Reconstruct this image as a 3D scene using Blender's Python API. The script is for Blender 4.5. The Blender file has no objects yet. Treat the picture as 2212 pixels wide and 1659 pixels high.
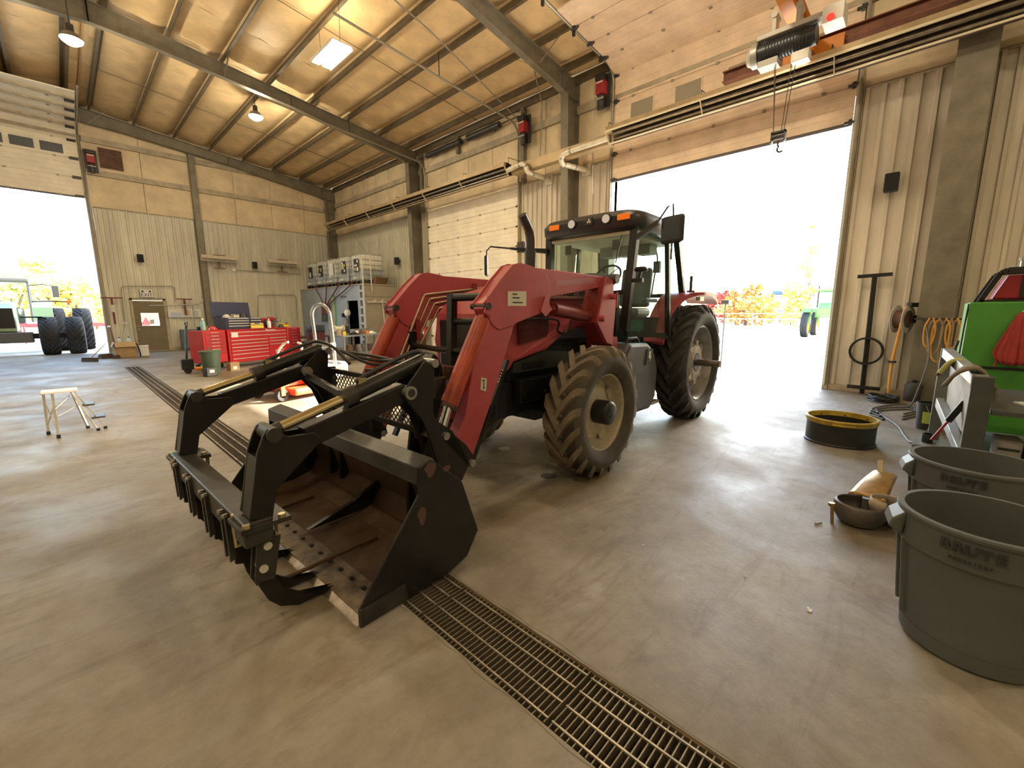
import bpy, bmesh, math, random
from math import sin, cos, pi, radians, sqrt, atan2, hypot
from mathutils import Vector, Matrix
random.seed(7)
SC = bpy.context.scene
COL = SC.collection
# ---------------------------------------------------------------- camera
F, PITCH, ROLL, YAW, H = 920.78, .165695, .0025407, .806087, 1.69
_fw = Vector((sin(YAW)*cos(PITCH), cos(YAW)*cos(PITCH), -sin(PITCH)))
_rt = Vector((cos(YAW), -sin(YAW), 0)); _dn = _fw.cross(_rt)
CR = cos(ROLL)*_rt + sin(ROLL)*_dn; CD = -sin(ROLL)*_rt + cos(ROLL)*_dn
cam = bpy.data.cameras.new('camera'); camo = bpy.data.objects.new('camera', cam); COL.objects.link(camo)
cam.sensor_width = 36; cam.sensor_fit = 'HORIZONTAL'; cam.lens = F/2212*36; cam.clip_end = 600; cam.clip_start = .05
_m = Matrix((CR, -CD, -_fw)).transposed().to_4x4(); _m.translation = (0, 0, H); camo.matrix_world = _m
SC.camera = camo
# ---------------------------------------------------------------- light
SC.view_settings.view_transform = 'Standard'; SC.view_settings.look = 'None'
SC.view_settings.gamma = 1; SC.view_settings.use_curve_mapping = False
SC.view_settings.exposure = 1.0
wd = bpy.data.worlds.new('sky'); SC.world = wd; wd.use_nodes = True
_n = wd.node_tree.nodes; _n.clear()
_sky = _n.new('ShaderNodeTexSky'); _sky.sky_type = 'NISHITA'; _sky.sun_disc = False
_sky.sun_elevation = radians(26.8); _sky.sun_rotation = radians(119); _sky.dust_density = 2.5; _sky.air_density = 1.2
_bg = _n.new('ShaderNodeBackground'); _bg.inputs[1].default_value = 1.1
_wo = _n.new('ShaderNodeOutputWorld')
wd.node_tree.links.new(_sky.outputs[0], _bg.inputs[0]); wd.node_tree.links.new(_bg.outputs[0], _wo.inputs[0])
_sl = bpy.data.lights.new('sun', 'SUN'); _sl.energy = 18.0; _sl.angle = radians(.6); _sl.color = (1, .94, .84)
_so = bpy.data.objects.new('sun', _sl); COL.objects.link(_so); _so.location = (40, -22, 24)
_so.rotation_euler = Vector((-.779, .436, -.451)).to_track_quat('-Z', 'Y').to_euler()
# ---------------------------------------------------------------- pixel -> place
def ray(px, py): return CR*((px-1106)/F) + CD*((py-829.5)/F) + _fw
def gnd(px, py, z=0.): r = ray(px, py); return Vector((0, 0, H)) + r*((z-H)/r.z)
def onX(px, py, X): r = ray(px, py); return Vector((0, 0, H)) + r*(X/r.x)
def onY(px, py, Y): r = ray(px, py); return Vector((0, 0, H)) + r*(Y/r.y)
# ---------------------------------------------------------------- materials
MATS = {}
def mat(name, col=(.5, .5, .5), rough=.6, metal=0., var=.0, vscale=4., bump=0., bscale=40., col2=None, emit=0., alpha=None, trans=0., spec=.5, coat=0., detail=6., stretch=None, ior=None):
    if name in MATS: return MATS[name]
    m = bpy.data.materials.new(name); m.use_nodes = True; nt = m.node_tree; N = nt.nodes; L = nt.links
    b = N['Principled BSDF']; c = (*col, 1); b.inputs['Base Color'].default_value = c
    b.inputs['Roughness'].default_value = rough; b.inputs['Metallic'].default_value = metal
    b.inputs['Specular IOR Level'].default_value = spec
    if coat: b.inputs['Coat Weight'].default_value = coat
    if trans: b.inputs['Transmission Weight'].default_value = trans
    if ior: b.inputs['IOR'].default_value = ior
    if alpha is not None: b.inputs['Alpha'].default_value = alpha
    if emit: b.inputs['Emission Color'].default_value = c; b.inputs['Emission Strength'].default_value = emit
    tc = None
    def coord():
        t = N.new('ShaderNodeTexCoord'); o = t.outputs['Object']
        if stretch:
            mp = N.new('ShaderNodeMapping'); mp.inputs['Scale'].default_value = stretch; L.new(o, mp.inputs[0]); o = mp.outputs[0]
        return o
    if var or col2:
        tc = coord(); nz = N.new('ShaderNodeTexNoise'); nz.inputs['Scale'].default_value = vscale; nz.inputs['Detail'].default_value = detail; nz.inputs['Roughness'].default_value = .62
        L.new(tc, nz.inputs['Vector']); rp = N.new('ShaderNodeValToRGB'); e = rp.color_ramp.elements
        c2 = col2 or tuple(x*(1-var) for x in col); c1 = tuple(min(1, x*(1+var*.6)) for x in col) if not col2 else col
        e[0].position = .34; e[0].color = (*c2, 1); e[1].position = .66; e[1].color = (*c1, 1)
        L.new(nz.outputs['Fac'], rp.inputs[0]); L.new(rp.outputs[0], b.inputs['Base Color'])
    if bump:
        tc = tc or coord(); n2 = N.new('ShaderNodeTexNoise'); n2.inputs['Scale'].default_value = bscale; n2.inputs['Detail'].default_value = 4
        L.new(tc, n2.inputs['Vector']); bp = N.new('ShaderNodeBump'); bp.inputs['Strength'].default_value = bump; bp.inputs['Distance'].default_value = .02
        L.new(n2.outputs['Fac'], bp.inputs['Height']); L.new(bp.outputs[0], b.inputs['Normal'])
    MATS[name] = m; return m
# ---------------------------------------------------------------- mesh builder
def _v(p): return Vector(p) if not isinstance(p, Vector) else p
def basis(d, up=(0, 0, 1)):
    d = _v(d).normalized(); u = _v(up)
    if abs(d.dot(u)) > .999: u = Vector((0, 1, 0)) if abs(d.y) < .9 else Vector((1, 0, 0))
    s = d.cross(u).normalized(); return d, s, s.cross(d).normalized()
class MB:
    def __init__(s): s.v = []; s.f = []
    def add(s, vs, fs):
        o = len(s.v); s.v += [tuple(p) for p in vs]; s.f += [[i+o for i in f] for f in fs]; return s
    def box(s, c, d, rz=0., R=None):
        c = _v(c); hx, hy, hz = d[0]/2, d[1]/2, d[2]/2; R = R or Matrix.Rotation(rz, 3, 'Z')
        vs = [c + R @ Vector((x*hx, y*hy, z*hz)) for z in (-1, 1) for y in (-1, 1) for x in (-1, 1)]
        return s.add(vs, [[0, 2, 3, 1], [4, 5, 7, 6], [0, 1, 5, 4], [2, 6, 7, 3], [0, 4, 6, 2], [1, 3, 7, 5]])
    def bb(s, a, b):
        return s.box([(a[i]+b[i])/2 for i in range(3)], [abs(b[i]-a[i]) for i in range(3)])
    def beam(s, p, q, w, h, up=(0, 0, 1), w2=None, h2=None):
        p, q = _v(p), _v(q); d, sx, uz = basis(q-p, up); w2 = w2 or w; h2 = h2 or h; vs = []
        for c, ww, hh in ((p, w, h), (q, w2, h2)):
            vs += [c + sx*(a*ww/2) + uz*(b*hh/2) for a, b in ((-1, -1), (1, -1), (1, 1), (-1, 1))]
        return s.add(vs, [[3, 2, 1, 0], [4, 5, 6, 7], [0, 1, 5, 4], [1, 2, 6, 5], [2, 3, 7, 6], [3, 0, 4, 7]])
    def cyl(s, p, q, r, n=16, r2=None, cap=True):
        p, q = _v(p), _v(q); d, sx, uz = basis(q-p); r2 = r if r2 is None else r2; vs = []
        for c, rr in ((p, r), (q, r2)): vs += [c + (sx*cos(2*pi*i/n) + uz*sin(2*pi*i/n))*rr for i in range(n)]
        fs = [[i, (i+1) % n, n+(i+1) % n, n+i] for i in range(n)]
        if cap: fs += [list(range(n))[::-1], list(range(n, 2*n))]
        return s.add(vs, fs)
    def tube(s, pts, r, n=8, closed=False, cap=True):
        pts = [_v(p) for p in pts]; m = len(pts); vs = []; fs = []; pu = None
        for i, p in enumerate(pts):
            if closed: t = pts[(i+1) % m]-pts[i-1]
            else: t = pts[min(i+1, m-1)]-pts[max(i-1, 0)]
            if t.length < 1e-9: t = Vector((0, 0, 1))
            t.normalize()
            if pu is None: _, sx, pu = basis(t)
            else:
                pu = (pu - t*pu.dot(t))
                pu = pu.normalized() if pu.length > 1e-6 else basis(t)[2]
                sx = t.cross(pu)
            rr = r(i/(m-1)) if callable(r) else r
            vs += [p + (sx*cos(2*pi*k/n) + pu*sin(2*pi*k/n))*rr for k in range(n)]
        for i in range(m if closed else m-1):
            j = (i+1) % m
            fs += [[i*n+k, i*n+(k+1) % n, j*n+(k+1) % n, j*n+k] for k in range(n)]
        if cap and not closed: fs += [list(range(n))[::-1], list(range((m-1)*n, m*n))]
        return s.add(vs, fs)
    def prism(s, poly, a, b, ax='y'):
        """poly of 2d points extruded along axis ax from a to b; (x,z) for y, (x,y) for z, (y,z) for x"""
        n = len(poly); f = {'y': lambda p, t: (p[0], t, p[1]), 'z': lambda p, t: (p[0], p[1], t), 'x': lambda p, t: (t, p[0], p[1])}[ax]
        vs = [f(p, a) for p in poly] + [f(p, b) for p in poly]
        return s.add(vs, [list(range(n)), list(range(n, 2*n))[::-1]] + [[i, n+i, n+(i+1) % n, (i+1) % n] for i in range(n)])
    def lathe(s, prof, c=(0, 0, 0), ax='z', n=32, a0=0., a1=2*pi, closed=False):
        """prof: (radius, height) pairs revolved about axis through c"""
        c = _v(c); full = abs(a1-a0-2*pi) < 1e-6; k = n if full else n+1; m = len(prof); vs = []; fs = []
        f = {'z': lambda x, y, h: (x, y, h), 'y': lambda x, y, h: (x, h, y), 'x': lambda x, y, h: (h, x, y)}[ax]
        for i in range(k):
            a = a0+(a1-a0)*i/n
            vs += [c + Vector(f(r*cos(a), r*sin(a), h)) for r, h in prof]
        for i in range(n):
            j = (i+1) % k
            for t in range(m if closed else m-1):
                u = (t+1) % m; fs.append([i*m+t, j*m+t, j*m+u, i*m+u])
        return s.add(vs, fs)
    def quad(s, a, b, c, d): return s.add([a, b, c, d], [[0, 1, 2, 3]])
    def build(s, name, m, parent=None, smooth=None, bevel=0., solid=0., loc=None):
        me = bpy.data.meshes.new(name); me.from_pydata(s.v, [], s.f); me.update()
        bm = bmesh.new(); bm.from_mesh(me); bmesh.ops.recalc_face_normals(bm, faces=bm.faces); bm.to_mesh(me); bm.free()
        if smooth is not None:
            for p in me.polygons: p.use_smooth = True
            me.set_sharp_from_angle(angle=radians(smooth))
        if isinstance(m, str): m = MATS[m]
        me.materials.append(m)
        o = bpy.data.objects.new(name, me); COL.objects.link(o)
        if parent: o.parent = parent
        if loc is not None: o.location = loc
        if bevel:
            bv = o.modifiers.new('b', 'BEVEL'); bv.width = bevel; bv.segments = 2; bv.limit_method = 'ANGLE'; bv.angle_limit = radians(40)
        if solid:
            sd = o.modifiers.new('s', 'SOLIDIFY'); sd.thickness = solid; sd.offset = 0
        return o
def text(body, name, m, parent, size, origin, xdir, updir, ext=.002, align='CENTER', bold=0.):
    """flat printed lettering as a mesh, reading along xdir"""
    cu = bpy.data.curves.new(name, 'FONT'); cu.body = body; cu.size = size; cu.extrude = ext; cu.align_x = align; cu.align_y = 'CENTER'; cu.resolution_u = 3; cu.offset = size*bold
    to = bpy.data.objects.new(name+'_t', cu); COL.objects.link(to)
    dg = bpy.context.evaluated_depsgraph_get(); me = bpy.data.meshes.new_from_object(to.evaluated_get(dg)); bpy.data.objects.remove(to)
    x = _v(xdir).normalized(); u = _v(updir); z = x.cross(u).normalized(); u = z.cross(x)
    M = Matrix((x, u, z)).transposed().to_4x4(); M.translation = _v(origin); me.transform(M)
    me.name = name; me.materials.clear(); me.materials.append(MATS[m] if isinstance(m, str) else m)
    o = bpy.data.objects.new(name, me); COL.objects.link(o); o.parent = parent; return o
def tag(o, label=None, cat=None, group=None, kind=None):
    if label: o['label'] = label
    if cat: o['category'] = cat
    if group: o['group'] = group
    if kind: o['kind'] = kind
    return o
def empty(name, loc=(0, 0, 0), rz=0., label=None, cat=None, group=None, kind=None):
    o = bpy.data.objects.new(name, None); o.empty_display_size = .2; COL.objects.link(o); o.location = loc; o.rotation_euler = (0, 0, rz)
    return tag(o, label, cat, group, kind)
def dup(o, parent=None, loc=None, rot=None):
    c = o.copy(); COL.objects.link(c); c.parent = parent
    if loc is not None: c.location = loc
    if rot is not None: c.rotation_euler = rot
    return c
def duptree(o, loc, rz=0., label=None, group=None):
    r = dup(o, None, loc, (0, 0, rz))
    if label: r['label'] = label
    if group: r['group'] = group
    for ch in list(o.children):
        c = dup(ch, r)
        for g in list(ch.children): dup(g, c)
    return r
def arc(c, r, a0, a1, n, ax='y'):
    out = []
    for i in range(n+1):
        a = a0+(a1-a0)*i/n; x, y = r*cos(a), r*sin(a)
        out.append(Vector(c)+Vector({'y': (x, 0, y), 'z': (x, y, 0), 'x': (0, x, y)}[ax]))
    return out
def bez(pts, n=8):
    """smooth curve through points (Catmull-Rom)"""
    P = [_v(p) for p in pts]; P = [P[0]*2-P[1]] + P + [P[-1]*2-P[-2]]; out = []
    for i in range(1, len(P)-2):
        for k in range(n):
            t = k/n; a, b, c, d = P[i-1:i+3]
            out.append(.5*((2*b)+(c-a)*t+(2*a-5*b+4*c-d)*t*t+(3*b-a-3*c+d)*t**3))
    out.append(P[-2]); return out
# ---------------------------------------------------------------- palette
mat('steel_frame', (.20, .175, .125), .5, .1, .25, 3)
mat('purlin', (.15, .115, .07), .5, .1, .25, 3)  # dark brown puts the shade on the purlin webs into the colour
mat('insul', (.86, .64, .35), .55, 0, .16, 1.3, .25, 9)
mat('insul_wall', (.72, .585, .38), .55, 0, .2, 1.1, .25, 6)
mat('liner', (.64, .61, .50), .42, .0, .2, 1.2, .1, 14, stretch=(1, 1, .25))
mat('liner_old', (.64, .57, .46), .42, .0, .25, 1.4, .1, 14, stretch=(1, 1, .2))
mat('trim_tan', (.45, .38, .27), .5, 0, .25, 3)
mat('door_panel', (.84, .765, .62), .45, 0, .1, 2)
mat('door_panel_warm', (.78, .61, .44), .5, 0, .14, 2)
mat('galv', (.42, .41, .39), .38, .75, .2, 8)
mat('dark_metal', (.055, .052, .05), .45, .3, .3, 6)
mat('black', (.012, .012, .013), .42, 0, .2, 5)
mat('black_plastic', (.022, .023, .025), .5)
mat('sheath', (.5, .45, .36), .7)
mat('brown_steel', (.17, .085, .055), .6, .1, .3, 4)
mat('red_box', (.32, .02, .025), .4)
mat('exit_brown', (.19, .15, .085), .5, 0, .12, 3)
mat('conduit', (.33, .3, .235), .45, .4)
mat('glass_dark', (.10, .11, .12), .25, 0, spec=.5)
mat('white_paint', (.78, .77, .73), .45, 0, .08, 4)
mat('cream_metal', (.72, .66, .52), .4, .2, .15, 5)
mat('chrome', (.8, .8, .8), .12, 1.)
mat('lamp_glow', (1, .82, .5), emit=60.)
mat('lamp_tube', (1, .80, .46), emit=34.)
def thin_glass(name, tint, gloss=.07):
    m = bpy.data.materials.new(name); m.use_nodes = True; nt = m.node_tree; N = nt.nodes; L = nt.links; N.clear()
    t = N.new('ShaderNodeBsdfTransparent'); t.inputs[0].default_value = (*tint, 1); g = N.new('ShaderNodeBsdfGlossy'); g.inputs['Roughness'].default_value = .03
    x = N.new('ShaderNodeMixShader'); x.inputs[0].default_value = gloss; o = N.new('ShaderNodeOutputMaterial')
    L.new(t.outputs[0], x.inputs[1]); L.new(g.outputs[0], x.inputs[2]); L.new(x.outputs[0], o.inputs[0]); MATS[name] = m
thin_glass('cab_glass', (.80, .93, .88)); thin_glass('exit_glass', (.95, .95, .93))
def concrete():
    m = bpy.data.materials.new('concrete'); m.use_nodes = True; nt = m.node_tree; N = nt.nodes; L = nt.links; b = N['Principled BSDF']
    t = N.new('ShaderNodeTexCoord')
    def nz(sc, det=6, rough=.6, dist=0., stretch=None):
        n = N.new('ShaderNodeTexNoise'); n.inputs['Scale'].default_value = sc; n.inputs['Detail'].default_value = det; n.inputs['Roughness'].default_value = rough; n.inputs['Distortion'].default_value = dist
        o = t.outputs['Object']
        if stretch:
            mp = N.new('ShaderNodeMapping'); mp.inputs['Scale'].default_value = stretch; L.new(o, mp.inputs[0]); o = mp.outputs[0]
        L.new(o, n.inputs['Vector']); return n
    def ramp(src, stops):
        r = N.new('ShaderNodeValToRGB'); e = r.color_ramp.elements
        while len(e) < len(stops): e.new(.5)
        for i, (p, c) in enumerate(stops): e[i].position = p; e[i].color = (*c, 1)
        L.new(src, r.inputs[0]); return r
    def mix(a, bb, fac=None, typ='MULTIPLY', f=.5):
        x = N.new('ShaderNodeMixRGB'); x.blend_type = typ; x.inputs[0].default_value = f
        if fac: L.new(fac, x.inputs[0])
        L.new(a, x.inputs[1]); L.new(bb, x.inputs[2]); return x.outputs[0]
    base = ramp(nz(.55, 8, .62, .6).outputs['Fac'], [(.32, (.165, .135, .09)), (.5, (.25, .22, .17)), (.66, (.32, .30, .26))])
    mud = ramp(nz(.32, 7, .6, .4).outputs['Fac'], [(.5, (1, 1, 1)), (.62, (.80, .69, .50))])
    c = mix(base.outputs[0], mud.outputs[0], f=.85)
    fine = ramp(nz(7, 9, .72).outputs['Fac'], [(.3, (.78, .75, .7)), (.55, (1, 1, 1)), (.72, (1.12, 1.1, 1.06))])
    c = mix(c, fine.outputs[0], f=.85)
    sta = ramp(nz(1.7, 10, .66, .8).outputs['Fac'], [(.56, (1, 1, 1)), (.68, (.66, .55, .40))]); c = mix(c, sta.outputs[0], f=.7)
    wh = ramp(nz(2.6, 12, .75, .5).outputs['Fac'], [(.60, (1, 1, 1)), (.72, (1.28, 1.27, 1.25))]); c = mix(c, wh.outputs[0], f=.8)
    scr = ramp(nz(2.2, 8, .7, 1.2, (.35, 2.4, 1)).outputs['Fac'], [(.34, (.70, .64, .55)), (.46, (1, 1, 1))])
    c = mix(c, scr.outputs[0], f=.6)
    spk = ramp(nz(60, 3, .6).outputs['Fac'], [(.72, (1, 1, 1)), (.78, (1.35, 1.33, 1.28))])
    c = mix(c, spk.outputs[0], f=.7)
    L.new(c, b.inputs['Base Color'])
    rr = ramp(nz(1.1, 6, .6, .4).outputs['Fac'], [(.35, (.46, .46, .46)), (.65, (.66, .66, .66))]); L.new(rr.outputs[0], b.inputs['Roughness'])
    bp = N.new('ShaderNodeBump'); bp.inputs['Strength'].default_value = .25; bp.inputs['Distance'].default_value = .01
    L.new(nz(16, 7, .7).outputs['Fac'], bp.inputs['Height']); L.new(bp.outputs[0], b.inputs['Normal'])
    MATS['concrete'] = m
concrete()
mat('apron', (.55, .51, .45), .85, 0, .14, .6)
mat('trench', (.05, .035, .02), .9, 0, .3, 6)
mat('grate', (.22, .185, .13), .5, .55, .3, 12)
mat('grate_dark', (.10, .08, .055), .55, .5, .3, 9)
# ================================================================ the building shell
XR, XL, YB, YF = 11.61, -8.77, 25.5, -8.6      # inner planes of the walls
RX, RZ, SL = 1.42, 9.76, .125                  # ridge line, rafter top and roof pitch
LT, EAVE = 6.05, 8.48                          # liner top, eave
FR = [-8.39, 0., 8.39, 16.78, 25.17]           # rigid frames along y
DR = 5.46                                      # lower edge of the raised door
def ztop(x): return RZ - SL*abs(x-RX)
# ---- floor with the drain trench let into it
TX0, TX1, TY0, TY1 = 1.185, 1.555, -6., 18.3
fl = MB()
for a, b in (((XL-.2, YF-.2), (TX0, YB+.2)), ((TX1, YF-.2), (XR+.2, YB+.2)), ((TX0, TY1), (TX1, YB+.2)), ((TX0, YF-.2), (TX1, TY0))):
    fl.bb((a[0], a[1], -.3), (b[0], b[1], 0))
floor = tag(fl.build('floor', 'concrete'), kind='structure')
tr = MB(); tr.bb((TX0, TY0, -.31), (TX1, TY1, -.26)).build('trench_bed', 'trench', floor)
# chipped edges and caked mud along the trench
rr = random.Random(3)
for sx, x0 in ((-1, TX0), (1, TX1)):
    md = MB(); ys = [TY0+i*.11 for i in range(int((TY1-TY0)/.11))]
    pr = [(x0 + sx*(.004+.012*rr.random()*(1+.8*sin(y*1.3))), y) for y in ys]
    vs = [(x, y, .0012) for x, y in pr] + [(x0-sx*.006, y, -.012) for x, y in pr]; n = len(pr)
    md.add(vs, [[i, i+1, n+i+1, n+i] for i in range(n-1)]).build('mud_edge', mat('mud', (.17, .115, .05), .85, 0, .3, 9), floor)
# ---- outside yard
gb = MB()
for a, b in (((XR+.2, -60), (160, 160)), ((-90, YB+.2), (XR+.2, 160)), ((-90, -60), (XL-.2, YB+.2)), ((XL-.2, -60), (XR+.2, YF-.2))): gb.bb((a[0], a[1], -.35), (b[0], b[1], -.03))
yard = tag(gb.build('yard_ground', 'apron'), kind='structure')
# ---- corrugated liner sheet, 1 m wide
def liner_mesh(h, pitch=.2, d=.042, flip=1):
    m = MB(); prof = []; n = round(1/pitch)
    for i in range(n):
        y = i*pitch; prof += [(y, 0), (y+pitch*.52, 0), (y+pitch*.60, d), (y+pitch*.84, d), (y+pitch*.92, 0)]
    prof.append((1., 0)); k = len(prof)
    vs = [(-flip*q, y, 0) for y, q in prof] + [(-flip*q, y, h) for y, q in prof]
    m.add(vs, [[i, i+1, k+i+1, k+i] for i in range(k-1)]); return m
def lay_sheets(parent, a, b, base, axis, mname, h, pitch=.2):
    n = max(1, round(abs(b-a))); w = (b-a)/n; proto = None
    for i in range(n):
        if proto is None:
            o = proto = liner_mesh(h, pitch).build('liner_panel', mname, parent)
        else: o = dup(proto, parent)
        if axis == 'y': o.location = (base, a+i*w+.004, 0); o.scale = (1, w-.008, 1)
        else: o.location = (a+i*w+.004, base, 0); o.rotation_euler = (0, 0, -pi/2); o.scale = (1, w-.008, 1); o.location.x = a+(i+1)*w-.004; o.rotation_euler = (0, 0, pi/2)
def girt(parent, p, q, h=.2, d=.07, nm='girt'):
    m = MB(); p, q = Vector(p), Vector(q); dirn = (q-p).normalized(); inn = Vector((-1, 0, 0)) if abs(dirn.y) > .5 else Vector((0, -1, 0))
    up = Vector((0, 0, 1))
    m.beam(p, q, .008, h); m.beam(p+up*h/2+inn*-d/2, q+up*h/2+inn*-d/2, d, .008); m.beam(p-up*h/2+inn*-d/2, q-up*h/2+inn*-d/2, d, .008)
    return m.build(nm, 'trim_tan', parent)
# ---- right wall
D1, D2 = (1.5, 7.0), (10.75, 16.12)
w = MB()
for a, b, z0, z1 in ((YF, D1[0], 0, EAVE+.3), (D1[1], D2[0], 0, EAVE+.3), (D2[1], YB, 0, EAVE+.3), (D1[0], D1[1], LT, EAVE+.3), (D2[0], D2[1], LT, EAVE+.3)):
    w.bb((XR+.06, a, z0), (XR+.2, b, z1))
wr = tag(w.build('wall_right', 'sheath'), kind='structure')
for a, b in ((YF, -.40), (.12, D1[0]-.1), (D1[1]+.1, 8.25), (8.53, D2[0]-.1)): lay_sheets(wr, a, b, XR, 'y', 'liner_old', LT-.13)
for a, b in ((D2[1]+.08, 16.64), (16.92, 25.1)): lay_sheets(wr, a, b, XR, 'y', 'liner', LT-.13, .143)
for o in wr.children: o.location.z = .13
for a, b in ((YF, D1[0]), (D1[1], D2[0]), (D2[1], YB)):
    MB().bb((XR-.06, a, 0), (XR+.05, b, .13)).build('base_angle', 'trim_tan', wr)
    MB().bb((XR-.035, a, LT-.01), (XR+.05, b, LT+.03)).build('liner_cap', 'trim_tan', wr)
def insul_wall(parent, a, b, z0, z1, base, axis, step=1.45, roof=False):
    n = max(1, round((b-a)/step)); w = (b-a)/n
    for i in range(n):
        p, q = a+i*w+.008, a+(i+1)*w-.008; m = MB()
        t0 = min(z1, ztop(p)+.2) if roof else z1; t1 = min(z1, ztop(q)+.2) if roof else z1
        if min(t0, t1) < z0+.03: continue
        xs = [p+(q-p)*k/6 for k in range(7)]; zs = [0, .12, .5, .88, 1.]; vs = []
        for k, x in enumerate(xs):
            for j, s in enumerate(zs):
                z = z0+.008+(t0+(t1-t0)*k/6-z0-.016)*s; bul = .035*(sin(pi*k/6)**.5 if 0 < k < 6 else 0)*(1 if 0 < j < 4 else 0)*(.6+.6*random.random())
                vs.append((base-bul, x, z) if axis == 'y' else (x, base-bul, z))
        m.add(vs, [[k*5+j, k*5+j+1, k*5+5+j+1, k*5+5+j] for k in range(6) for j in range(4)])
        m.build('insulation_panel', 'insul_wall', parent, smooth=60)
for a, b in ((YF, 0), (0, D1[0]), (D1[0], D1[1]), (D1[1], 8.39), (8.39, D2[0]), (D2[0], D2[1]), (D2[1], 16.78), (16.78, YB)):
    insul_wall(wr, a, b, LT+.04, 7.6, XR-.01, 'y', 1.2); insul_wall(wr, a, b, 7.8, EAVE+.1, XR-.01, 'y', 1.2)
for a, b in zip(FR[:-1], FR[1:]):
    girt(wr, (XR-.1, a+.1, 7.7), (XR-.1, b-.1, 7.7))
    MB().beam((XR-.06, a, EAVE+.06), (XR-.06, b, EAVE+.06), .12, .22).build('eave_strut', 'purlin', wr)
for a, b in (D1, D2):
    for y, s in ((a, -1), (b, 1)):
        MB().bb((XR-.1, y, 0), (XR+.22, y+s*.1, LT+.1)).build('door_jamb', 'trim_tan', wr, bevel=.006)
    MB().bb((XR+.02, a-.1, LT), (XR+.22, b+.1, LT+.16)).build('door_header', 'trim_tan', wr, bevel=.006)
def column(parent, y, xo, xi_top, xi_bot, zt, s=1, fw=.27, nm='column'):
    m = MB(); t = .016
    m.prism([(xo-s*t, 0), (xo, 0), (xo, zt), (xo-s*t, zt)], y-fw/2, y+fw/2)
    m.prism([(xi_bot, 0), (xi_bot+s*t, 0), (xi_top+s*t, zt-.5), (xi_top, zt-.5)], y-fw/2, y+fw/2)
    m.prism([(xo-s*t, 0), (xi_bot+s*t, 0), (xi_top+s*t, zt), (xo-s*t, zt)], y-.006, y+.006)
    m.prism([(xo-s*t, zt-.62), (xi_top+s*t, zt-.62), (xi_top+s*t, zt-.6), (xo-s*t, zt-.6)], y-fw/2, y+fw/2)
    return m.build(nm, 'steel_frame', parent)
for y in FR[:-1]:
    if y == 0: column(wr, -.13, XR-.02, 11.0, 11.16, ztop(11.)+.02, fw=.5)
    else: column(wr, y, XR-.02, 11.0, 11.16, ztop(11.)+.02)
column(wr, FR[-1], XR-.02, 11.05, 11.2, ztop(11.)+.02)
# door 2 framing posts and short studs over it
for y, z0, z1 in ((13.9, 7.82, 8.42), (D2[0]-.3, LT, 8.4), (D2[1]+.25, LT, 8.4)):
    MB().bb((XR-.2, y-.06, z0), (XR-.03, y+.06, z1)).build('stud', 'steel_frame', wr)
# ---- back wall
D3 = (-4.25, 1.25); ED = (2.24, 3.31, 2.28)
w = MB()
def gable(x0, x1, z0):
    xs = sorted({x0, x1, *([RX] if x0 < RX < x1 else [])})
    w.prism([(x, z0) for x in (x0, x1)] + [(x, ztop(x)+.40) for x in xs[::-1]], YB+.06, YB+.2)
gable(XL-.2, D3[0], 0); gable(D3[0], D3[1], 6.42); gable(D3[1], ED[0], 0); gable(ED[0], ED[1], ED[2]); gable(ED[1], XR+.2, 0)
wb = tag(w.build('wall_back', 'sheath'), kind='structure')
for a, b, z0 in ((D3[1]+.12, ED[0]-.09, 0), (ED[1]+.09, 4.85, 0), (5.15, 11.15, 0), (XL, D3[0]-.12, 0)): lay_sheets(wb, a, b, YB, 'x', 'liner', LT-.13)
for o in wb.children: o.location.z = .13
o = liner_mesh(LT-ED[2]-.1).build('liner_panel', 'liner', wb); o.location = (ED[1]+.09, YB, ED[2]+.1); o.rotation_euler = (0, 0, pi/2); o.scale = (1, ED[1]-ED[0]+.18, 1)
for a, b in ((XL, D3[0]), (D3[1], ED[0]-.08), (ED[1]+.08, XR)): MB().bb((a, YB-.06, 0), (b, YB+.05, .13)).build('base_angle', 'trim_tan', wb)
MB().bb((D3[1], YB-.035, LT-.01), (XR, YB+.05, LT+.02)).build('liner_cap', 'trim_tan', wb)
for a, b in ((XL, D3[0]), (D3[1]+.1, 5.0), (5.0, XR)):
    insul_wall(wb, a, b, LT+.03, 7.33, YB-.01, 'x', 1.55); insul_wall(wb, a, b, 7.53, 8.59, YB-.01, 'x', 1.55, True); insul_wall(wb, a, b, 8.79, 9.9, YB-.01, 'x', 1.55, True)
insul_wall(wb, D3[0], D3[1]+.1, 6.6, 9.9, YB+.05, 'x', 1.55, True)
for z, x1 in ((7.43, 11.), (8.69, 8.6)):
    for a, b in ((D3[1]+.15, 4.88), (5.12, x1)):
        if b > a: girt(wb, (a, YB-.1, z), (b, YB-.1, z))
MB().bb((4.88, YB-.26, 0), (5.12, YB-.03, ztop(5.)-.3)).build('gable_post', 'steel_frame', wb, bevel=.01)
for x, s in ((D3[1], 1), (D3[0], -1)):
    MB().bb((x, YB-.1, 0), (x+s*.12, YB+.22, 6.5)).build('door_jamb', 'trim_tan', wb, bevel=.006)
MB().bb((D3[0]-.12, YB-.02, 6.42), (D3[1]+.12, YB+.22, 6.58)).build('door_header', 'trim_tan', wb)
# louvred vent beside the raised door
m = MB(); m.bb((1.86, YB-.14, 7.68), (2.58, YB-.04, 8.46)); vent = m.build('vent_box', 'brown_steel', wb)
for i in range(9): MB().box((2.22, YB-.15, 7.74+i*.082), (.68, .05, .012), R=Matrix.Rotation(radians(35), 3, 'X')).build('louvre', 'brown_steel', vent)
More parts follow.
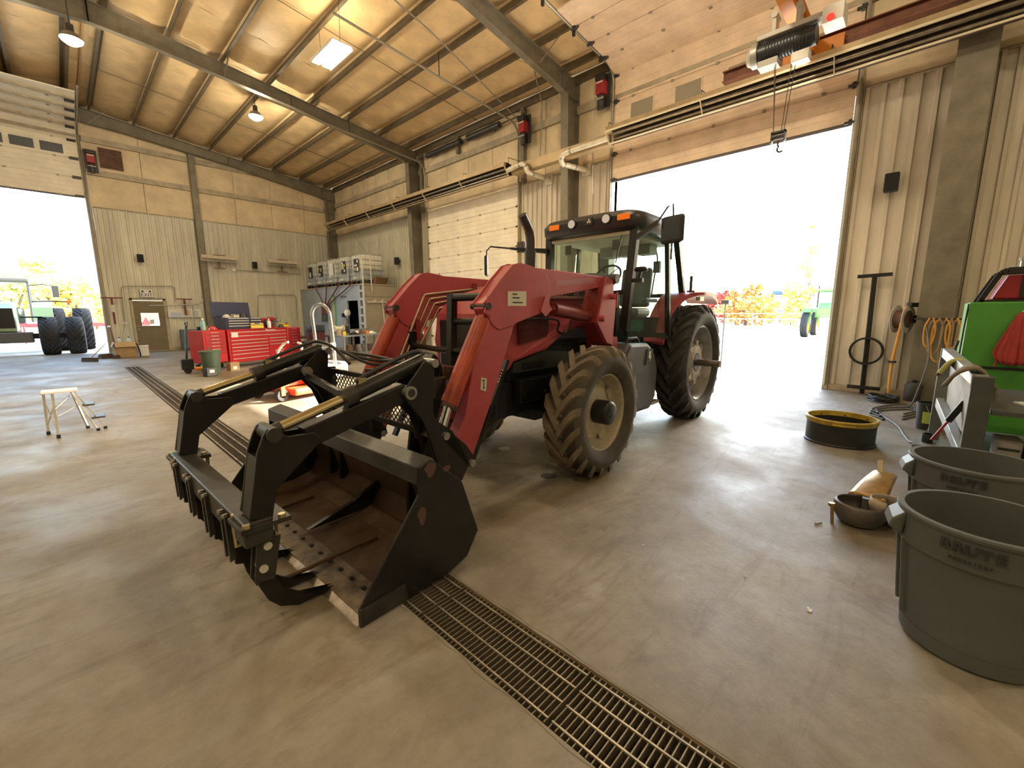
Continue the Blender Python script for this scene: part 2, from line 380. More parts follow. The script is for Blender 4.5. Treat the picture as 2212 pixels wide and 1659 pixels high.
# ---- left and front walls (behind the camera)
w = MB(); w.bb((XL-.2, YF, 0), (XL-.06, YB, ztop(XL)+.4)); wl = tag(w.build('wall_left', 'sheath'), kind='structure')
lay_sheets(wl, YF+.1, YB-.1, XL, 'y', 'liner', LT)
for o in wl.children: o.scale.x = -1
insul_wall(wl, YF, YB, LT+.03, ztop(XL)+.1, XL+.02, 'y', 1.5)
w = MB(); xs = (XL-.2, RX, XR+.2); w.prism([(xs[0], 0), (xs[2], 0)] + [(x, ztop(x)+.4) for x in xs[::-1]], YF-.2, YF-.06); wf = tag(w.build('wall_front', 'sheath'), kind='structure')
lay_sheets(wf, XL+.1, XR-.1, YF, 'x', 'liner', LT)
for o in wf.children: o.scale.x = -1
insul_wall(wf, XL, XR, LT+.03, 9.9, YF+.02, 'x', 1.5, True)
# ---- roof: deck, insulation blankets, purlins, rafters
w = MB()
for s, xe in ((1, XR+.3), (-1, XL-.3)):
    w.prism([(RX, RZ+.36), (xe, ztop(xe)+.36), (xe, ztop(xe)+.44), (RX, RZ+.44)], YF-.2, YB+.2)
ceil = tag(w.build('ceiling', 'sheath'), kind='structure')
PX = [1.77, 3.1, 4.43, 5.76, 7.09, 8.42, 9.75, 11.0]
PXL = [2*RX-x for x in PX[:7]] + [-7.9, -8.6]
sl = math.atan(SL)
pm = {}
for s, xsl in ((1, PX), (-1, PXL)):
    for x in xsl:
        for a, b in zip(FR[:-1], FR[1:]):
            key = s
            if key not in pm:
                m = MB(); Ln = b-a
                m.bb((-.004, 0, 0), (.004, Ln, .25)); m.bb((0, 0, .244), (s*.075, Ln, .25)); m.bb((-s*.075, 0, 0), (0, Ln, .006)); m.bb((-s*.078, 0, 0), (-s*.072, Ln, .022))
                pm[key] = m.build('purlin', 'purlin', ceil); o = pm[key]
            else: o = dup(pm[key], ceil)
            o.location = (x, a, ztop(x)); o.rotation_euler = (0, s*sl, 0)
def pillow(wx, wy, sag):
    m = MB(); nx, ny = 8, 6; vs = []
    for i in range(nx+1):
        for j in range(ny+1):
            u, v = i/nx, j/ny
            fx = min(1, min(u, 1-u)*5)**.6; fy = .72+.28*min(1, min(v, 1-v)*6)**.7
            vs.append((u*wx, v*wy, -sag*fx*fy + .05*(1-fx) + .012*sin(u*9+v*5)*fx))
    m.add(vs, [[i*(ny+1)+j, i*(ny+1)+j+1, (i+1)*(ny+1)+j+1, (i+1)*(ny+1)+j] for i in range(nx) for j in range(ny)]); return m
pil = {}
ny = 16; wy = (YB-YF)/ny
for s, xsl in ((1, [RX]+PX+[XR]), (-1, [RX]+PXL+[XL])):
    for x0, x1 in zip(xsl[:-1], xsl[1:]):
        for j in range(ny):
            k = (s, round(abs(x1-x0), 2))
            if k not in pil: o = pil[k] = pillow(abs(x1-x0)/cos(sl), wy+.02, .07).build('insulation_blanket', 'insul', ceil, smooth=70)
            else: o = dup(pil[k], ceil)
            o.location = (x0, YF+j*wy, ztop(x0)+.265)
            o.rotation_euler = (0, sl, 0) if s > 0 else (0, sl, pi)
            if s < 0: o.location.y += wy-.01
def rafter(y, s):
    m = MB(); xe = 11.5 if s > 0 else XL+.1; X = [RX + (xe-RX)*t for t in (0, .12, .5, .9, .96)]; D = [.52, .44, .37, .5, .56]; fw = .1; t = .014
    for i in range(4):
        a, b = X[i], X[i+1]; za, zb = ztop(a), ztop(b)
        m.prism([(a, za-t), (b, zb-t), (b, zb), (a, za)], y-fw, y+fw)
        m.prism([(a, za-D[i]), (b, zb-D[i+1]), (b, zb-D[i+1]+t), (a, za-D[i]+t)], y-fw, y+fw)
        m.prism([(a, za-D[i]+t), (b, zb-D[i+1]+t), (b, zb-t), (a, za-t)], y-.005, y+.005)
    for x, d in ((X[0], D[0]), (X[2], D[2]), (X[4]-s*.25, D[4])): m.bb((x-.008, y-fw, ztop(x)-d), (x+.008, y+fw, ztop(x)-.01))
    return m.build('rafter', 'steel_frame', ceil)
for y in FR:
    for s in (1, -1): rafter(y, s)
# flange braces from rafter to purlin, sag rods between purlins
for y in FR[1:4]:
    for x in (4.43, 7.09, 9.75):
        for s in (-1, 1):
            MB().beam((x, y+s*.1, ztop(x)-.38), (x, y+s*.75, ztop(x)+.01), .04, .006).build('brace', 'steel_frame', ceil)
for a, b in zip(FR[1:-1], FR[2:]):
    for t in (.5,):
        y = a+(b-a)*t
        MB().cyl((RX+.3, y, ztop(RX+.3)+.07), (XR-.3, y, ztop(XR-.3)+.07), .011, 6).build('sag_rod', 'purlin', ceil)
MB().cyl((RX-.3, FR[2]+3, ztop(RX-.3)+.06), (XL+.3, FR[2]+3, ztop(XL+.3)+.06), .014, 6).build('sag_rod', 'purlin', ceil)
# ================================================================ doors
def sect_panel(parent, wdt, hgt, m, windows=(), nm='panel'):
    """one door section in the y-z plane, front at x=0 toward -x"""
    b = MB(); z = 0; rows = 4; hh = hgt+.001
    prof = [(0, 0), (-.006, .01)]
    for i in range(rows):
        z0 = .012+i*(hh-.024)/rows; z1 = .012+(i+1)*(hh-.024)/rows
        prof += [(-.03, z0+.004), (-.03, z1-.022), (-.024, z1-.012), (-.024, z1-.004)]
    prof += [(-.006, hh-.008), (0, hh)]
    k = len(prof); vs = [(x, y, z) for y in (.006, wdt-.006) for x, z in prof]
    b.add(vs, [[i, i+1, k+i+1, k+i] for i in range(k-1)] + [list(range(k)), list(range(k, 2*k))[::-1], [0, k, 2*k-1, k-1]])
    return b.build(nm, m, parent)
def hinges(parent, wdt, m='galv', n=4):
    for i in range(n):
        y = wdt*(i+.5)/n; MB().bb((-.05, y-.035, -.03), (-.028, y+.035, .03)).build('hinge', m, parent)
def door_path(cum, z0, zv, R, slope):
    """centre line of a raised door: straight up to zv, a bend, then back along the slope; returns (inward offset, z, angle)"""
    Lv = zv-z0
    if cum <= Lv: return 0., z0+cum, 0.
    A = pi/2-slope; Lb = R*A; c = cum-Lv
    if c <= Lb: a = c/R; return R*(1-cos(a)), zv+R*sin(a), a
    c -= Lb; return R*(1-cos(A))+c*sin(A), zv+R*sin(A)+c*cos(A), A
# door 2 (shut)
nS, sh = 9, 6.05/9
d2 = empty('door_2', (XR-.02, D2[0], 0), kind='structure')
p0 = sect_panel(d2, D2[1]-D2[0], sh, 'door_panel')
for i in range(nS):
    o = p0 if i == 0 else dup(p0, d2); o.location = (0, 0, i*sh)
    if i:
        for k in range(4):
            MB().bb((-.055, (D2[1]-D2[0])*(k+.5)/4-.035, i*sh-.03), (-.03, (D2[1]-D2[0])*(k+.5)/4+.035, i*sh+.03)).build('hinge', 'conduit', d2)
        for y in (.05, D2[1]-D2[0]-.05): MB().cyl((-.06, y-.05, i*sh), (-.06, y+.05, i*sh), .028, 8).build('roller', 'dark_metal', d2)
# tracks of door 2: up the jamb then back under the roof
for y in (D2[0]-.06, D2[1]+.06):
    pts = [(XR-.12, y, .1), (XR-.12, y, 7.55)] + [(XR-.12-.45*(1-cos(a)), y, 7.55+.45*sin(a)) for a in [pi/2*k/8 for k in range(1, 8)]]
    x0, z0 = pts[-1][0], pts[-1][2]; pts.append((5.2, y, z0+(x0-5.2)*SL*.75))
    MB().tube(pts, .033, 6).build('track', 'conduit', d2).location = (-(XR-.02), -D2[0], 0)
    MB().beam((8.2, y, 8.27), (8.2, y, ztop(8.2)), .03, .006).build('track_hanger', 'dark_metal', d2).location = (-(XR-.02), -D2[0], 0)
# door 1 (raised)
d1 = empty('door_1', (XR-.06, D1[0], 0), kind='structure')
W1 = D1[1]-D1[0]; sh1 = .69
p0 = sect_panel(d1, W1, sh1, 'door_panel_warm')
for i in range(8):
    o = p0 if i == 0 else dup(p0, d1)
    dx, z, a = door_path(i*sh1, DR, 8.0, .42, math.atan(SL*.8)); dx2, z2, a2 = door_path((i+1)*sh1, DR, 8.0, .42, math.atan(SL*.8))
    an = atan2(dx2-dx, z2-z); o.location = (-dx, 0, z); o.rotation_euler = (0, -an, 0)
    if i:
        for k in range(5):
            h = MB().bb((-.05, -.035, -.03), (-.026, .035, .03)).build('hinge', 'conduit', d1); h.location = (-dx, W1*(k+.5)/5, z); h.rotation_euler = (0, -an, 0)
    for y in (.04, W1-.04):
        r = MB().cyl((-.06, y-.1, 0), (-.06, y+.1, 0), .03, 8).bb((-.07, y-.03, -.06), (-.025, y+.03, .06)).build('roller', 'dark_metal', d1); r.location = (-dx, 0, z); r.rotation_euler = (0, -an, 0)
    if i == 2:
        for y0 in (4.35, 3.1, 1.85, .6):
            f = MB(); y1 = y0+.64; f.bb((-.045, y0-.03, .1), (-.028, y1+.03, .13)); f.bb((-.045, y0-.03, .5), (-.028, y1+.03, .53)); f.bb((-.045, y0-.03, .13), (-.028, y0, .5)); f.bb((-.045, y1, .13), (-.028, y1+.03, .5))
            fo = f.build('window_frame', 'door_panel_warm', d1, loc=(-dx, 0, z)); MB().bb((-.036, y0, .13), (-.031, y1, .5)).build('pane', mat('door_pane', (.33, .29, .22), .3), fo)
MB().bb((-.03, .01, DR-.05), (.01, W1-.01, DR+.005)).build('bottom_seal', mat('seal', (.12, .11, .12), .7), d1)
for y in (-.05, W1+.05):
    pts = [(-.06, y, .1), (-.06, y, 8.0)] + [(-.06-.42*(1-cos(t)), y, 8.0+.42*sin(t)) for t in [1.45*k/8 for k in range(1, 9)]]
    pts.append((pts[-1][0]-5.2, y, pts[-1][2]+5.2*SL*.8)); MB().tube(pts, .036, 6).build('track', 'conduit', d1)
    for k in range(4): MB().bb((-.8-k*1.2, y-.03, 8.3+k*.12), (-.74-k*1.2, y+.03, 8.62+k*.13)).build('track_hanger', 'dark_metal', d1)
# door 3 (raised, back wall): same section turned to face -y
d3 = empty('door_3', (D3[1], YB-.06, 0), kind='structure'); d3.rotation_euler = (0, 0, pi/2); W3 = D3[1]-D3[0]; sh3 = .72
p0 = sect_panel(d3, W3, sh3, 'door_panel')
for i in range(8):
    o = p0 if i == 0 else dup(p0, d3)
    dx, z, a = door_path(i*sh3, 6.4, 8.5, .4, .12); dx2, z2, _ = door_path((i+1)*sh3, 6.4, 8.5, .4, .12)
    an = atan2(dx2-dx, z2-z); o.location = (-dx, 0, z); o.rotation_euler = (0, -an, 0)
    for k in range(4):
        h = MB().bb((-.05, -.04, -.03), (-.026, .04, .03)).build('hinge', 'conduit', d3); h.location = (-dx, W3*(k+.5)/4, z); h.rotation_euler = (0, -an, 0)
    if i > 2: MB().bb((-.1, .02, .25), (-.03, W3-.02, .33)).build('strut', 'trim_tan', d3).parent = o
    r = MB().bb((-.09, .02, -.05), (-.025, .28, .05)).build('roller', 'dark_metal', d3); r.location = (-dx, 0, z); r.rotation_euler = (0, -an, 0)
    if i == 2:
        for y0 in (.42, 1.2, 1.98, 2.8, 3.6, 4.4):
            MB().bb((-.04, y0, .12), (-.029, y0+.62, .46)).build('pane', 'glass_dark', d3, loc=(-dx, 0, z))
MB().bb((-.03, .01, 6.35), (.01, W3-.01, 6.405)).build('bottom_seal', 'seal', d3)
for y in (-.05, W3+.05):
    pts = [(-.06, y, .1), (-.06, y, 8.5)] + [(-.06-.4*(1-cos(t)), y, 8.5+.4*sin(t)) for t in [1.45*k/8 for k in range(1, 9)]]
    pts.append((pts[-1][0]-3.4, y, pts[-1][2]+.4)); MB().tube(pts, .036, 6).build('track', 'conduit', d3)
# bright hanger angles at the end of the track
m = MB(); m.beam((-1.6, -.1, 8.1), (-1.6, -.1, 9.2), .05, .008); m.beam((-1.6, -.1, 8.6), (-1.6, -.95, 9.5), .05, .008); m.beam((-1.6, -.1, 9.1), (-1.3, .25, 9.7), .05, .008); m.build('track_hanger', 'galv', d3)
# door 4 (exit)
d4 = empty('door_4', (ED[0], YB-.02, 0), kind='structure'); we = ED[1]-ED[0]
m = MB(); m.bb((0, -.03, .02), (we, .03, 1.15)); m.bb((0, -.03, 1.72), (we, .03, ED[2]-.02)); m.bb((0, -.03, 1.15), (.22, .03, 1.72)); m.bb((we-.22, -.03, 1.15), (we, .03, 1.72))
m.build('leaf', 'exit_brown', d4)
MB().bb((.22, -.012, 1.15), (we-.22, .012, 1.72)).build('pane', 'exit_glass', d4)
m = MB(); m.bb((-.09, -.06, 0), (0, .06, ED[2]+.08)); m.bb((we, -.06, 0), (we+.09, .06, ED[2]+.08)); m.bb((-.09, -.06, ED[2]), (we+.09, .06, ED[2]+.08)); m.build('door_frame', 'trim_tan', d4, bevel=.006)
MB().cyl((.09, -.03, 1.0), (.09, -.1, 1.0), .03, 12).build('knob', 'galv', d4, smooth=40); MB().cyl((.09, -.03, 1.14), (.09, -.06, 1.14), .028, 12).build('deadbolt', 'galv', d4, smooth=40)
MB().bb((0, -.07, 0), (we, .05, .02)).build('threshold', 'galv', d4)
MB().bb((.5, -.05, 1.22), (.66, -.013, 1.42)).build('window_notice', 'white_paint', d4)
# ================================================================ the red tractor with its loader
TH = .035; TC, TS = cos(TH), sin(TH); U0, V0 = 4.5, 3.205
def T(px, py, y):
    r = ray(px, py); u, v = r.x*TC+r.y*TS, -r.x*TS+r.y*TC; t = (V0+y)/v
    return Vector((t*u-U0, y, H+t*r.z))
def Tx(px, py, x):
    r = ray(px, py); u, v = r.x*TC+r.y*TS, -r.x*TS+r.y*TC; t = (U0+x)/u
    return Vector((x, t*v-V0, H+t*r.z))
def poly(pts, y): return [(T(a, b, y).x, T(a, b, y).z) for a, b in pts]
mat('red', (.44, .07, .085), .45, 0, .15, 2.5, coat=.1); mat('red_dull', (.27, .028, .03), .55, 0, .25, 3); mat('red_orange', (.40, .055, .022), .42, 0, .3, 4)
mat('rubber', (.042, .04, .038), .8, 0, .35, 5, .3, 30); mat('rubber_dusty', (.20, .155, .10), .85, 0, .5, 3.5, .3, 30, col2=(.11, .09, .065)); mat('rubber_carcass', (.075, .065, .052), .85, 0, .4, 4)
mat('rim_tan', (.50, .45, .34), .4, .35, .2, 5); mat('rim_grey', (.36, .35, .33), .42, .4, .25, 5); mat('rim_rust', (.35, .31, .26), .6, .2, .5, 9)
mat('blk_steel', (.014, .013, .013), .36, .1, .4, 5); mat('blk_worn', (.05, .047, .043), .42, .3, .5, 4); mat('rust_floor', (.085, .05, .027), .6, .2, .4, 5, .2, 20); mat('bare_steel', (.30, .25, .20), .38, .75, .5, 10)
mat('rod_gold', (.75, .66, .42), .2, 1.); mat('grey_plastic', (.055, .056, .058), .42, 0, .2, 4, .1, 60); mat('amber', (.75, .16, .01), .25, emit=.25); mat('lens', (.75, .75, .75), .12, .2, emit=.1)
mat('cab_liner', (.52, .52, .38), .7); mat('cab_grey', (.13, .15, .15), .6); mat('decal', (.62, .62, .52), .5); mat('engine', (.02, .021, .026), .6, .1, .3, 6); mat('hose', (.014, .014, .015), .5); mat('brass', (.55, .5, .28), .35, .8); mat('hyd_line', (.42, .33, .21), .35, .6, .2, 9)
ta = V0; TR = empty('tractor', (U0*TC-V0*TS, U0*TS+V0*TC, 0), TH, 'large red tractor with cab, front loader and black grapple bucket over the floor drain', 'tractor')
def part(mb, name, m, parent=TR, **k): return mb.build(name, m, parent, **k)
def both(fn):
    for s in (-1, 1): fn(s)
# ---- wheels
def tire(R, w, rr, n, lug, sweep, name, m, loc, rot, lw=.05):
    b = MB(); c = R-lug
    half = [(rr, .74), (rr+.012, .82), (rr+.05, .9), (rr+(c-rr)*.45, 1.0), (rr+(c-rr)*.72, .985), (c-.045, .93), (c-.012, .80), (c, .5), (c+.004, 0)]
    prof = [(r, -h*w) for r, h in half] + [(r, h*w) for r, h in half[-2::-1]]
    b.lathe(prof, ax='y', n=64); nf = len(b.f)
    st = 9
    for k in range(n):
        for s in (-1, 1):
            a0 = 2*pi*(k+(.5 if s > 0 else 0))/n; vs = []
            for i in range(st+1):
                t = i/st; y = s*(-.035+t*(w*1.0+.03)); a = a0-sweep*(t**.8)
                edge = max(0, (t-.78)/.22); top = R-.02*(1-min(1, t*6))-edge*edge*.09; bot = c-.03-edge*edge*.11
                da = (lw*.62*(1.25-.35*t))/R; db = da*1.35
                for rad, aa in ((bot, a-db), (top, a-da), (top, a+da), (bot, a+db)): vs.append((rad*cos(aa), y, rad*sin(aa)))
            fs = [[0, 1, 2, 3], [st*4+3, st*4+2, st*4+1, st*4]]
            for i in range(st):
                for q in range(3): fs.append([i*4+q, i*4+4+q, i*4+5+q, i*4+1+q])
            b.add(vs, fs)
    o = part(b, name, m, smooth=35); o.location = loc; o.rotation_euler = (0, 0, rot)
    o.data.materials.append(MATS['rubber_carcass' if m == 'rubber_dusty' else 'rubber'])
    for q in o.data.polygons[:nf]: q.material_index = 1
    return o
FWc, RWc = (-.67, .93, .675), (2.52, .77, .9)
for s in (-1, 1):
    t = tire(.682, .2, .40, 20, .056, .52, 'front_wheel', 'rubber_dusty', (FWc[0], s*FWc[1], FWc[2]), 0 if s < 0 else pi, .068)
    r = MB().lathe([(.418, -.165), (.425, -.15), (.405, -.14), (.385, -.135), (.37, -.10), (.362, -.05), (.35, -.02), (.34, .0), (.345, .05), (.37, .10), (.405, .14), (.42, .16)], ax='y', n=48); part(r, 'rim', 'rim_tan', t, smooth=30)
    d = MB().lathe([(.352, .005), (.30, .012), (.285, -.01), (.20, -.03), (.13, -.035), (.0, -.035)], ax='y', n=48); part(d, 'wheel_disc', 'rim_tan', t, smooth=30)
    for k in range(4):
        a = k*pi/2+.5; part(MB().beam((.27*cos(a), -.02, .27*sin(a)), (.35*cos(a), -.02, .35*sin(a)), .12, .02, up=(0, 1, 0)), 'rim_lug', 'rim_tan', t)
    h = MB().lathe([(0, -.21), (.09, -.21), (.115, -.20), (.125, -.185), (.125, -.02), (.15, -.02), (.15, .02)], ax='y', n=32); hub = part(h, 'hub', 'black', t, smooth=35)
    if s < 0:
        part(MB().box((0, -.213, .03), (.075, .004, .03)).box((.0, -.213, -.03), (.05, .004, .02)), 'hub_mark', 'dark_metal', t)
    t = tire(.905, .235, .585, 23, .058, .45, 'rear_wheel', 'rubber', (RWc[0], s*RWc[1], RWc[2]), 0 if s < 0 else pi, .066)
    r = MB().lathe([(.60, -.205), (.61, -.185), (.585, -.175), (.56, -.165), (.545, -.11), (.53, -.05), (.515, 0), (.53, .06), (.56, .15), (.60, .2)], ax='y', n=56); part(r, 'rim', 'rim_grey', t, smooth=30)
    d = MB().lathe([(.52, .03), (.46, .04), (.42, .0), (.40, -.02), (.33, -.03), (.3, -.035)], ax='y', n=48); part(d, 'wheel_disc', 'rim_grey', t, smooth=30)
    h = MB()
    for k in range(8):                                  # cast wheel weight, a lobed plate
        a = 2*pi*k/8; h.box((.29*cos(a), -.075, .29*sin(a)), (.12, .07, .1), R=Matrix.Rotation(-a, 3, 'Y'))
    h.lathe([(.15, -.12), (.23, -.12), (.29, -.10), (.31, -.06), (.31, 0), (.15, 0)], ax='y', n=32); part(h, 'hub', 'rim_rust', t, smooth=30)
    part(MB().cyl((0, .25, -.0), (0, -.125, 0), .14, 24), 'axle_flange', 'engine', t, smooth=40)
    part(MB().cyl((0, 0, 0), (0, -.47, 0), .05, 20), 'axle_bar', mat('axle_rust', (.13, .10, .075), .55, .4, .3, 8), t, smooth=40)
# ---- chassis and engine under the hood
e = MB(); e.bb((-1.5, -.30, .62), (.7, .30, 1.05)); e.bb((-1.75, -.26, .7), (-1.4, .26, 1.0)); e.bb((-.3, -.34, .95), (.6, .34, 1.35)); e.bb((-1.35, -.33, 1.0), (-.3, .33, 1.32)); part(e, 'engine_block', 'engine', bevel=.02)
e = MB(); e.bb((.5, -.34, .45), (2.9, .34, 1.0)); e.bb((.6, -.30, .38), (1.6, .30, .6)); part(e, 'transmission', 'engine', bevel=.03)
part(MB().cyl((RWc[0], -.75, RWc[2]), (RWc[0], .75, RWc[2]), .16, 20).bb((RWc[0]-.25, -.4, .55), (RWc[0]+.3, .4, 1.25)), 'rear_axle', 'engine')
part(MB().cyl((FWc[0], -.8, FWc[2]-.02), (FWc[0], .8, FWc[2]-.02), .085, 16).bb((FWc[0]-.2, -.3, .5), (FWc[0]+.2, .3, .75)).bb((FWc[0]-.12, -.78, .5), (FWc[0]+.12, -.6, .85)).bb((FWc[0]-.12, .6, .5), (FWc[0]+.12, .78, .85)), 'front_axle', 'engine')
for s in (-1, 1):
    part(MB().bb((-1.3, s*.36, .78), (.55, s*.46, 1.02)), 'side_frame', 'blk_steel', bevel=.01)
    for x in (-.9, -.82, -.3): part(MB().cyl((x, s*.455, .86+.05*(x > -.85)), (x, s*.475, .86+.05*(x > -.85)), .018, 8), 'bolt', 'dark_metal')
# ---- hood
hs = [(-1.62, 1.12), (-1.46, 1.135), (-1.39, 1.21), (-.86, 1.30), (-.62, 1.42), (-.50, 1.48), (.05, 1.55), (.52, 1.58), (.52, 2.02), (.2, 2.06), (-.4, 2.03), (-1.0, 1.97), (-1.45, 1.87), (-1.62, 1.68), (-1.66, 1.4)]
b = MB(); n = len(hs); W = lambda z: .455 if z < 1.6 else (.455-.02*(z-1.6)/.25 if z < 1.86 else .40)
L = []; R_ = []
for x, z in hs: L.append((x, -W(z), z)); R_.append((x, W(z), z))
b.add(L+R_, [list(range(n)), list(range(n, 2*n))[::-1]] + [[i, (i+1) % n, n+(i+1) % n, n+i] for i in range(n)])
hood = part(b, 'hood', 'red', bevel=.03)
for s in (-1, 1):
    y = s*.462
    g = [(-1.33, 1.38), (-.90, 1.44), (-.87, 1.48), (-.87, 1.70), (-.91, 1.73), (-1.3, 1.72), (-1.34, 1.68)]
    gr = part(MB().prism(g, y-s*.004, y+s*.012), 'side_grille', mat('red_dark', (.085, .008, .012), .6), hood)
    for k in range(4): part(MB().beam((-1.32, y+s*.012, 1.45+k*.07), (-.88, y+s*.012, 1.47+k*.07), .008, .012), 'grille_bar', 'red_dark', hood)
    part(MB().prism([(-1.0, 1.835), (.50, 1.875), (.50, 1.985), (-1.0, 1.93)], s*.447, s*.452), 'side_stripe', mat('stripe', (.55, .53, .46), .5), hood)
    part(MB().beam((-1.0, s*.458, 1.815), (.5, s*.458, 1.85), .008, .014), 'trim_line', 'red_dark', hood)
    part(MB().beam((-.46, s*.466, 1.60), (.5, s*.466, 1.68), .012, .02), 'crease', 'red', hood)
for body, x, z, sz, mm in (('MASSEY FERGUSON', -.22, 1.905, .095, 'black'), ('7495', -.13, 1.745, .11, 'white_paint')):
    text(body, 'lettering', mm, hood, sz, (x, -.462, z), (1, 0, .02), (0, 0, 1), .003)
    text(body, 'lettering', mm, hood, sz, (x, .462, z), (-1, 0, 0), (0, 0, 1), .003)
part(MB().bb((-1.60, -.36, 1.15), (-1.66, .36, 1.62)), 'grille', 'black', hood, bevel=.02)
mat('panel_green', (.03, .036, .03), .4)
for s in (-1, 1): part(MB().prism([(-1.0, 1.1), (-.42, 1.1), (-.42, 1.25), (-.86, 1.29), (-1.38, 1.2), (-1.4, 1.1)], s*.44, s*.40), 'lower_panel', 'panel_green', hood)
for s in (-1, 1): part(MB().bb((-1.25, s*.44, 1.13), (-.88, s*.452, 1.19)), 'vent', 'black', hood)
# ---- brush guard in front of the grille
b = MB(); x = -1.86
for y in (-.62, -.1): b.beam((x-.03, y, 1.2), (x, y-.0, 1.86), .07, .07)
b.cyl((x, -.62, 1.83), (x, -.08, 1.83), .036, 12); b.cyl((x, -.62, 1.62), (x, -.1, 1.61), .03, 12); b.cyl((x-.02, -.62, 1.34), (x-.02, .1, 1.34), .03, 12); b.beam((x, .55, 1.2), (x, .55, 1.5), .06, .06); b.cyl((x, .6, 1.36), (x, -.6, 1.30), .028, 10)
part(b, 'brush_guard', 'blk_steel')
# ---- exhaust
ex = part(MB().cyl((-.05, .45, 1.95), (-.05, .45, 2.48), .075, 20), 'exhaust', 'blk_worn', smooth=40)
part(MB().tube(bez([(-.05, .45, 2.46), (-.055, .45, 2.62), (-.09, .45, 2.74), (-.16, .45, 2.83), (-.215, .45, 2.90)], 6), .058, 18), 'stack_pipe', 'dark_metal', ex, smooth=40)
# ---- cab
ZR = 2.78
cab = MB(); A = {}
for s in (-1, 1):
    Ab, At = (.58, s*.60, 1.45), (.66, s*.66, 2.74); Bb, Bt = (1.52, s*.80, 1.35), (1.50, s*.72, 2.74); Cb, Ct = (2.25, s*.70, 1.9), (2.05, s*.64, 2.74)
    A[s] = (Ab, At, Bb, Bt, Cb, Ct)
    cab.beam(Ab, At, .085, .1, up=(0, 1, 0)); cab.beam(Bb, Bt, .06, .06, up=(0, 1, 0)); cab.beam(Cb, Ct, .07, .08, up=(0, 1, 0))
    cab.beam((.58, s*.62, 1.42), (1.55, s*.78, 1.36), .06, .07); cab.beam((.6, s*.61, 1.95), (.6, s*.3, 1.93), .05, .06)
    cab.beam((.64, s*.665, 2.74), (2.06, s*.64, 2.74), .06, .07); cab.beam((1.53, s*.79, 1.38), (2.25, s*.7, 1.95), .05, .05)
cab.beam((.66, -.68, 2.74), (.66, .68, 2.74), .07, .06); cab.beam((2.05, -.64, 2.74), (2.05, .64, 2.74), .06, .06); cab.beam((2.25, -.7, 1.95), (2.25, .7, 1.95), .06, .06)
cab.bb((.58, -.6, 1.05), (1.5, .6, 1.2)); cab.bb((.54, -.5, 1.3), (.62, .5, 1.95)); cab.bb((1.5, -.62, 1.1), (2.3, .62, 1.62))
cabo = part(cab, 'cab_frame', 'black')
def glass(q, nm): part(MB().quad(*q), nm, 'cab_glass', cabo)
glass(((.61, -.58, 1.95), (.61, .58, 1.95), (.67, .64, 2.72), (.67, -.64, 2.72)), 'windshield')
for s in (-1, 1):
    glass(((.60, s*.605, 1.45), (1.52, s*.79, 1.38), (1.50, s*.715, 2.72), (.66, s*.665, 2.72)), 'door_window')
    glass(((1.54, s*.78, 1.45), (2.24, s*.70, 1.97), (2.05, s*.64, 2.72), (1.51, s*.71, 2.72)), 'side_window')
glass(((2.25, -.68, 1.97), (2.25, .68, 1.97), (2.06, .62, 2.72), (2.06, -.62, 2.72)), 'rear_window')
part(MB().tube([(1.42, -.80, 1.62), (1.40, -.82, 1.75), (1.40, -.80, 2.1)], .014, 8), 'door_handle', 'black', cabo)
# roof shell
rp = [(-.72, -.76), (.72, .76)]
b = MB(); rows = [(2.70, 1.0, 0), (2.76, 1.04, -.04), (2.86, 1.04, -.06), (2.93, .98, -.02), (2.98, .80, .12), (2.99, .4, .4)]
def ring(z, k, fx):
    out = []; x0, x1 = .56+fx, 2.12; hw = .74*k
    for i in range(24):
        a = 2*pi*i/24; ca, sa = cos(a), sin(a); e = .28
        out.append(((x0+x1)/2+(x1-x0)/2*math.copysign(abs(ca)**e, ca)*(.6+.4*k), hw*math.copysign(abs(sa)**e, sa), z+.015*(1-abs(sa))))
    return out
vs = []
for z, k, fx in rows: vs += ring(z, k, fx)
fs = [[r*24+i, r*24+(i+1) % 24, (r+1)*24+(i+1) % 24, (r+1)*24+i] for r in range(len(rows)-1) for i in range(24)] + [list(range(24)), list(range((len(rows)-1)*24, len(rows)*24))]
b.add(vs, fs); roof = part(b, 'cab_roof', mat('roof_black', (.035, .036, .04), .38, 0, .2, 4), smooth=50)
part(MB().bb((.62, -.60, 2.66), (2.0, .60, 2.70)), 'headliner', 'cab_liner', roof)
xf = .485
for y in (-.345, .17): 
    l = part(MB().cyl((xf+.03, y, 2.855), (xf-.012, y, 2.85), .062, 20), 'work_lamp', 'black_plastic', roof, smooth=40); part(MB().cyl((xf-.01, y, 2.85), (xf-.022, y, 2.85), .052, 20), 'lamp_lens', 'lens', l, smooth=40)
for y in (-.575, .47): part(MB().bb((xf+.02, y-.085, 2.81), (xf-.008+abs(y)*.01, y+.085, 2.88)), 'marker_lamp', 'amber', roof, bevel=.02)
em = part(MB().bb((xf+.02, -.145, 2.80), (xf-.006, -.045, 2.90)), 'badge', 'black_plastic', roof, bevel=.008)
for k in range(3):
    a = pi/2+k*2*pi/3; c = (-.095+.018*cos(a), 2.853+.018*sin(a))
    part(MB().prism([(c[0]+.021*cos(a+q), c[1]+.021*sin(a+q)) for q in (pi, pi+2.1, pi-2.1)], xf-.012, xf-.006, 'x'), 'emblem', 'white_paint', em)
